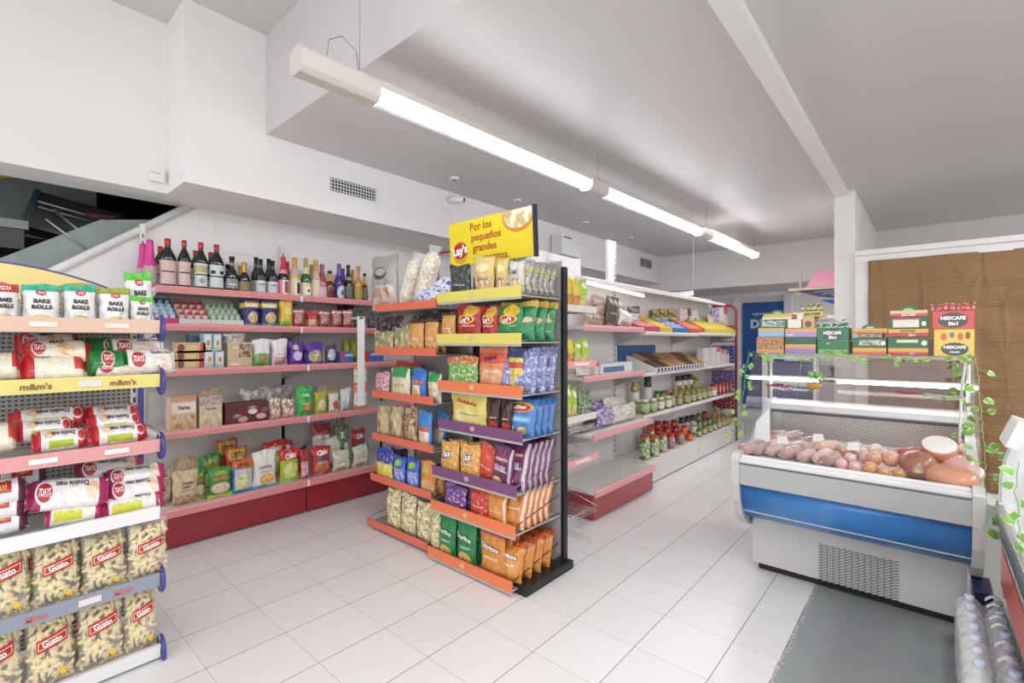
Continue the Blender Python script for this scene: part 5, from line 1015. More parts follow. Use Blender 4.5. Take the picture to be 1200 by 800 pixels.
# ---------------------------------------------------------------- wire rack behind the centre rack (fronts facing +X)
wr = empty('wire_rack', (-2.12, 2.50, 0), PI/2, 'white wire rack with pink rails behind the black centre rack', 'wire rack')
MB().box(0, .40, -.01, 0, .05, 1.85, SHW).build('back_panel', wr)
for xx in (.0, .38): MB().box(xx, xx+.02, -.36, 0, 0, .05, SHW).build('foot', wr)
for z, m, dp in ((1.60, mat('pale_rail', '#e0dad4', .4), .36), (1.232, PINK2, .36), (.872, SHW, .36), (.59, PINK2, .37), (.235, CHR, .38)):
    w_ = MB()
    for k in range(12): w_.tube([(.01+k*.0345, -dp, z), (.01+k*.0345, -.012, z)], .002, CHR, 5)
    for yy in (-dp, -.2, -.02): w_.tube([(.0, yy, z-.003), (.4, yy, z-.003)], .003, CHR, 5)
    w_.tube([(.4, -dp, z+.02), (.4, -.02, z+.11), (.4, -.02, z)], .003, CHR, 5); w_.tube([(.0, -dp, z+.03), (.4, -dp, z+.03)], .0025, CHR, 5)
    s = w_.build('wire_shelf', wr)
    if m is not CHR: 
        rr = MB().prism([(-dp-.002, z-.005), (-dp-.01, z-.005), (-dp-.014, z+.04), (-dp-.002, z+.04)], 'x', .0, .4, m)
        if m is PINK2: rr.box(.12, .3, -dp-.0146, -dp-.0132, z+.008, z+.028, mat('pink_ticket', '#efd9d6', .5))
        rr.build('price_rail', s)
XR = -1.775
R1 = 'the top shelf of the wire rack'; R2 = 'the pink-railed shelf of the wire rack'; R3 = 'the middle shelf of the wire rack'
row('x', XR, 1.605, R1, [('yellow_stick', 666, 672.5, 325, 'slim yellow snack bag'), ('yellow_stick', 673, 681, 327, 'slim yellow snack bag'), ('lime_stick', 681.5, 690, 327, 'slim lime and yellow snack bag')], PI/2)
row('x', XR, 1.237, R2, [('yellow_stick', 667, 674, 398, 'slim yellow snack bag'), ('lime_stick', 675, 683, 400, 'slim green snack bag'), ('lime_stick', 683.5, 692, 398, 'slim green snack bag')], PI/2)
row('x', XR, .877, R3, [('lime_stick', 665, 671, 452, 'slim lime green packet'), ('lime_stick', 671.5, 678, 455, 'slim lime green packet')], PI/2)
# ---------------------------------------------------------------- aisle shelving on the right of the centre rack (fronts facing +X)
AXB = -2.40
shelving('aisle_shelving', (AXB, 3.215, 0), PI/2, 1.065, 'pink-railed section of the aisle shelving with an empty bottom shelf over a red plinth',
         [(1.525, .33, PINK2, .05), (1.115, .33, PINK2, .05), (.665, .42, PINK2, .05)], (.02, 2.0), (.232, .44, DREDT, PINK2, .045), (.0, 1.065), 2.13)
shelving('aisle_shelving', (AXB, 4.285, 0), PI/2, 1.40, 'near white section of the aisle shelving with red-lidded jars', [(1.49, .34, SHW, .035), (1.09, .33, SHW, .035), (.68, .32, SHW, .035)], (.02, 2.0), (.245, .35, SHW, None, .04), (.0,), 2.4)
shelving('aisle_shelving', (AXB, 5.69, 0), PI/2, 1.40, 'far white section of the aisle shelving beside the red tube frame', [(1.50, .34, SHW, .035), (1.09, .33, SHW, .035), (.68, .32, SHW, .035)], (.02, 2.0), (.245, .35, SHW, None, .04), (.0, 1.4), 2.0)
tag(MB().prism([(-2.40, 1.93), (-2.40, 1.99), (-2.16, 1.93), (-2.16, 1.90)], 'y', 3.6, 7.0, SHW).build('shelf_canopy'), 'white sloping canopy over the aisle shelving', 'canopy')
tag(MB().box(-2.46, -2.42, 3.0, 3.72, .1, 2.15, SHW).box(-2.465, -2.415, 2.99, 3.0, .1, 2.16, WHITE).box(-2.465, -2.415, 3.72, 3.73, .1, 2.16, WHITE).build('white_partition', bevel=.003), 'tall white panel standing behind the centre rack', 'partition')
tag(MB().box(-2.41, -2.38, 4.16, 4.27, 1.9, 2.40, WALL).build('square_pillar'), 'white boxed pillar rising over the aisle shelving', 'pillar')
A4 = 'the top aisle shelf'; A3 = 'the third aisle shelf'; A2 = 'the second aisle shelf'; A1 = 'the bottom aisle shelf'
XA = -2.09
row('x', XA, 1.528, A4, [('brown_packet', 688, 697, 367, 'small pinkish brown packet'), ('brown_packet', 697.5, 704, 368, 'small pinkish brown packet'), ('brown_packet', 701, 713, 356, 'light brown coffee packet', dict(back=.05, h=1)), ('brown_packet', 694, 716, 347, 'brown coffee packet at the back', dict(back=.15)),
 ('dark_coffee', 712, 727, 347, 'tall dark brown packet leaning back', dict(tilt=.1)), ('clear_pale', 720, 734, 349, 'pale clear tall packet', dict(back=.06, tilt=.1)), ('white_pink', 727, 743, 364, 'white angular packet', dict(tilt=.2)), ('choc_white', 738, 753, 359, 'white packet with dark brown top', dict(back=.12, up=.05))], PI/2)
def tilted_box(name, u0, u1, X, z, vt, depth, col, fill, label, group, gcol=None, fh=.05, items=0):
    y0, y1 = uX(u0, X), uX(u1, X); w = y1-y0; h = max(.1, zof(X-depth*.4, (y0+y1)/2, vt)-z)
    r = empty(name, (X, (y0+y1)/2, z+.001), PI/2, label, 'display tray', group); t = MB(); cm = mat('tray_'+col.strip('#'), col, .45); T = .004
    t.box(-w/2, w/2, 0, T, 0, fh, cm); t.box(-w/2, w/2, 0, depth, 0, T, cm)
    for sx in (-w/2, w/2-T): t.prism([(T, T), (depth, T), (depth, h), (0, fh)], 'x', sx, sx+T, cm)
    t.box(-w/2, w/2, depth-T, depth, T, h, cm); t.build('carton', r)
    n = items or max(2, int(w/.07)); rnd = random.Random(int(u0))
    for i in range(n):
        for a in range(3):
            q = MB(); ww = (w-.012)/n; x = -w/2+.006+ww*(i+.5); y = .02+a*(depth-.04)/3; zz = .006+(h-.05)*.72*(a/3); q.add([( -ww*.46, 0, 0), (ww*.46, 0, 0), (ww*.46, depth*.3, h*.24+.004), (-ww*.46, depth*.3, h*.24+.004), (-ww*.4, 0, .045), (ww*.4, 0, .045), (ww*.4, depth*.3, h*.24+.05), (-ww*.4, depth*.3, h*.24+.05)],
                [(0, 3, 2, 1), (4, 5, 6, 7), (0, 1, 5, 4), (1, 2, 6, 5), (2, 3, 7, 6), (3, 0, 4, 7)], fill[(i+a) % len(fill)], [[(0, 0), (1, 0), (1, 1), (0, 1)]]*6, M=Matrix.Translation((x, y, zz)))
            q.build('packet', r)
    return r
f1 = [lp('pk_pink', '#cf5a68', [('n', '#e8c4c0', 4, .52)]), lp('pk_pink2', '#d98a94', [('n', '#a83a48', 4, .6)])]
f2 = [lp('pk_yel', '#e2bc34', [('n', '#c9702c', 4, .62)]), lp('pk_yel2', '#e8c840', [('r', .2, .3, .8, .6, '#c9402c')])]
f3 = [lp('pk_blu', '#4a7ac0', [('n', '#dfe4ea', 4, .52)]), lp('pk_blu2', '#7aa0d0', [('n', '#2c5aa8', 4, .55)])]
f4 = [lp('pk_red', '#c84a3c', [('n', '#e8b45a', 4, .56)]), lp('pk_red2', '#d8785a', [('n', '#f0d890', 4, .58)])]
f5 = [lp('pk_gy', '#d8b84a', [('n', '#6a4a34', 5, .58)]), lp('pk_gy2', '#e2cf52', [('n', '#8a6a3c', 5, .6)])]
DT = 'display trays on the top aisle shelf'
tilted_box('display_tray', 752, 773, -2.06, 1.495, 371, .28, '#c8485a', f1, 'sloping tray of pink packets, first of the trays on the top aisle shelf', DT)
tilted_box('display_tray', 773.5, 788, -2.06, 1.495, 370, .28, '#e6c238', f2, 'sloping bright yellow tray right of the pink tray on the top aisle shelf', DT)
tilted_box('display_tray', 788.5, 807, -2.06, 1.495, 371, .28, '#3f70b8', f3, 'sloping tray of blue and white packets on the top aisle shelf', DT)
tilted_box('display_tray', 807.5, 826, -2.06, 1.495, 371, .28, '#d2553c', f4, 'sloping tray of red and orange packets on the top aisle shelf', DT)
tilted_box('display_tray', 826.5, 866, -2.06, 1.505, 373, .28, '#dccb3a', f5, 'wide sloping tray of yellow-brown packets, far end of the top aisle shelf', DT)
row('x', -2.30, 1.495, A4, [('jar_gold', 768, 776, 363, 'small jar behind the trays'), ('jar_gold', 777, 786, 362, 'small jar behind the trays'), ('jar_gold', 787, 795, 362, 'small jar behind the trays'), ('pink_carton', 797, 808, 362, 'beige carton behind the trays'), ('lightblue_box', 809, 820, 362, 'blue carton behind the trays'),
 ('milk_pack', 806, 810, 361, 'thin white carton behind the trays'), ('purple_wrap', 838, 846, 360, 'violet packet behind the trays'), ('milk_pack', 848, 853, 358, 'slim white bottle-like carton behind the trays')], PI/2)
r = empty('serving_plate', (-2.3, uX(832, -2.3), 1.505), 0, 'white oval plate standing behind the trays at the far end of the top aisle shelf', 'plate')
q = MB(); q.lathe([(.01, 0), (.08, .006), (.12, .018), (.122, .022), (.08, .012), (.01, .006)], WHITE, 24, M=Matrix.Translation((0, 0, .165)) @ Matrix.Rotation(PI/2-.2, 4, 'Y')); q.build('plate_disc', r)
q = MB(); q.box(-.04, .04, -.05, .05, 0, .03, WHITE); q.build('stand', r)
# big sloping bin of brown bakery boxes
yb0, yb1 = uX(768, -2.06), uX(826, -2.06); Wb = yb1-yb0
r = empty('bakery_bin', (-2.05, (yb0+yb1)/2, 1.093), PI/2, 'sloping white wire bin full of brown chocolate boxes on the third aisle shelf', 'bin')
t = MB(); t.box(-Wb/2, Wb/2, 0, .004, .0, .045, WHITE).box(-Wb/2, Wb/2, 0, .33, 0, .004, WHITE)
for sx in (-Wb/2, Wb/2-.005): t.prism([(.004, .004), (.33, .004), (.33, .17), (.004, .045)], 'x', sx, sx+.005, WHITE)
t.build('bin_body', r)
t = MB(); 
for k in range(16): t.box(-Wb/2+.03+k*(Wb-.06)/16, -Wb/2+.03+(k+.55)*(Wb-.06)/16, -.0012, -.0002, .008, .038, NAVYT)
t.build('front_label', r)
BR = [mat('choc_brown', '#6e4a30', .4), mat('kraft_brown', '#a8784a', .5), mat('choc_dark', '#4a2e20', .35), mat('pinkish_brown', '#b88a70', .45), mat('ochre_box', '#b88a44', .45)]
for i in range(9):
    for a in range(2):
        wq = (Wb-.02)/9; x = -Wb/2+.01+wq*(i+.5); y = .02+.145*a; z = .01+.062*a; 
        q = MB(); q.box(-wq*.46, wq*.46, 0, .15, 0, .05, BR[(i*2+a*3) % 5], M=Matrix.Translation((x, y, z)) @ Matrix.Rotation(.42, 4, 'X')); q.build('chocolate_box', r, bevel=.002)
row('x', XA-.03, 1.093, A3, [('pink_carton', 824, 832, 408, 'pale pink carton'), ('pink_carton', 832.5, 839, 407, 'pale pink carton'), ('milk_pack', 839.5, 845, 406, 'white carton with red top'), ('milk_pack', 846, 850, 409, 'white carton with red top'), ('milk_pack', 851, 855, 410, 'white carton with red top')], PI/2)
# white goods on the pink third shelf
row('x', XA, 1.118, A3, [('pale_veg', 680, 697, 431, 'white crumpled wrapped packet'), ('pink_carton', 714, 728, 428, 'low white and brown carton', dict(back=.15)), ('milk_pack', 697, 702, 425, 'white cup packet', dict(back=.05))], PI/2)
y0, y1 = uX(706, -2.11), uX(742, -2.11)
r = empty('white_tray_box', (-2.12, (y0+y1)/2, 1.119), PI/2, 'flat white box with a blue panel on the pink-railed third aisle shelf', 'box'); ww = y1-y0
MB().box(-ww/2, ww/2, 0, .16, 0, .085, mat('box_white', '#e9e8e8', .45)).build('carton', r, bevel=.002); MB().box(-ww*.44, ww*.22, -.001, 0, .012, .06, mat('box_blue', '#5f7fae', .45)).build('front_panel', r); MB().box(-ww/2, ww/2, -.004, .16, .085, .09, mat('box_white', '', .45)).build('lid', r)
tag(MB().box(-2.385, -2.379, uX(724, -2.38), uX(768, -2.38), 1.12, 1.36, mat('blue_panel', '#1f5488', .45)).build('blue_board'), 'plain blue board against the aisle shelf back below the bakery bin', 'board')
row('x', XA+.02, .668, A2, [('greyish_wrap', 672, 705, 500, 'flat brown and grey wrapped packet', dict(lean=.3)), ('purple_wrap', 705, 723, 478, 'purple and clear bag'), ('purple_wrap', 690, 712, 470, 'purple bag lying in the back', dict(back=.2)), ('green_leaf_bag', 681, 696, 456, 'green and clear bag on the heap', dict(back=.12, up=.06)), ('pale_veg', 722, 750, 474, 'white vegetable bag'), ('pale_veg', 712, 738, 465, 'clear white bag behind', dict(back=.14)), ('purple_wrap', 676, 690, 466, 'purple bag in the back corner', dict(back=.2)), ('greyish_wrap', 668, 690, 484, 'grey and white wrapped packet', dict(back=.1, lean=.3))], PI/2)
# jars: rows on X planes
def jarrow(z, X, where, items):
    for key, u, vt, desc in items:
        k = KINDS[key]; y = uX(u, X); h = zof(X, y, vt)-z; wd = k['w']
        place(key, X, y, z+.0008, wd, h if vt else k['h'], wd, PI/2, label=desc+' on '+where, group='jars on '+where)
jarrow(.683, -2.13, A2, [('jar_white_lid', 756, 467.5, 'jar with white lid and light green label'), ('jar_white_lid', 765, 466.5, 'jar with white lid and light green label'), ('jar_white_lid2', 774, 465, 'jar with white lid and pale label'), ('jar_white_lid2', 782.5, 463.5, 'jar with white lid and pale label'),
 ('jar_green_lid', 788, 460, 'olive jar with green lid'), ('jar_brown', 796, 462, 'brown spread jar'), ('jar_gold', 804.5, 459, 'olive jar with gold lid'), ('jar_gold', 811.5, 457.5, 'olive jar with gold lid'), ('jar_gold', 818, 456, 'olive jar with gold lid'), ('jar_gold', 824, 455, 'olive jar with gold lid'), ('jar_gold', 830, 453.5, 'olive jar with gold lid'), ('jar_olive', 835.5, 452.5, 'olive jar with gold lid')])
jarrow(.683, -2.24, A2, [('jar_white_lid', 747, 468, 'jar with white lid, back row,'), ('jar_green_lid', 770, 458, 'olive jar with green lid, back row,'), ('jar_green_lid', 777, 457.5, 'olive jar with green lid, back row,'), ('jar_brown', 784, 456.5, 'brown spread jar, back row,'), ('jar_brown', 791, 454, 'brown spread jar, back row,'), ('jar_gold', 799, 452, 'olive jar with gold lid, back row,'), ('jar_gold', 806, 451, 'olive jar with gold lid, back row,'), ('jar_gold', 813, 450, 'olive jar with gold lid, back row,')])
jarrow(.79, -2.30, A2, [('jar_dark', 795, 440, 'dark jar stacked at the back'), ('jar_dark', 801.5, 439, 'dark jar stacked at the back'), ('jar_dark', 808, 438.5, 'dark jar stacked at the back'), ('jar_gold', 815.5, 441, 'olive jar stacked at the back')])
jarrow(.683, -2.30, A2, [('jar_olive', 744, 448, 'large jar of green pickles with gold lid'), ('jar_dark', 759, 441, 'tall dark jar with grey label')])
for i in range(5):
    u = 840+i*4.2; y = uX(u, -2.12)
    K('redbox%d' % i, 'sauce_packet', .05, .13, .08, '#b83a38', [('r', .1, .3, .9, .7, '#dcc4b4')], shape='box', cat='box') if i == 0 else None
    place('redbox0', -2.16, y, .684, .075, zof(-2.12, y, 450-i*.8)-.684, .08, PI/2, label='small red and cream box, far end of '+A2, group='red boxes on the second aisle shelf')
jarrow(.248, -2.11, A1, [('jar_big_red', 755.5, 509, 'large pickle jar with red lid'), ('jar_big_red', 775.5, 508.5, 'large pickle jar with red lid')][:1])
for X, lst in ((-2.10, [('jar_big_red', 766, 511), ('jar_grape', 795, 505.5), ('jar_grape', 808, 504.5), ('jar_orange', 785, 507), ('jar_orange', 808, 508.5)][:1]),): pass
big = [(-2.12, 752, 507.5), (-2.105, 766.5, 509.5), (-2.12, 776, 507)]
for X, u, v in big[1:]: place('jar_big_red', X, uX(u, X), .248, .11, zof(X, uX(u, X), v)-.248, .10, PI/2, label='large pickle jar with red lid on '+A1, group='red-lidded jars')
jarrow(.248, -2.12, A1, [('jar_grape', 786.5, 507.5, 'orange pepper jar with red lid'), ('jar_grape', 797.5, 505, 'orange pepper jar with red lid'), ('jar_orange', 808, 507.5, 'short orange jar with red lid')])
jarrow(.248, -2.22, A1, [('jar_big_red', 762, 501, 'pickle jar with red lid, second row,'), ('jar_redlid_back', 772, 501.5, 'red pepper jar, second row,'), ('jar_redlid_back', 782, 499.5, 'red pepper jar, second row,'), ('jar_redlid_back', 792, 499, 'red pepper jar, second row,'), ('jar_orange', 802, 498, 'orange pepper jar, second row,')])
jarrow(.248, -2.31, A1, [('jar_redlid_back', 762, 494, 'red pepper jar, rear row,'), ('jar_redlid_back', 771, 493.5, 'red pepper jar, rear row,'), ('jar_redlid_back', 780, 493, 'red pepper jar, rear row,'), ('jar_redlid_back', 790, 492, 'red pepper jar, rear row,'), ('jar_dark', 799, 489, 'dark-lidded jar, rear row,'), ('jar_dark', 806, 487.5, 'dark-lidded jar, rear row,')])
jarrow(.248, -2.12, A1, [('jar_green_lid', 819, 503, 'olive jar with green lid'), ('jar_green_lid', 825.5, 499, 'olive jar with green lid'), ('jar_green_lid', 831.5, 496, 'olive jar with green lid'), ('jar_green_lid', 837, 494, 'olive jar with green lid'), ('jar_brown', 842.5, 490.5, 'brown jar with gold lid'), ('jar_brown', 847.5, 488.5, 'brown jar with gold lid'), ('jar_brown', 852, 487, 'brown jar with gold lid'), ('jar_brown', 856.5, 486, 'brown jar with gold lid'), ('jar_brown', 861, 485, 'brown jar with gold lid')])
jarrow(.248, -2.22, A1, [('jar_white_lid2', 813, 495, 'jar with white lid, second row,'), ('jar_green_lid', 819.5, 492, 'olive jar with green lid, second row,'), ('jar_green_lid', 825.5, 490.5, 'olive jar with green lid, second row,'), ('jar_green_lid', 831, 489, 'olive jar with green lid, second row,'), ('jar_brown', 837, 486, 'brown jar, second row,'), ('jar_brown', 842, 484.5, 'brown jar, second row,'), ('jar_brown', 847, 483.5, 'brown jar, second row,')])
jarrow(.248, -2.31, A1, [('jar_dark', 812, 486, 'dark jar, rear row,'), ('jar_green_lid', 819, 484, 'olive jar with green lid, rear row,'), ('jar_redlid_back', 826, 482, 'red-lidded jar, rear row,'), ('jar_brown', 838, 476, 'brown jar, rear row,'), ('jar_white_lid2', 846, 474, 'white-lidded jar, rear row,')])
# red tube frame at the far end of the aisle
r = empty('red_tube_frame', (-2.3, 7.16, 0), 0, 'dark red tubular frame rack standing at the far end of the aisle shelving', 'rack')
TX0, TX1 = -2.52, -2.06; pts = [(TX0, 7.16, 0), (TX0, 7.16, 1.8)]+[(TX0+.08-.08*math.cos(a), 7.16, 1.83+.08*math.sin(a)) for a in [PI/2*k/5 for k in range(6)]]+[(TX1-.08+.08*math.sin(a), 7.16, 1.83+.08*math.cos(a)) for a in [PI/2*k/5 for k in range(6)]]+[(TX1, 7.16, 0)]
b = MB(); b.tube(pts, .017, mat('crimson_tube', '#8f1226', .35, coat=.3), 10); b.build('tube_frame', r, r.location)
for z in (.45, .75, 1.1, 1.4, 1.62): b = MB(); b.tube([(TX0, 7.16, z), (TX1, 7.16, z)], .008, _M['crimson_tube'], 8); b.box(TX0+.02, TX1-.02, 7.16, 7.5, z-.01, z, SHW); b.build('rack_shelf', r, r.location)
b = MB()
for z, c in ((1.1, '#2a62b0'), (.75, '#6a5aa8'), (.45, '#9c2030')):
    q = MB().box(TX0+.05, TX1-.04, 7.2, 7.36, z+.001, z+.24, prt('carton_'+c.strip('#'), c, [('n', '#d8d4e0', 5, .58)])); tag(q.build('stacked_carton', bevel=.003), {'#2a62b0': 'blue carton', '#6a5aa8': 'violet carton', '#9c2030': 'dark red carton'}[c]+' on the red tube frame rack', 'carton')

# ---------------------------------------------------------------- far wall things
b = MB().box(-2.58, -1.92, 9.36, 9.38, .2, 2.10, mat('poster_blue', '#14559f', .45)); PB = b.build('blue_door_panel', bevel=.003)
tag(PB, 'tall blue panel with white letters on the far wall, left of the deli counter', 'panel')
b = MB(); b.text('DIA', mat('poster_grey', '#c9d4de', .5), -2.27, 1.72, .20, y=9.358, bold=.06); b.build('large_lettering', PB); b = MB(); b.text('supermercado', mat('poster_grey', '', .5), -2.2, 1.90, .075, y=9.358); b.build('lettering', PB)
for x in (-2.66, -1.84): tag(MB().box(x-.06, x+.06, 9.30, 9.399, 0, 2.2, WHITE).build('door_post', bevel=.004), 'white post on the %s of the tall blue panel' % ('left' if x < -2.2 else 'right'), 'post')
tag(MB().box(-3.4, -1.2, 9.33, 9.40, 2.2, 2.28, WHITE).build('door_lintel', bevel=.004), 'white horizontal beam above the tall blue panel', 'beam')
# kitchen-like units seen through the deli glass
r = empty('storage_rack', (-1.25, 6.9, 0), 0, 'white open storage rack with purple and grey trays seen through the deli glass', 'rack')
b = MB(); 
for x in (-1.62, -1.05, -.80): b.box(x-.03, x+.03, 6.85, 6.95, 0, 1.72, WHITE)
b.build('post', r, r.location)
b = MB(); 
for z in (.55, .88, 1.2, 1.45, 1.7): b.box(-1.62, -.78, 6.88, 7.2, z-.02, z+.02, WHITE)
b.build('shelf_board', r, r.location)
for i, (x0, x1, z, h, c, n_) in enumerate([(-1.58, -1.08, .905, .24, '#5c5478', 'dark violet crate, upper left'), (-1.58, -1.08, .575, .24, '#66607c', 'dusky violet crate, lower left'), (-1.02, -.84, .905, .2, '#8a8a90', 'grey crate, upper right'), (-1.58, -1.3, 1.47, .16, '#b0aeb0', 'pale grey box, top left'), (-1.25, -1.08, 1.47, .14, '#6e6c74', 'dark grey box, top middle')]):
    tag(MB().box(x0, x1, 6.9, 7.15, z, z+h, mat('crate_'+c.strip('#'), c, .5)).build('storage_crate', bevel=.006), n_+' in the white storage rack behind the deli', 'crate', 'crates in the storage rack')
# wall shelf with pink lamp-like box
r = empty('ledge_shelf', (-1.1, 7.7, 2.12), 0, 'beige ledge shelf with a dark violet slatted box below, left of the white column', 'shelf')
MB().box(-1.50, -.76, 7.62, 7.95, 2.105, 2.14, mat('beige_board', '#cdbb98', .5)).build('board', r, r.location, .003); MB().box(-1.48, -1.46, 7.9, 8.3, 2.07, 2.105, WHITE).box(-.8, -.78, 7.9, 8.3, 2.07, 2.105, WHITE).box(-1.48, -1.46, 8.26, 8.299, 2.07, 2.42, WHITE).box(-.8, -.78, 8.26, 8.299, 2.07, 2.42, WHITE).build('bracket', r, r.location)
PK = mat('pink_plastic', '#e69aae', .35, coat=.3)
b = MB(); V = [(-1.30, 7.64, 2.142), (-.78, 7.64, 2.142), (-.78, 7.92, 2.142), (-1.30, 7.92, 2.142), (-1.16, 7.72, 2.38), (-.80, 7.72, 2.39), (-.80, 7.88, 2.39), (-1.16, 7.88, 2.38)]
b.add(V, [(0, 3, 2, 1), (4, 5, 6, 7), (0, 1, 5, 4), (1, 2, 6, 5), (2, 3, 7, 6), (3, 0, 4, 7)], PK); tag(b.build('pink_case', bevel=.01), 'pink wedge-shaped case on the beige ledge shelf beside the column', 'case')
MB().prism([(-1.40, 2.105), (-.77, 2.105), (-.77, 1.97), (-1.18, 2.03)], 'y', 7.66, 7.9, mat('dusky_violet', '#4a4668', .5)).build('slatted_cabinet', r, r.location)
b = MB(); 
for k in range(3): b.box(-1.2+.1*k, -.78, 7.648, 7.658, 2.075-.03*k, 2.085-.03*k, mat('lavender_slat', '#a8a4c4', .5))
b.build('slat', r, r.location); MB().prism([(-1.12, 1.965), (-.77, 1.965), (-.77, 1.86), (-.92, 1.88)], 'y', 7.66, 7.9, mat('poster_blue', '', .5)).build('lower_panel', r, r.location)
tag(MB().box(-1.55, -1.22, 7.3, 7.5, 1.55, 1.78, mat('box_white', '', .5)).box(-1.2, -.86, 7.35, 7.5, 1.5, 1.62, mat('box_white', '', .5)).build('wall_cabinet', bevel=.006), 'pale box cabinet seen above the coffee boxes, left of the column', 'cabinet')
# papered shop window
TR = WHITE
struct('window_1', MB().box(-.56, 3.2, 5.80, 5.88, 2.17, 2.24, TR).box(-.56, 3.2, 5.77, 5.90, 2.24, 2.29, TR).box(-.56, -.455, 5.81, 5.88, 0, 2.17, TR).box(-.455, 3.2, 5.81, 5.87, 0, .12, TR), .003)
KR = NT('kraft_paper'); c_ = KR.obj(); mp = KR.n('ShaderNodeMapping'); KR.l(c_, mp.inputs[0]); mp.inputs['Scale'].default_value = (1.2, 1, 9)
n1 = KR.noise(mp.outputs[0], 3.5, 6, .65); n2 = KR.noise(c_, 2.0, 4)
KR.l(KR.mix(KR.math('MULTIPLY', KR.math('ADD', n1.outputs[0], n2.outputs[0]), .55), '#8c6846', '#a5805a'), KR.b.inputs['Base Color']); KR.b.inputs['Roughness'].default_value = .6
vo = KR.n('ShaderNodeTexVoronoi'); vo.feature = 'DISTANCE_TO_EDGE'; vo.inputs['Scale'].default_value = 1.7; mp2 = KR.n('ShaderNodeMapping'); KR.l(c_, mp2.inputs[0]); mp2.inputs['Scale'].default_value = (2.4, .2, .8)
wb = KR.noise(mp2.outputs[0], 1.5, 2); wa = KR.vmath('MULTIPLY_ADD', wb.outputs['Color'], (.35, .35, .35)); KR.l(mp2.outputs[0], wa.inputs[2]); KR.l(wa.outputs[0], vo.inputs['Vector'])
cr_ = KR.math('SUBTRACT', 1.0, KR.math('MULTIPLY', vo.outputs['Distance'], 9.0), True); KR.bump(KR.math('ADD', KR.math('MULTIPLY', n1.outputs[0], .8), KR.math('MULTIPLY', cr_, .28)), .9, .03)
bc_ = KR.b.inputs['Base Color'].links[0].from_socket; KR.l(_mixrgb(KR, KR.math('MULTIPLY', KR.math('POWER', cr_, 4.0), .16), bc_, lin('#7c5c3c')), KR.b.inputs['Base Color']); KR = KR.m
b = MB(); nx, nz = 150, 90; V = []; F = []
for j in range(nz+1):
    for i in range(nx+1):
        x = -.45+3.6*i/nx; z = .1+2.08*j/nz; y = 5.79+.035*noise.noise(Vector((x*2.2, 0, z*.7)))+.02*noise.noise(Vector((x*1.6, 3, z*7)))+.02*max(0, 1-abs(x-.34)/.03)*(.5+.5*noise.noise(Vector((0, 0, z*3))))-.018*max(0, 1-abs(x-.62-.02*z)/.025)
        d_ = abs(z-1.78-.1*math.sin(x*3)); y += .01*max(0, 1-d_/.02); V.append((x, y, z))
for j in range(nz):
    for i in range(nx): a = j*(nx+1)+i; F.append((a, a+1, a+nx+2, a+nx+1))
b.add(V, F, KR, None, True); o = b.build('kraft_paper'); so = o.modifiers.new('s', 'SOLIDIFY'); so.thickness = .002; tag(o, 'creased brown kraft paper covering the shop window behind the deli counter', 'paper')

# ---------------------------------------------------------------- deli counter
CX0, CX1 = -.862, .172
dc = empty('deli_counter', (-.34, 3.5, 0), 0, 'white refrigerated deli counter with blue front panel and tall glass top', 'display counter')
CW = mat('counter_pale_grey', '#c9c6c3', .35, coat=.3); CWW = mat('counter_white', '#e4e2e0', .3, coat=.3); CBL = mat('counter_blue', '#3f86cc', .3, .1, coat=.4); CGL = mat('counter_band_grey', '#b7b6b6', .35, .15)
L = dc.location
MB().box(-.822, .135, 3.19, 3.88, .05, .42, CW).build('body', dc, L, .004)
MB().box(-.80, .12, 3.24, 3.86, .0, .05, BLKM).build('base', dc, L)
b = MB()
for row_ in range(27):
    z = .052+row_*.0077
    for k in range(13):
        x = -.478+k*.0282+(row_ % 2)*.011
        if x+.017 < -.112: b.box(x, x+.018, 3.1885, 3.1905, z, z+.0036, BLKM)
b.build('vent_grille', dc, L)
def loft(mb, prof, x0, x1, m, smooth=True):
    n = len(prof); V = [(x0, y, z) for y, z in prof]+[(x1, y, z) for y, z in prof]
    mb.add(V, [(i, n+i, n+i+1, i+1) for i in range(n-1)], m, None, smooth); return mb
bel = [(3.19, .33)]+[(3.19-.20*math.sin(t)**.9, .335+.225*(1-math.cos(t))) for t in [PI/2*k/10 for k in range(1, 11)]]
bl = MB(); loft(bl, bel, CX0+.03, CX1-.03, CBL); o = bl.build('front_panel', dc, L); so = o.modifiers.new('s', 'SOLIDIFY'); so.thickness = .006
gb = MB().prism([(2.985, .563), (2.958, .575), (2.952, .69), (2.965, .70), (3.0, .70), (3.0, .563)], 'x', CX0+.03, CX1-.03, CGL); gb.build('front_band', dc, L)
MB().box(CX0+.03, CX1-.03, 2.955, 3.04, .70, .722, CWW).box(CX0+.03, CX1-.03, 2.985, 3.0, .722, .74, CWW).box(CX0+.031, CX1-.031, 2.951, 2.957, .69, .696, mat('seam_dark', '#55524f', .5)).build('front_rim', dc, L, .003)
endp = [(3.20, .27), (3.12, .30), (3.03, .37), (2.97, .47), (2.945, .58), (2.94, .72), (2.97, .75), (3.3, .76), (3.60, .88), (3.72, .985), (3.86, 1.0), (3.92, .95), (3.92, .27)]
for xa, xb in ((CX0-.012, CX0+.03), (CX1-.03, CX1+.012)): MB().prism(endp, 'x', xa, xb, CW).build('end_panel', dc, L, .006)
MB().box(CX0+.03, CX1-.03, 3.04, 3.72, .40, .685, CW).build('tub', dc, L)
MB().prism([(3.04, .685), (3.04, .700), (3.70, .76), (3.70, .685)], 'x', CX0+.032, CX1-.032, mat('tray_steel', '#e4dcd8', .4, .1)).build('display_deck', dc, L)
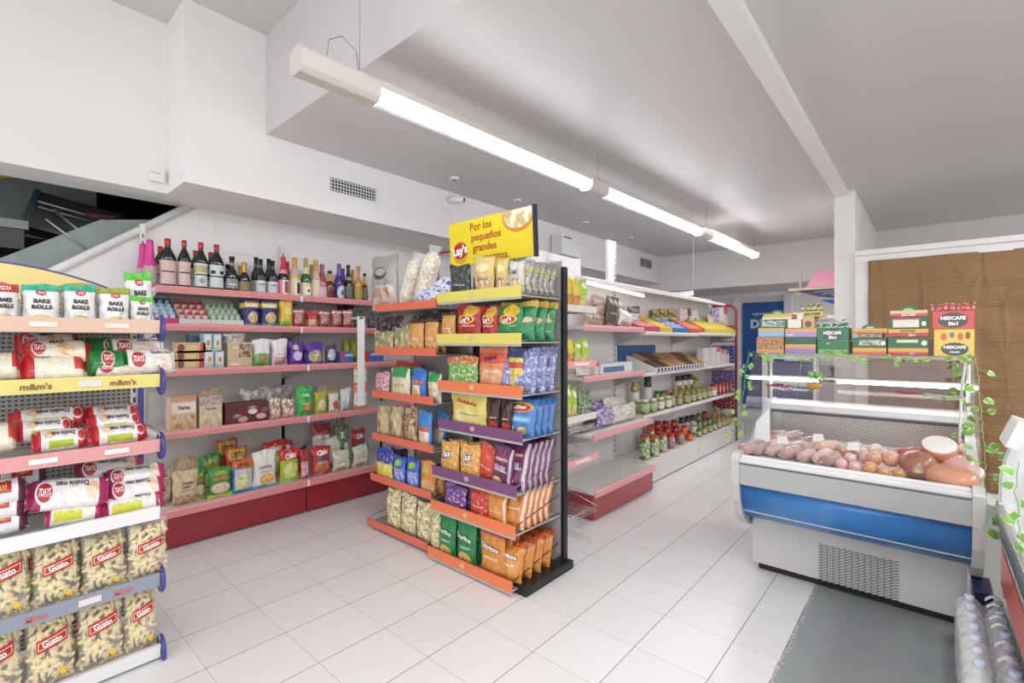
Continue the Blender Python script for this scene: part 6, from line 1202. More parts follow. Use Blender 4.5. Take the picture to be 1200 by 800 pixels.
PF = NT('perforated_steel'); c_ = PF.obj(); bt = PF.n('ShaderNodeTexBrick'); mp = PF.n('ShaderNodeMapping'); PF.l(c_, mp.inputs[0]); mp.inputs['Rotation'].default_value = (PI/2, 0, 0); PF.l(mp.outputs[0], bt.inputs['Vector'])
bt.inputs['Color1'].default_value = lin('#5c5452'); bt.inputs['Color2'].default_value = lin('#6a605e'); bt.inputs['Mortar'].default_value = lin('#d2c8c4'); bt.inputs['Scale'].default_value = 1; bt.inputs['Brick Width'].default_value = .02; bt.inputs['Row Height'].default_value = .009; bt.inputs['Mortar Size'].default_value = .0022
PF.l(bt.outputs[0], PF.b.inputs['Base Color']); PF.b.inputs['Roughness'].default_value = .35; PF.b.inputs['Metallic'].default_value = .3; PF = PF.m
MB().box(CX0+.09, CX1-.032, 3.70, 3.71, .74, .925, PF).build('perforated_back', dc, L)
MB().box(CX0+.032, CX0+.09, 3.695, 3.712, .70, .93, STEEL).box(CX0+.032, CX1-.03, 3.693, 3.70, .915, .928, mat('seam_dark', '', .5)).build('back_frame', dc, L)
MB().prism([(3.70, .928), (3.68, .94), (3.69, .975), (3.74, .99), (3.90, .99), (3.90, .928)], 'x', CX0+.03, CX1-.02, CWW).build('back_ledge', dc, L, .003)
GLS = glass('counter_glass'); GED = mat('glass_edge_green', '#8fc4b4', .15, coat=.5, alpha=.75)
fg = [(3.003, .735), (3.36, 1.315)]
b = MB().prism([fg[0], (3.009, .733), (3.366, 1.313), fg[1]], 'x', CX0+.012, CX1-.0, GLS); g = b.build('front_glass', dc, L)
e = MB()
for x in (CX0+.012, CX1): e.tube([(x, 3.003, .735), (x, 3.363, 1.318)], .0035, GED, 6)
e.tube([(CX0+.012, 3.363, 1.318), (CX1, 3.363, 1.318)], .004, GED, 6); e.build('glass_edge', g)
b = MB().box(CX0-.03, CX1+.01, 3.36, 3.86, 1.315, 1.323, GLS); g = b.build('top_glass', dc, L); e = MB(); e.box(CX0-.03, CX1+.01, 3.356, 3.361, 1.314, 1.324, GED); e.build('glass_edge', g)
b = MB().box(CX0-.01, CX1-.01, 3.30, 3.74, 1.100, 1.106, glass('shelf_glass', '#fdfefe', 0, .99)); g = b.build('middle_glass_shelf', dc, L); MB().box(CX0-.01, CX1-.01, 3.296, 3.301, 1.099, 1.107, GED).build('glass_edge', g)
for x in (CX0+.0, CX1+.004): MB().prism([(3.01, .735), (3.36, 1.31), (3.86, 1.31), (3.86, .995), (3.72, .985), (3.58, .88), (3.3, .765)], 'x', x-.003, x+.003, GLS).build('side_glass', dc, L)
fr = MB(); FW = mat('white_frame', '#f1efec', .3)
for x in (CX0+.004, CX1-.006): fr.tube([(x, 3.80, .99), (x, 3.80, 1.31)], .009, FW, 8)
fr.box(CX0-.02, CX1, 3.79, 3.81, 1.292, 1.312, FW).tube([(CX1-.05, 3.45, 1.11), (CX1-.035, 3.42, 1.3)], .006, FW, 8).tube([(CX1-.06, 3.42, .76), (CX1-.05, 3.42, 1.10)], .006, FW, 8)
fr.build('glass_frame', dc, L)
b = MB(); b.box(CX0, -.60+.0, 3.79, 3.80, 1.0, 1.29, GLS).box(-.58, CX1-.01, 3.80, 3.81, 1.0, 1.29, glass('smoky_glass', '#e2dad8', .06, .94)); b.build('rear_glass', dc, L)
lt = MB(); lt.tube([(CX0+.01, 3.775, 1.137), (-.56, 3.775, 1.137)], .011, mat('counter_tube', '#fffaf6', .5, emis=16), 10); lt.tube([(-.46, 3.775, 1.136), (CX1-.01, 3.775, 1.134)], .009, _M['counter_tube'], 10); lt.build('lit_tube', dc, L)
lh = MB(); lh.tube([(CX0+.01, 3.775, 1.155), (CX1-.01, 3.775, 1.152)], .008, FW, 8); lh.build('tube_holder', dc, L)
# white card
o = MB().prism([(-.835, .745), (-.74, .75), (-.745, .99), (-.82, .90)], 'y', 3.26, 3.264, mat('white_card', '#f4f2f2', .4)).build('price_card'); tag(o, 'blank white card standing at the left end inside the deli counter', 'card')
MB().box(-.83, -.75, 3.25, 3.275, .738, .75, FW).build('card_foot', o)
# ---- meats
def deckz(y): return .700+(y-3.04)*.06/.66+.001
SK = lambda n, c, c2, s=30, mt=.55: (lambda k: (k.l(k.mix(k.noise(k.obj(), s, 4, .7).outputs[0], c, c2), k.b.inputs['Base Color']), k.b.inputs.__getitem__('Roughness').__setattr__('default_value', .3), k.b.inputs.__getitem__('Coat Weight').__setattr__('default_value', .35), k.bump(k.noise(k.obj(), s*2, 3).outputs[0], .3, .004), k.m)[-1])(NT(n))
MEAT = {'salami': SK('salami_skin', '#96483a', '#d8a898'), 'ham': SK('smoked_ham_skin', '#864636', '#bd8068', 14), 'peach': SK('peach_sausage', '#d08a68', '#e0a488', 9), 'pink': SK('pink_meat', '#e0989c', '#f0c4be', 18), 'orange': SK('orange_cheese_skin', '#d8894a', '#e8a870', 10), 'red': SK('red_sausage', '#c0524a', '#d67a6a', 12), 'grey': SK('grey_sausage', '#a8705f', '#dcb8a8', 24), 'cut': SK('meat_cut_face', '#e8b8b0', '#f0cfc8', 30), 'cheese': SK('white_cheese', '#f2e8e2', '#f8f2ee', 12)}
for k_ in list(MEAT): _M['meat_'+k_] = MEAT[k_]
def sausage(name, p0, p1, r, m, label, cat='sausage', ends=True, cut=None, bend=0, film_=True, group='meats in the deli counter', rot=0):
    p0, p1 = Vector(p0), Vector(p1); L_ = (p1-p0).length; d = (p1-p0).normalized(); sd = d.cross(Vector((0, 0, 1))); n = 14; pts = []; rr = []
    rn = random.Random(int(abs(p0.x)*9999))
    for i in range(n+1):
        t = i/n; e = math.sin(PI*min(t, 1-t)/.16/2) if min(t, 1-t) < .16 else 1
        if cut and t > .84: e = 1
        pts.append(p0+d*L_*t+sd*bend*math.sin(PI*t)); rr.append(max(.004, r*(max(0, e)**.6)*(1+.05*rn.uniform(-1, 1))))
    b = MB(); b.tube(pts, rr, m, 16); o = b.build(name); tag(o, label, cat, group)
    if ends and not cut:
        c = MB()
        for a, q in ((p0, -d), (p1, d)): c.tube([a-q*.002, a+q*.008, a+q*.014], [.005, .003, .007], mat('string_cream', '#e8d8b4', .6), 7)
        c.build('tied_end', o)
    if cut:
        c = MB(); c.tube([p1+d*.0004, p1+d*.0022], r*.97, cut, 20); c.build('cut_face', o)
    if film_:
        f = MB(); f.tube(pts, [a*1.05+.001 for a in rr], film('meat_film', .11), 16, cap=False); f.build('clear_wrap', o)
    return o
def D(x, y, dz=0): return (x, y, deckz(y)+dz)
sausage('salami', D(-.80, 3.12, .03), D(-.74, 3.30, .03), .028, MEAT['salami'], 'dark mottled salami at the far left end of the deli tray')
sausage('salami', D(-.73, 3.14, .03), D(-.66, 3.30, .035), .03, MEAT['grey'], 'greyish salami second from the left in the deli tray')
sausage('salami', D(-.77, 3.34, .05), D(-.66, 3.42, .06), .026, MEAT['red'], 'reddish salami behind the left pile')
sausage('salami', D(-.655, 3.12, .033), D(-.575, 3.27, .038), .034, MEAT['salami'], 'mottled brown salami left of the pale wrapped one', film_=True)
sausage('salami', D(-.56, 3.12, .03), D(-.50, 3.24, .034), .031, MEAT['grey'], 'short pale grey wrapped sausage in the front row')
sausage('salami', D(-.475, 3.10, .034), D(-.43, 3.25, .044), .035, MEAT['pink'], 'pinkish wrapped sausage standing out in the front row')
sausage('salami', D(-.60, 3.36, .05), D(-.50, 3.45, .06), .03, MEAT['ham'], 'dark sausage behind the front row, centre left')
sausage('salami', D(-.70, 3.40, .06), D(-.62, 3.50, .07), .028, MEAT['salami'], 'small salami at the rear left')
for i, (x, y, z, r_, m, t) in enumerate([(-.36, 3.11, .03, .032, 'pink', 'front left'), (-.30, 3.10, .03, .03, 'pink', 'front middle left'), (-.235, 3.11, .032, .034, 'orange', 'front middle'), (-.175, 3.09, .026, .028, 'orange', 'front, small'), (-.115, 3.10, .026, .03, 'orange', 'front right'), (-.33, 3.20, .04, .032, 'cut', 'second row left'), (-.26, 3.21, .055, .034, 'pink', 'second row middle'), (-.155, 3.17, .075, .04, 'peach', 'on top at the right'), (-.22, 3.15, .075, .036, 'peach', 'on top in the middle'), (-.37, 3.30, .05, .03, 'peach', 'third row left'), (-.29, 3.31, .06, .03, 'cut', 'third row middle'), (-.20, 3.29, .065, .034, 'pink', 'third row right'), (-.40, 3.20, .035, .03, 'peach', 'left edge')]):
    q = MB(); q.lathe([(.004, -r_*.95), (r_*.6, -r_*.8), (r_*.95, -r_*.3), (r_, 0), (r_*.93, r_*.4), (r_*.6, r_*.82), (.01, r_)], MEAT[m], 16, M=Matrix.Translation(D(x, y, z)) @ Matrix.Rotation(.9-.3*(i % 3), 4, 'X') @ Matrix.Rotation(.5*(i % 4)-.7, 4, 'Y'))
    o = q.build('ham_ball'); tag(o, {'pink': 'pink', 'orange': 'orange', 'cut': 'pale pink', 'peach': 'peach'}[m]+' wrapped meat ball, '+t+' of the middle deli pile', 'meat', 'round meats in the deli counter')
    c = MB(); n_ = Vector(D(x, y, z)); c.tube([n_+Vector((0, -r_*.9, r_*.3)), n_+Vector((0, -r_*1.12, r_*.45))], [.003, .007], mat('string_cream', '', .6), 7); c.build('tied_end', o)
    f = MB(); f.lathe([(.004, -r_), (r_*.65, -r_*.84), (r_*1.03, 0), (r_*.65, r_*.86), (.01, r_*1.05)], film('meat_film', .11), 14, M=Matrix.Translation(D(x, y, z))); f.build('clear_wrap', o)
fill = [(-.80, 3.24, 'ham'), (-.83, 3.10, 'salami'), (-.69, 3.26, 'cut'), (-.60, 3.28, 'salami'), (-.53, 3.30, 'grey'), (-.47, 3.30, 'peach'), (-.45, 3.40, 'grey'), (-.41, 3.11, 'ham'), (-.74, 3.46, 'ham'), (-.34, 3.40, 'salami'), (-.25, 3.40, 'grey')]
wh = ['at the left corner', 'at the very front left', 'behind the second salami', 'behind the mottled salami', 'behind the short grey sausage', 'behind the pinkish sausage', 'in the third row, middle', 'between sausages and ham balls', 'far back at the left', 'far back behind the ham balls', 'far back, right of its neighbour']
for i, (x, y, m) in enumerate(fill):
    sausage('salami', D(x-.03, y-.05, .034+.012*(i % 3)), D(x+.03, y+.06, .042+.012*(i % 2)), .030+.003*(i % 3), MEAT[m], {'ham': 'dark ham', 'salami': 'mottled brown', 'cut': 'pale pink', 'grey': 'greyish', 'peach': 'peach'}[m]+' wrapped sausage '+wh[i]+' of the deli tray')
for i, (x, y, t) in enumerate([(-.66, 3.20, 'left'), (-.50, 3.34, 'middle'), (-.32, 3.24, 'right')]):
    o = MB().prism([(x-.03, .0), (x+.03, .005), (x+.022, .05), (x-.026, .045)], 'y', y, y+.002, mat('white_card', '', .4)).build('price_tag'); o.location = (0, 0, deckz(y)+.075); o.rotation_euler = (0, 0, 0); tag(o, 'small white paper tag lying on the '+t+' part of the sausage pile', 'tag')
# large pieces on the right
def blob(name, c, r, m, label, rot=(0, 0, 0), pw=1.0, ties=False, cat='ham'):
    q = MB(); n = 18; pr = []
    for i in range(n+1): t = -1+2*i/n; pr.append((max(.003, (1-abs(t)**2.3)**.5), t))
    M = Matrix.Translation(c) @ Matrix.Rotation(rot[2], 4, 'Z') @ Matrix.Rotation(rot[1], 4, 'Y') @ Matrix.Rotation(rot[0], 4, 'X') @ Matrix.Diagonal((r[0], r[1], r[2], 1))
    q.lathe(pr, m, 24, M=M); o = q.build(name); tag(o, label, cat, 'large meats in the deli counter')
    if ties:
        t = MB()
        for a in range(14):
            an = 2*PI*a/14; t.tube([M @ Vector((.02*math.cos(an), -1.02, .02*math.sin(an))), M @ Vector((.16*math.cos(an), -1.0, .16*math.sin(an))), M @ Vector((.36*math.cos(an), -.95, .36*math.sin(an)))], [.0025, .0016, .0008], mat('string_cream', '', .6), 5)
        t.build('gathered_casing', o)
    return o
blob('smoked_ham', D(-.045, 3.16, .070), (.078, .10, .068), MEAT['ham'], 'large dark smoked ham with gathered tied end', ties=True, rot=(0.15, 0, 0))
blob('sausage_loaf', D(.065, 3.10, .052), (.085, .13, .050), MEAT['peach'], 'large smooth peach-coloured sausage loaf in front right', rot=(.0, -.1, .8))
blob('sausage_loaf', D(.10, 3.24, .07), (.07, .10, .05), MEAT['pink'], 'pinkish wrapped loaf behind the peach loaf', rot=(0, 0, .5))
def wheel(c, r, h, face, skin, label, tilt=.5, rz=0, cat='cheese', name='cheese_wheel'):
    M = Matrix.Translation(c) @ Matrix.Rotation(rz, 4, 'Z') @ Matrix.Rotation(tilt, 4, 'X')
    q = MB(); q.lathe([(r*.9, 0), (r, .006), (r, h-.006), (r*.97, h)], skin, 28, M=M); o = q.build(name); tag(o, label, cat, 'large meats in the deli counter')
    f = MB(); f.lathe([(r*.96, h+.0003), (r*.94, h+.0012), (.002, h+.0013)], face, 28, M=M); f.build('cut_face', o)
    return o
wheel(D(.035, 3.26, .11), .07, .06, MEAT['cheese'], MEAT['peach'], 'white-topped round cheese on top of the large meats', .55)
wheel(D(.145, 3.17, .035), .045, .05, MEAT['cut'], MEAT['pink'], 'pink cut sausage end facing up on the right', .7, .2, 'sausage', 'cut_sausage')
wheel(D(.135, 3.08, .005), .052, .03, MEAT['cheese'], MEAT['grey'], 'pale round cut meat lying at the front right corner', .35, .2, 'meat', 'cut_meat')
sausage('long_sausage', D(-.14, 3.42, .05), D(.02, 3.36, .09), .024, MEAT['red'], 'long red sausage lying across behind the smoked ham', film_=False)
sausage('long_sausage', D(.02, 3.42, .12), D(.12, 3.33, .13), .026, MEAT['red'], 'red sausage lying on top at the back right', film_=False, cut=MEAT['cut'])
sausage('long_sausage', D(.10, 3.44, .06), D(.15, 3.30, .08), .026, MEAT['red'], 'reddish orange sausage at the right behind the cut sausage', film_=False)
sausage('long_sausage', D(-.16, 3.48, .04), D(.14, 3.52, .05), .02, MEAT['pink'], 'thin pink sausage along the perforated back', film_=False)
# ---- coffee boxes on the glass top
def coffee(name, u0, u1, vb, vt, y, cols, label, sticks=None, texts=(), arch=None, depth=.17, open_=False, cat='box', z0=None, win=None):
    Y = y; x0, x1 = uY(u0, Y), uY(u1, Y); w = x1-x0; z = zof((x0+x1)/2, Y, vb) if z0 is None else z0; h = zof((x0+x1)/2, Y, vt)-z
    r = empty(name, ((x0+x1)/2, Y, z), 0, label, cat, 'coffee boxes on the deli counter'); b = MB(); bm_ = mat('carton_c'+cols[0].strip('#'), cols[0], .4, coat=.2)
    face = prt('carton_f'+name+str(int(u0))+str(int(vb)), cols[0], cols[1] if len(cols) > 1 else [], bump=0)
    b.box(-w/2, w/2, 0, depth, 0, h, bm_, front=face)
    if win: b.box(-w*.42, w*.42, -.0008, 0, h*win[0], h*win[1], mat('tray_shadow', '#2b2622', .6))
    b.build('carton', r, bevel=.0015)
    if texts:
        t = MB()
        for T in texts: t.text(T[0], T[4], (T[1]-.5)*w, T[2]*h, T[3]*h, y=-.0018, bold=T[5] if len(T) > 5 else .02, maxw=(T[6] if len(T) > 6 else .8)*w)
        t.build('lettering', r)
    if arch:
        t = MB(); ra = w*.2; V = [(-.0+ra*1.25*math.cos(a), h+ra*.75*math.sin(a)) for a in [PI*k/16 for k in range(17)]]; t.prism(V[::-1], 'y', .0, .003, mat('arch_green', '#2c7a48', .4)); V = [(ra*.7*math.cos(a), h+ra*.4*math.sin(a)) for a in [PI*k/12 for k in range(13)]]; t.prism(V[::-1], 'y', -.001, 0, mat('arch_light', '#a9c9a0', .4)); t.build('arched_lid_tab', r)
    if sticks:
        c1, c2, sh = sticks; rn = random.Random(int(u0)); n = int(w/.013)
        for k in range(n):
            t = MB(); x = -w/2+.006+(w-.012)*k/(n-1); hh = sh*rn.uniform(.75, 1.05); y_ = rn.uniform(.01, .05); a = rn.uniform(-.35, .35)
            m_ = lp('stick_'+c1.strip('#'), c1, [('r', 0, .7, 1, .9, c2), ('r', 0, .2, 1, .35, c2)])
            t.box(-.006, .006, -.002, .002, 0, hh, m_, M=Matrix.Translation((x, y_, h-.01)) @ Matrix.Rotation(a, 4, 'Y') @ Matrix.Rotation(-.15, 4, 'X')); t.build('coffee_stick', r)
    return r, z+h
GR_ = '#105c34'; band = lambda c1, c2: [('r', 0, 0, 1, .18, c2), ('r', 0, .18, 1, .4, c1)]
TZ = 1.3235
YC = 3.42
coffee('coffee_box', 886.5, 918.5, 0, 394.7, YC, ('#c08a58', [('n', '#6a4a30', 5, .54), ('r', 0, 0, 1, .25, '#cf9a5c')]), 'brown patterned coffee box, bottom of the leftmost stack', z0=TZ)
_, zt1 = coffee('coffee_box', 888.5, 919, 394.4, 384.2, YC, ('#8fb4d4', [('r', 0, .6, 1, 1, '#d2ad62')]), 'light blue and gold coffee tray, second from the bottom of the leftmost stack')
coffee('coffee_box', 890, 923, 384, 374.6, YC, (GR_, [('c', .08, .1, .9, .9, '#cfd8d4', '#2c5a4a', 9)]), 'green coffee stick box, third up in the leftmost stack')
coffee('coffee_box', 894.5, 927.5, 374.3, 367.5, YC, ('#d2ad62', [('r', 0, 0, 1, .35, '#e0d8b8')]), 'gold coffee tray on top of the leftmost stack', arch=1)
coffee('coffee_box', 919.8, 956, 0, 403, YC, ('#9a7ab4', [('r', 0, .55, 1, 1, '#cda05c')]), 'purple and gold coffee tray, bottom of the second stack', z0=TZ)
coffee('coffee_box', 920, 956.3, 402.8, 395, YC, (GR_, []), 'dark green coffee box, second up in the second stack')
coffee('coffee_box', 920, 957, 394.8, 384.5, YC, ('#b08ac8', [('r', 0, .55, 1, 1, '#d2a85e')]), 'purple and gold coffee tray, third up in the second stack', texts=[('mild', .15, .3, .4, WHITET)])
coffee('coffee_box', 923, 939, 384.2, 374, YC, ('#e4e0d8', [('n', '#3a4a34', 3, .62)]), 'small white box on the second stack, left part')
coffee('coffee_box', 940.5, 954, 384.2, 371, YC, ('#cfa276', [('e', .5, .35, .3, .3, '#6a4a30')]), 'tan box under the stick coffee on the second stack')
coffee('coffee_box', 940, 964, 370.8, 364.5, YC, ('#dcbc6a', []), 'gold box of coffee sticks topping the second stack', sticks=('#c9c27a', '#4a4a40', .07), texts=[('JACOBS', .5, .5, .75, GREENT, .04, .85)])
coffee('coffee_box', 957.5, 995, 0, 399.5, YC, ('#0d6e3c', [('c', .05, 0, .95, .35, '#a9c43a', '#2c8a3c', 6)]), 'lower green instant coffee box of the third stack', z0=TZ, texts=[('3in1', .35, .82, .16, WHITET)])
coffee('coffee_box', 957, 994.5, 399.2, 384, YC, ('#0d6e3c', [('e', .5, .52, .34, .42, '#3a3f3c')]), 'green instant coffee box full of green sticks', sticks=('#2c7a54', '#c9d8cf', .06), texts=[('NESCAFE', .5, .62, .34, WHITET, .05, .56), ('3in1', .5, .28, .34, WHITET, .05, .4)])
coffee('coffee_box', 999, 1039, 0, 395.5, YC, (GR_, band('#e0a24a', '#c9602c')+[('c', .2, .55, .85, .85, '#cfd2c4', '#7a6a4a', 7), ('e', .9, .68, .07, .14, '#e0dcd0')]), 'green and orange coffee box, bottom of the fourth stack', z0=TZ, texts=[('JACOBS', .5, .32, .14, YELT)])
coffee('coffee_box', 1000, 1040, 390.5, 384.8, YC, ('#cf7a3c', [('r', 0, .5, 1, 1, '#dba24e')]), 'orange coffee lid with green arch on the fourth stack', arch=1)
coffee('coffee_box', 1004, 1034, 395.2, 390.8, YC, ('#3a4a38', [('n', '#c9a890', 3, .5)]), 'dark open layer between the fourth stack boxes')
coffee('coffee_box', 1040.5, 1088, 0, 395, YC, (GR_, band('#e0a24a', '#b8302c')+[('r', .22, .7, .75, .86, '#d8d4a8'), ('e', .9, .68, .07, .14, '#e0dcd0')]), 'green and red coffee box, bottom of the fifth stack', z0=TZ, texts=[('JACOBS', .5, .32, .14, YELT), ('2in1', .6, .1, .13, WHITET)])
coffee('coffee_box', 1040.5, 1088, 394.7, 385, YC, ('#b8302c', [('r', 0, .5, 1, 1, '#dba24e')]), 'red and gold coffee tray in the middle of the fifth stack', texts=[('JACOBS', .5, .75, .4, GREENT), ('2in1', .6, .25, .4, WHITET)])
coffee('coffee_box', 1041, 1087.5, 384.7, 371, YC, (GR_, [('r', .12, .1, .78, .75, '#ddd6c8'), ('r', .12, .75, .78, .9, '#b02c30'), ('e', .9, .4, .06, .2, '#e0dcd0')]), 'green open coffee box in the upper fifth stack')
coffee('coffee_box', 1043, 1087, 370.8, 363.5, YC, ('#e0b890', [('r', 0, 0, 1, .5, '#c24a48')]), 'cream and red coffee lid with green arch on the fifth stack', arch=1, texts=[('JACOBS', .5, .3, .5, WHITET)])
coffee('coffee_box', 1094.5, 1142, 0, 385.5, YC, ('#e2bf4a', [('e', .25, .72, .08, .14, '#c8603a'), ('e', .45, .78, .06, .1, '#5a6a9a'), ('e', .66, .72, .07, .14, '#c8603a'), ('e', .84, .76, .06, .14, '#8a4a2c'), ('e', .52, .26, .34, .24, '#3a3c3a')]), 'yellow instant coffee box at the right end', z0=TZ, texts=[('NESCAFE', .52, .33, .15, WHITET, .05, .56), ('classic', .52, .16, .12, WHITET, .02, .4)], depth=.15)
coffee('coffee_box', 1092.5, 1142, 385.2, 364, YC, ('#cf4540', [('e', .5, .48, .36, .42, '#3c3a3c')]), 'red instant coffee box with red sticks at the right end', sticks=('#d88a84', '#b02c2c', .055), texts=[('NESCAFE', .5, .6, .26, WHITET, .05, .6), ('3in1', .5, .3, .26, WHITET, .05, .4)], depth=.15)
coffee('coffee_box', 1088.6, 1093, 0, 398, YC+.02, ('#2a2226', []), 'narrow dark box between the fifth stack and the yellow coffee box', z0=TZ, depth=.08)
# ---- small things on the middle glass shelf
r = empty('flower_pot', (-.535, 3.42, 1.1065), 0, 'small orange bowl with green leaves on the middle glass shelf', 'plant pot')
q = MB(); q.lathe([(.018, 0), (.034, .008), (.040, .03), (.040, .036), (.034, .034), (.005, .03)], mat('orange_bowl', '#e09a34', .35, coat=.3), 20); q.build('bowl', r)
LEAF = NT('ivy_leaf'); c_ = LEAF.uv(); sp = LEAF.n('ShaderNodeSeparateXYZ'); LEAF.l(c_, sp.inputs[0]); dd = LEAF.math('ABSOLUTE', LEAF.math('SUBTRACT', sp.outputs[0], .5)); nn = LEAF.noise(LEAF.obj(), 60, 3)
ff = LEAF.math('LESS_THAN', LEAF.math('ADD', dd, LEAF.math('MULTIPLY', nn.outputs[0], .3)), .47)
LEAF.l(LEAF.mix(ff, '#c9d49c', '#76a848'), LEAF.b.inputs['Base Color']); LEAF.b.inputs['Roughness'].default_value = .4; LEAF = LEAF.m; STEM = mat('ivy_stem', '#8fae6a', .5); STEMW = mat('pale_stem', '#d6dcc0', .5)
def leaf(mb, p, n, up, s):
    n = Vector(n).normalized(); up = Vector(up); up = (up-n*up.dot(n)).normalized(); sd = up.cross(n)
    outl = [(0, 0), (.28, -.08), (.48, .15), (.46, .45), (.28, .78), (0, 1.05), (-.28, .78), (-.46, .45), (-.48, .15), (-.28, -.08)]; V = []
    for a, b in outl: V.append(Vector(p)+sd*a*s+up*(b)*s+n*(-.18*abs(a)*s+.05*s*math.sin(b*3)))
    V.append(Vector(p)+up*.45*s+n*.05*s); m = len(outl); F = []; U = []
    for i in range(m): j = (i+1) % m; F.append((i, j, m)); U.append([(outl[i][0]+.5, outl[i][1]), (outl[j][0]+.5, outl[j][1]), (.5, .45)])
    mb.add(V, F, LEAF, U, True)
rn = random.Random(3); b = MB(); stm = MB()
for k in range(11):
    a = rn.uniform(0, 6.28); e = rn.uniform(.01, .045); p = (math.cos(a)*e, math.sin(a)*e*.6, .045+rn.uniform(0, .055)); leaf(b, p, (rn.uniform(-.5, .5), -1, .4), (rn.uniform(-1, 1), 0, .6), .026); stm.tube([(0, 0, .03), p], .0012, STEM, 5)
b.build('foliage', r); stm.build('stem', r)
def garland(name, path, label, seed, every=.035, s=.034, spread=.02, stemm=None, drop=True):
    rn = random.Random(seed); P = [Vector(p) for p in path]; r = empty(name, P[0], 0, label, 'garland', 'ivy garlands on the deli counter')
    pts = []
    for a, b_ in zip(P, P[1:]):
        n = max(2, int((b_-a).length/.02))
        for i in range(n): t = i/n; pts.append(a.lerp(b_, t)+Vector((rn.uniform(-.004, .004), rn.uniform(-.004, .004), rn.uniform(-.006, .006))))
    pts.append(P[-1]); t = MB(); t.tube(pts, .0016, stemm or STEM, 5); L_ = MB(); acc = 0
    for a, b_ in zip(pts, pts[1:]):
        acc += (b_-a).length
        if acc > every*rn.uniform(.7, 1.3):
            acc = 0; sd = rn.choice((-1, 1)); q = b_+Vector((sd*rn.uniform(.2, 1)*spread, -rn.uniform(.005, .018), rn.uniform(-1, .3)*spread)); t.tube([b_, q], .0009, STEM, 4)
            leaf(L_, q, (rn.uniform(-.9, .9), -1, rn.uniform(-.4, 1.0)), (sd*rn.uniform(.4, 1), 0, rn.uniform(-.8, .4)), s*rn.uniform(.6, .98))
    t.build('stem', r, r.location); L_.build('foliage', r, r.location); return r
yt = 3.35
garland('ivy_garland', [(CX0+.0, yt, 1.335), (-.78, yt-.005, 1.29), (-.66, yt-.005, 1.325), (-.58, yt-.005, 1.30), (-.45, yt-.005, 1.315), (-.36, yt-.005, 1.325), (-.3, yt-.005, 1.29), (-.2, yt-.005, 1.325), (-.08, yt-.005, 1.30), (.02, yt-.005, 1.32), (.10, yt-.005, 1.30), (CX1, yt-.005, 1.325)], 'ivy garland along the top front glass edge of the deli counter', 5, .033, .036, .022)
garland('ivy_garland', [(CX0-.02, yt, 1.345), (CX0-.03, 3.30, 1.2), (CX0-.02, 3.2, 1.05), (CX0-.03, 3.1, .9), (CX0-.01, 3.02, .80)], 'ivy garland hanging down the left glass edge of the deli counter', 8, .02, .036, .03)
garland('ivy_garland', [(CX1+.0, yt-.01, 1.32), (CX1+.01, 3.28, 1.2), (CX1+.012, 3.2, 1.05), (CX1+.02, 3.1, .9), (CX1+.012, 3.0, .76), (CX1+.015, 2.92, .66), (CX1-.0, 2.915, .58)], 'ivy garland hanging down the right glass edge of the deli counter', 12, .03, .045, .045)
garland('ivy_garland', [(CX1-.03, yt-.02, 1.32), (CX1-.05, 3.40, 1.2), (CX1-.04, 3.3, 1.02), (CX1-.06, 3.2, .95), (CX1-.05, 3.1, .86)], 'second pale-stemmed ivy strand inside the right end of the deli counter', 21, .06, .042, .02, STEMW)
garland('ivy_garland', [(CX1-.22, 3.36, 1.115), (CX1-.15, 3.34, 1.125), (CX1-.03, 3.34, 1.115)], 'short ivy piece lying on the right end of the middle glass shelf', 31, .035, .03, .012, STEMW)
for i, (x0, x1, t) in enumerate([(-.80, -.755, 'short red pepper garland at the left end of the middle glass shelf'), (-.76, -.67, 'long red pepper garland at the left of the middle glass shelf'), (-.18, -.07, 'bunch of magenta peppers on the middle glass shelf, right half')]):
    b = MB(); rn = random.Random(i)
    for k in range(5 if i < 2 else 9):
        a = x0+(x1-x0)*k/(5 if i < 2 else 9); b.tube([(a, 3.4, 1.113+rn.uniform(0, .012)), (a+.02, 3.39, 1.115+rn.uniform(0, .01)), (a+.042, 3.39+rn.uniform(-.01, .01), 1.112+rn.uniform(0, .008))], [.002, .0055, .001], mat('pepper_red' if i < 2 else 'pepper_magenta', '#a82434' if i < 2 else '#a83a66', .3, coat=.4), 7)
    o = b.build('pepper_garland'); tag(o, t, 'garland'); s_ = MB(); s_.tube([(x0, 3.4, 1.12), (x1+.01, 3.4, 1.116)], .0015, STEMW, 5); s_.build('stem', o)

# ---------------------------------------------------------------- second glass cooler at the right edge
sc2 = empty('curved_cooler', (.6, 2.0, 0), 0, 'curved glass cooler with orange-red stripe cut by the right picture edge', 'display cooler'); L2 = sc2.location
prof = [(.235, .30), (.228, .52), (.222, .70), (.226, .82), (.24, .90), (.262, .98), (.30, 1.06), (.36, 1.13), (.5, 1.18), (.9, 1.2), (.95, 1.15), (.95, .1), (.40, .1), (.34, .25)]
MB().prism(prof, 'y', 2.93, 2.96, CWW).build('end_panel', sc2, L2, .004)
MB().prism([(.24, .32), (.235, .60), (.30, .62), (.95, .62), (.95, .05), (.40, .05), (.33, .28)], 'y', .7, 2.93, mat('cooler_grey', '#8f9598', .35, .2)).build('body', sc2, L2)
MB().box(.228, .2345, .7, 2.92, .36, .52, mat('cooler_orange', '#e0513a', .35, coat=.3)).build('orange_stripe', sc2, L2)
MB().box(.215, .236, .7, 2.94, .62, .66, mat('bumper_grey', '#6a7072', .4)).box(.212, .236, .7, 2.94, .672, .70, STEEL).box(.218, .234, .7, 2.94, .57, .585, STEEL).build('bumper', sc2, L2, .003)
MB().box(.236, .93, .7, 2.93, .62, .70, CWW).build('top_rim', sc2, L2)
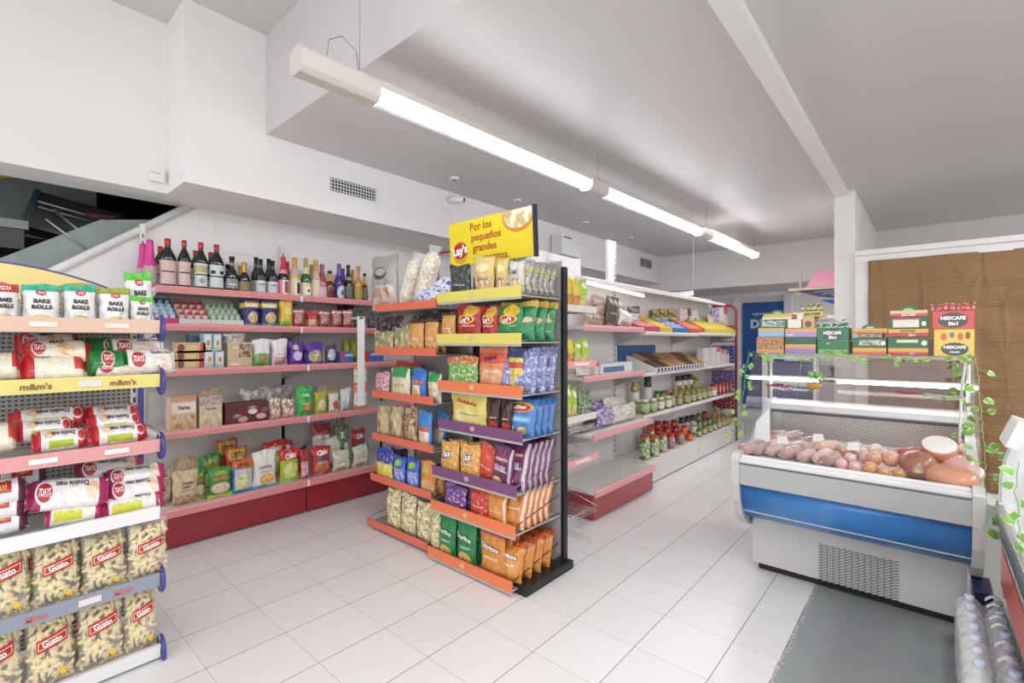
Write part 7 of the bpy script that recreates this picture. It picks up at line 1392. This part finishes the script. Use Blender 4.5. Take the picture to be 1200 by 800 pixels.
g = MB(); loft(g, [(.0, 0)], 0, 0, GLS) if False else None
cp = [(.226, .71), (.228, .82), (.242, .90), (.264, .98), (.302, 1.06), (.362, 1.13), (.5, 1.175)]
V = [(x, .7, z) for x, z in cp]+[(x, 2.93, z) for x, z in cp]; n = len(cp); g.add(V, [(i, i+1, n+i+1, n+i) for i in range(n-1)], GLS, None, True); o = g.build('curved_glass', sc2, L2); so = o.modifiers.new('s', 'SOLIDIFY'); so.thickness = .004
MB().prism([(.222, .985), (.27, .975), (.305, 1.075), (.26, 1.09)], 'y', 2.70, 2.92, mat('handle_white', '#efeeee', .3, alpha=.85)).build('white_handle', sc2, L2)
garland('ivy_garland', [(.225, 2.35, 1.0), (.215, 2.32, .9), (.222, 2.3, .8), (.212, 2.3, .7), (.22, 2.28, .62)], 'ivy strand hanging on the curved cooler at the right picture edge', 41, .035, .042, .015)
# ---------------------------------------------------------------- shrink-wrapped water bottles
WB = NT('water_bottle_plastic'); tr = WB.n('ShaderNodeBsdfTransparent'); gl = WB.n('ShaderNodeBsdfPrincipled'); mx = WB.n('ShaderNodeMixShader'); gl.inputs['Base Color'].default_value = lin('#ffffff'); gl.inputs['Roughness'].default_value = .12; gl.inputs['Specular IOR Level'].default_value = .8
lw = WB.n('ShaderNodeLayerWeight'); lw.inputs[0].default_value = .4; WB.l(WB.math('ADD', WB.math('MULTIPLY', lw.outputs[1], .4), .6, True), mx.inputs[0]); tr.inputs[0].default_value = lin('#e8eff5'); WB.l(tr.outputs[0], mx.inputs[1]); WB.l(gl.outputs[0], mx.inputs[2]); WB.l(mx.outputs[0], WB.out.inputs[0]); WB = WB.m
CAPB = mat('pale_blue_cap', '#d4dcf2', .35, coat=.2); LBW = mat('water_label', '#dbe4ec', .4, alpha=.7)
PB_ = [(.02, .003), (.04, 0), (.044, .008), (.043, .03), (.0405, .04), (.043, .05), (.0405, .075), (.043, .085), (.0405, .11), (.043, .12), (.0405, .145), (.043, .155), (.044, .2), (.036, .235), (.018, .265), (.013, .275), (.013, .29)]
wk = 0
def wbottle(x, y, label):
    b = MB(); b.lathe(PB_, WB, 18, (0, 0, 0)); o = b.build('water_bottle'); o.location = (x, y, .002); tag(o, label, 'bottle', 'shrink-wrapped water bottles')
    c = MB(); c.lathe([(.0155, .278), (.016, .28), (.016, .298), (.014, .30), (.002, .30)], CAPB, 14); c.build('cap', o); c = MB(); c.lathe([(.0445, .125), (.0445, .19)], LBW, 18, cap=False); c.build('label', o)
nm = ['farthest', 'second farthest', 'third farthest', 'fourth farthest', 'fifth farthest', 'sixth farthest', 'nearest', 'next']
ys = [2.865-.094*k for k in range(7)]
for k, y in enumerate(ys):
    for j, x in enumerate((.128, .222)):
        if j == 1 or True: wbottle(x-.008*j+.0, y, nm[k]+' clear water bottle in the '+('left' if j == 0 else 'right')+' row beside the deli counter')
for q, (a, b_) in enumerate(((2.91, 2.73), (2.725, 2.545), (2.54, 2.26))):
    r = empty('shrink_wrap', (.17, (a+b_)/2, .01), 0, ['farthest', 'middle', 'nearest'][q]+' clear shrink wrap around the water bottles', 'plastic wrap', 'shrink wraps on the water bottles')
    wv = MB(); nx_, ny_ = 22, 22; V = []
    for j in range(ny_+1):
        y = a+(b_-a)*j/ny_
        for i in range(nx_+1):
            t = i/nx_
            if t < .3: x, z = .082, .02+.235*t/.3
            elif t > .7: x, z = .262, .02+.235*(1-t)/.3
            else: s = (t-.3)/.4; x = .082+.18*s; z = .255+.035*abs(math.sin(s*2*PI))**.7*(.6+.4*abs(math.cos(PI*(y-2.865)/.094)))
            V.append((x+.004*noise.noise(Vector((t*14, y*30, q))), y, z+.006*noise.noise(Vector((t*10, y*40, q)))))
    wv.add(V, [(j*(nx_+1)+i, j*(nx_+1)+i+1, (j+1)*(nx_+1)+i+1, (j+1)*(nx_+1)+i) for j in range(ny_) for i in range(nx_)], film('shrink_film', .18), None, True); wv.build('clear_film', r, r.location)
    for m_i, yy in enumerate(((a*.7+b_*.3), (a*.3+b_*.7))):
        h_ = MB(); V = []
        for i in range(9): t = i/8; V += [(.175+.055*t, yy-.016, .302+.022*math.sin(PI*t)), (.175+.055*t, yy+.016, .302+.022*math.sin(PI*t))]
        h_.add(V, [(2*i, 2*i+1, 2*i+3, 2*i+2) for i in range(8)], mat('carry_handle_white', '#f2f2f2', .4), None, True); h_.text('6x', BLACKT, 0, 0, .012) if False else None; o = h_.build('carry_handle', r, r.location); so = o.modifiers.new('s', 'SOLIDIFY'); so.thickness = .001
        d_ = MB(); 
        for t in range(4): d_.box(.19, .215, yy-.011+.006*t, yy-.008+.006*t, .3235, .3245, BLACKT)
        d_.build('handle_print', o)
# something dark blue behind the bottles, at the cooler's foot
o = MB().box(.145, .212, 2.98, 3.17, .005, .29, mat('navy_plastic', '#141a44', .35)).build('navy_crate', bevel=.008); tag(o, 'dark navy plastic crate end between deli counter and curved cooler', 'crate')

# ---------------------------------------------------------------- labels: add a place only where look and shelf do not tell things apart
bpy.context.view_layer.update()
from collections import defaultdict
by = defaultdict(list)
for o in THINGS: by[o['label']].append(o)
ORD = ['leftmost', 'second from left', 'third from left', 'fourth from left', 'fifth from left', 'sixth from left', 'seventh from left', 'eighth from left', 'ninth from left', 'tenth from left']
for lb, os_ in by.items():
    if len(os_) < 2: continue
    os_.sort(key=lambda o: ucol(o.matrix_world.translation))
    for i, o in enumerate(os_):
        o['label'] = ('rightmost' if i == len(os_)-1 else ORD[i]) + (' ' if i in (0, len(os_)-1) else ', ') + lb
for o in THINGS:
    if '_shelf' in o: del o['_shelf']
    n = len(o['label'].split())
    if n > 16: print('LONG', n, o['label'])
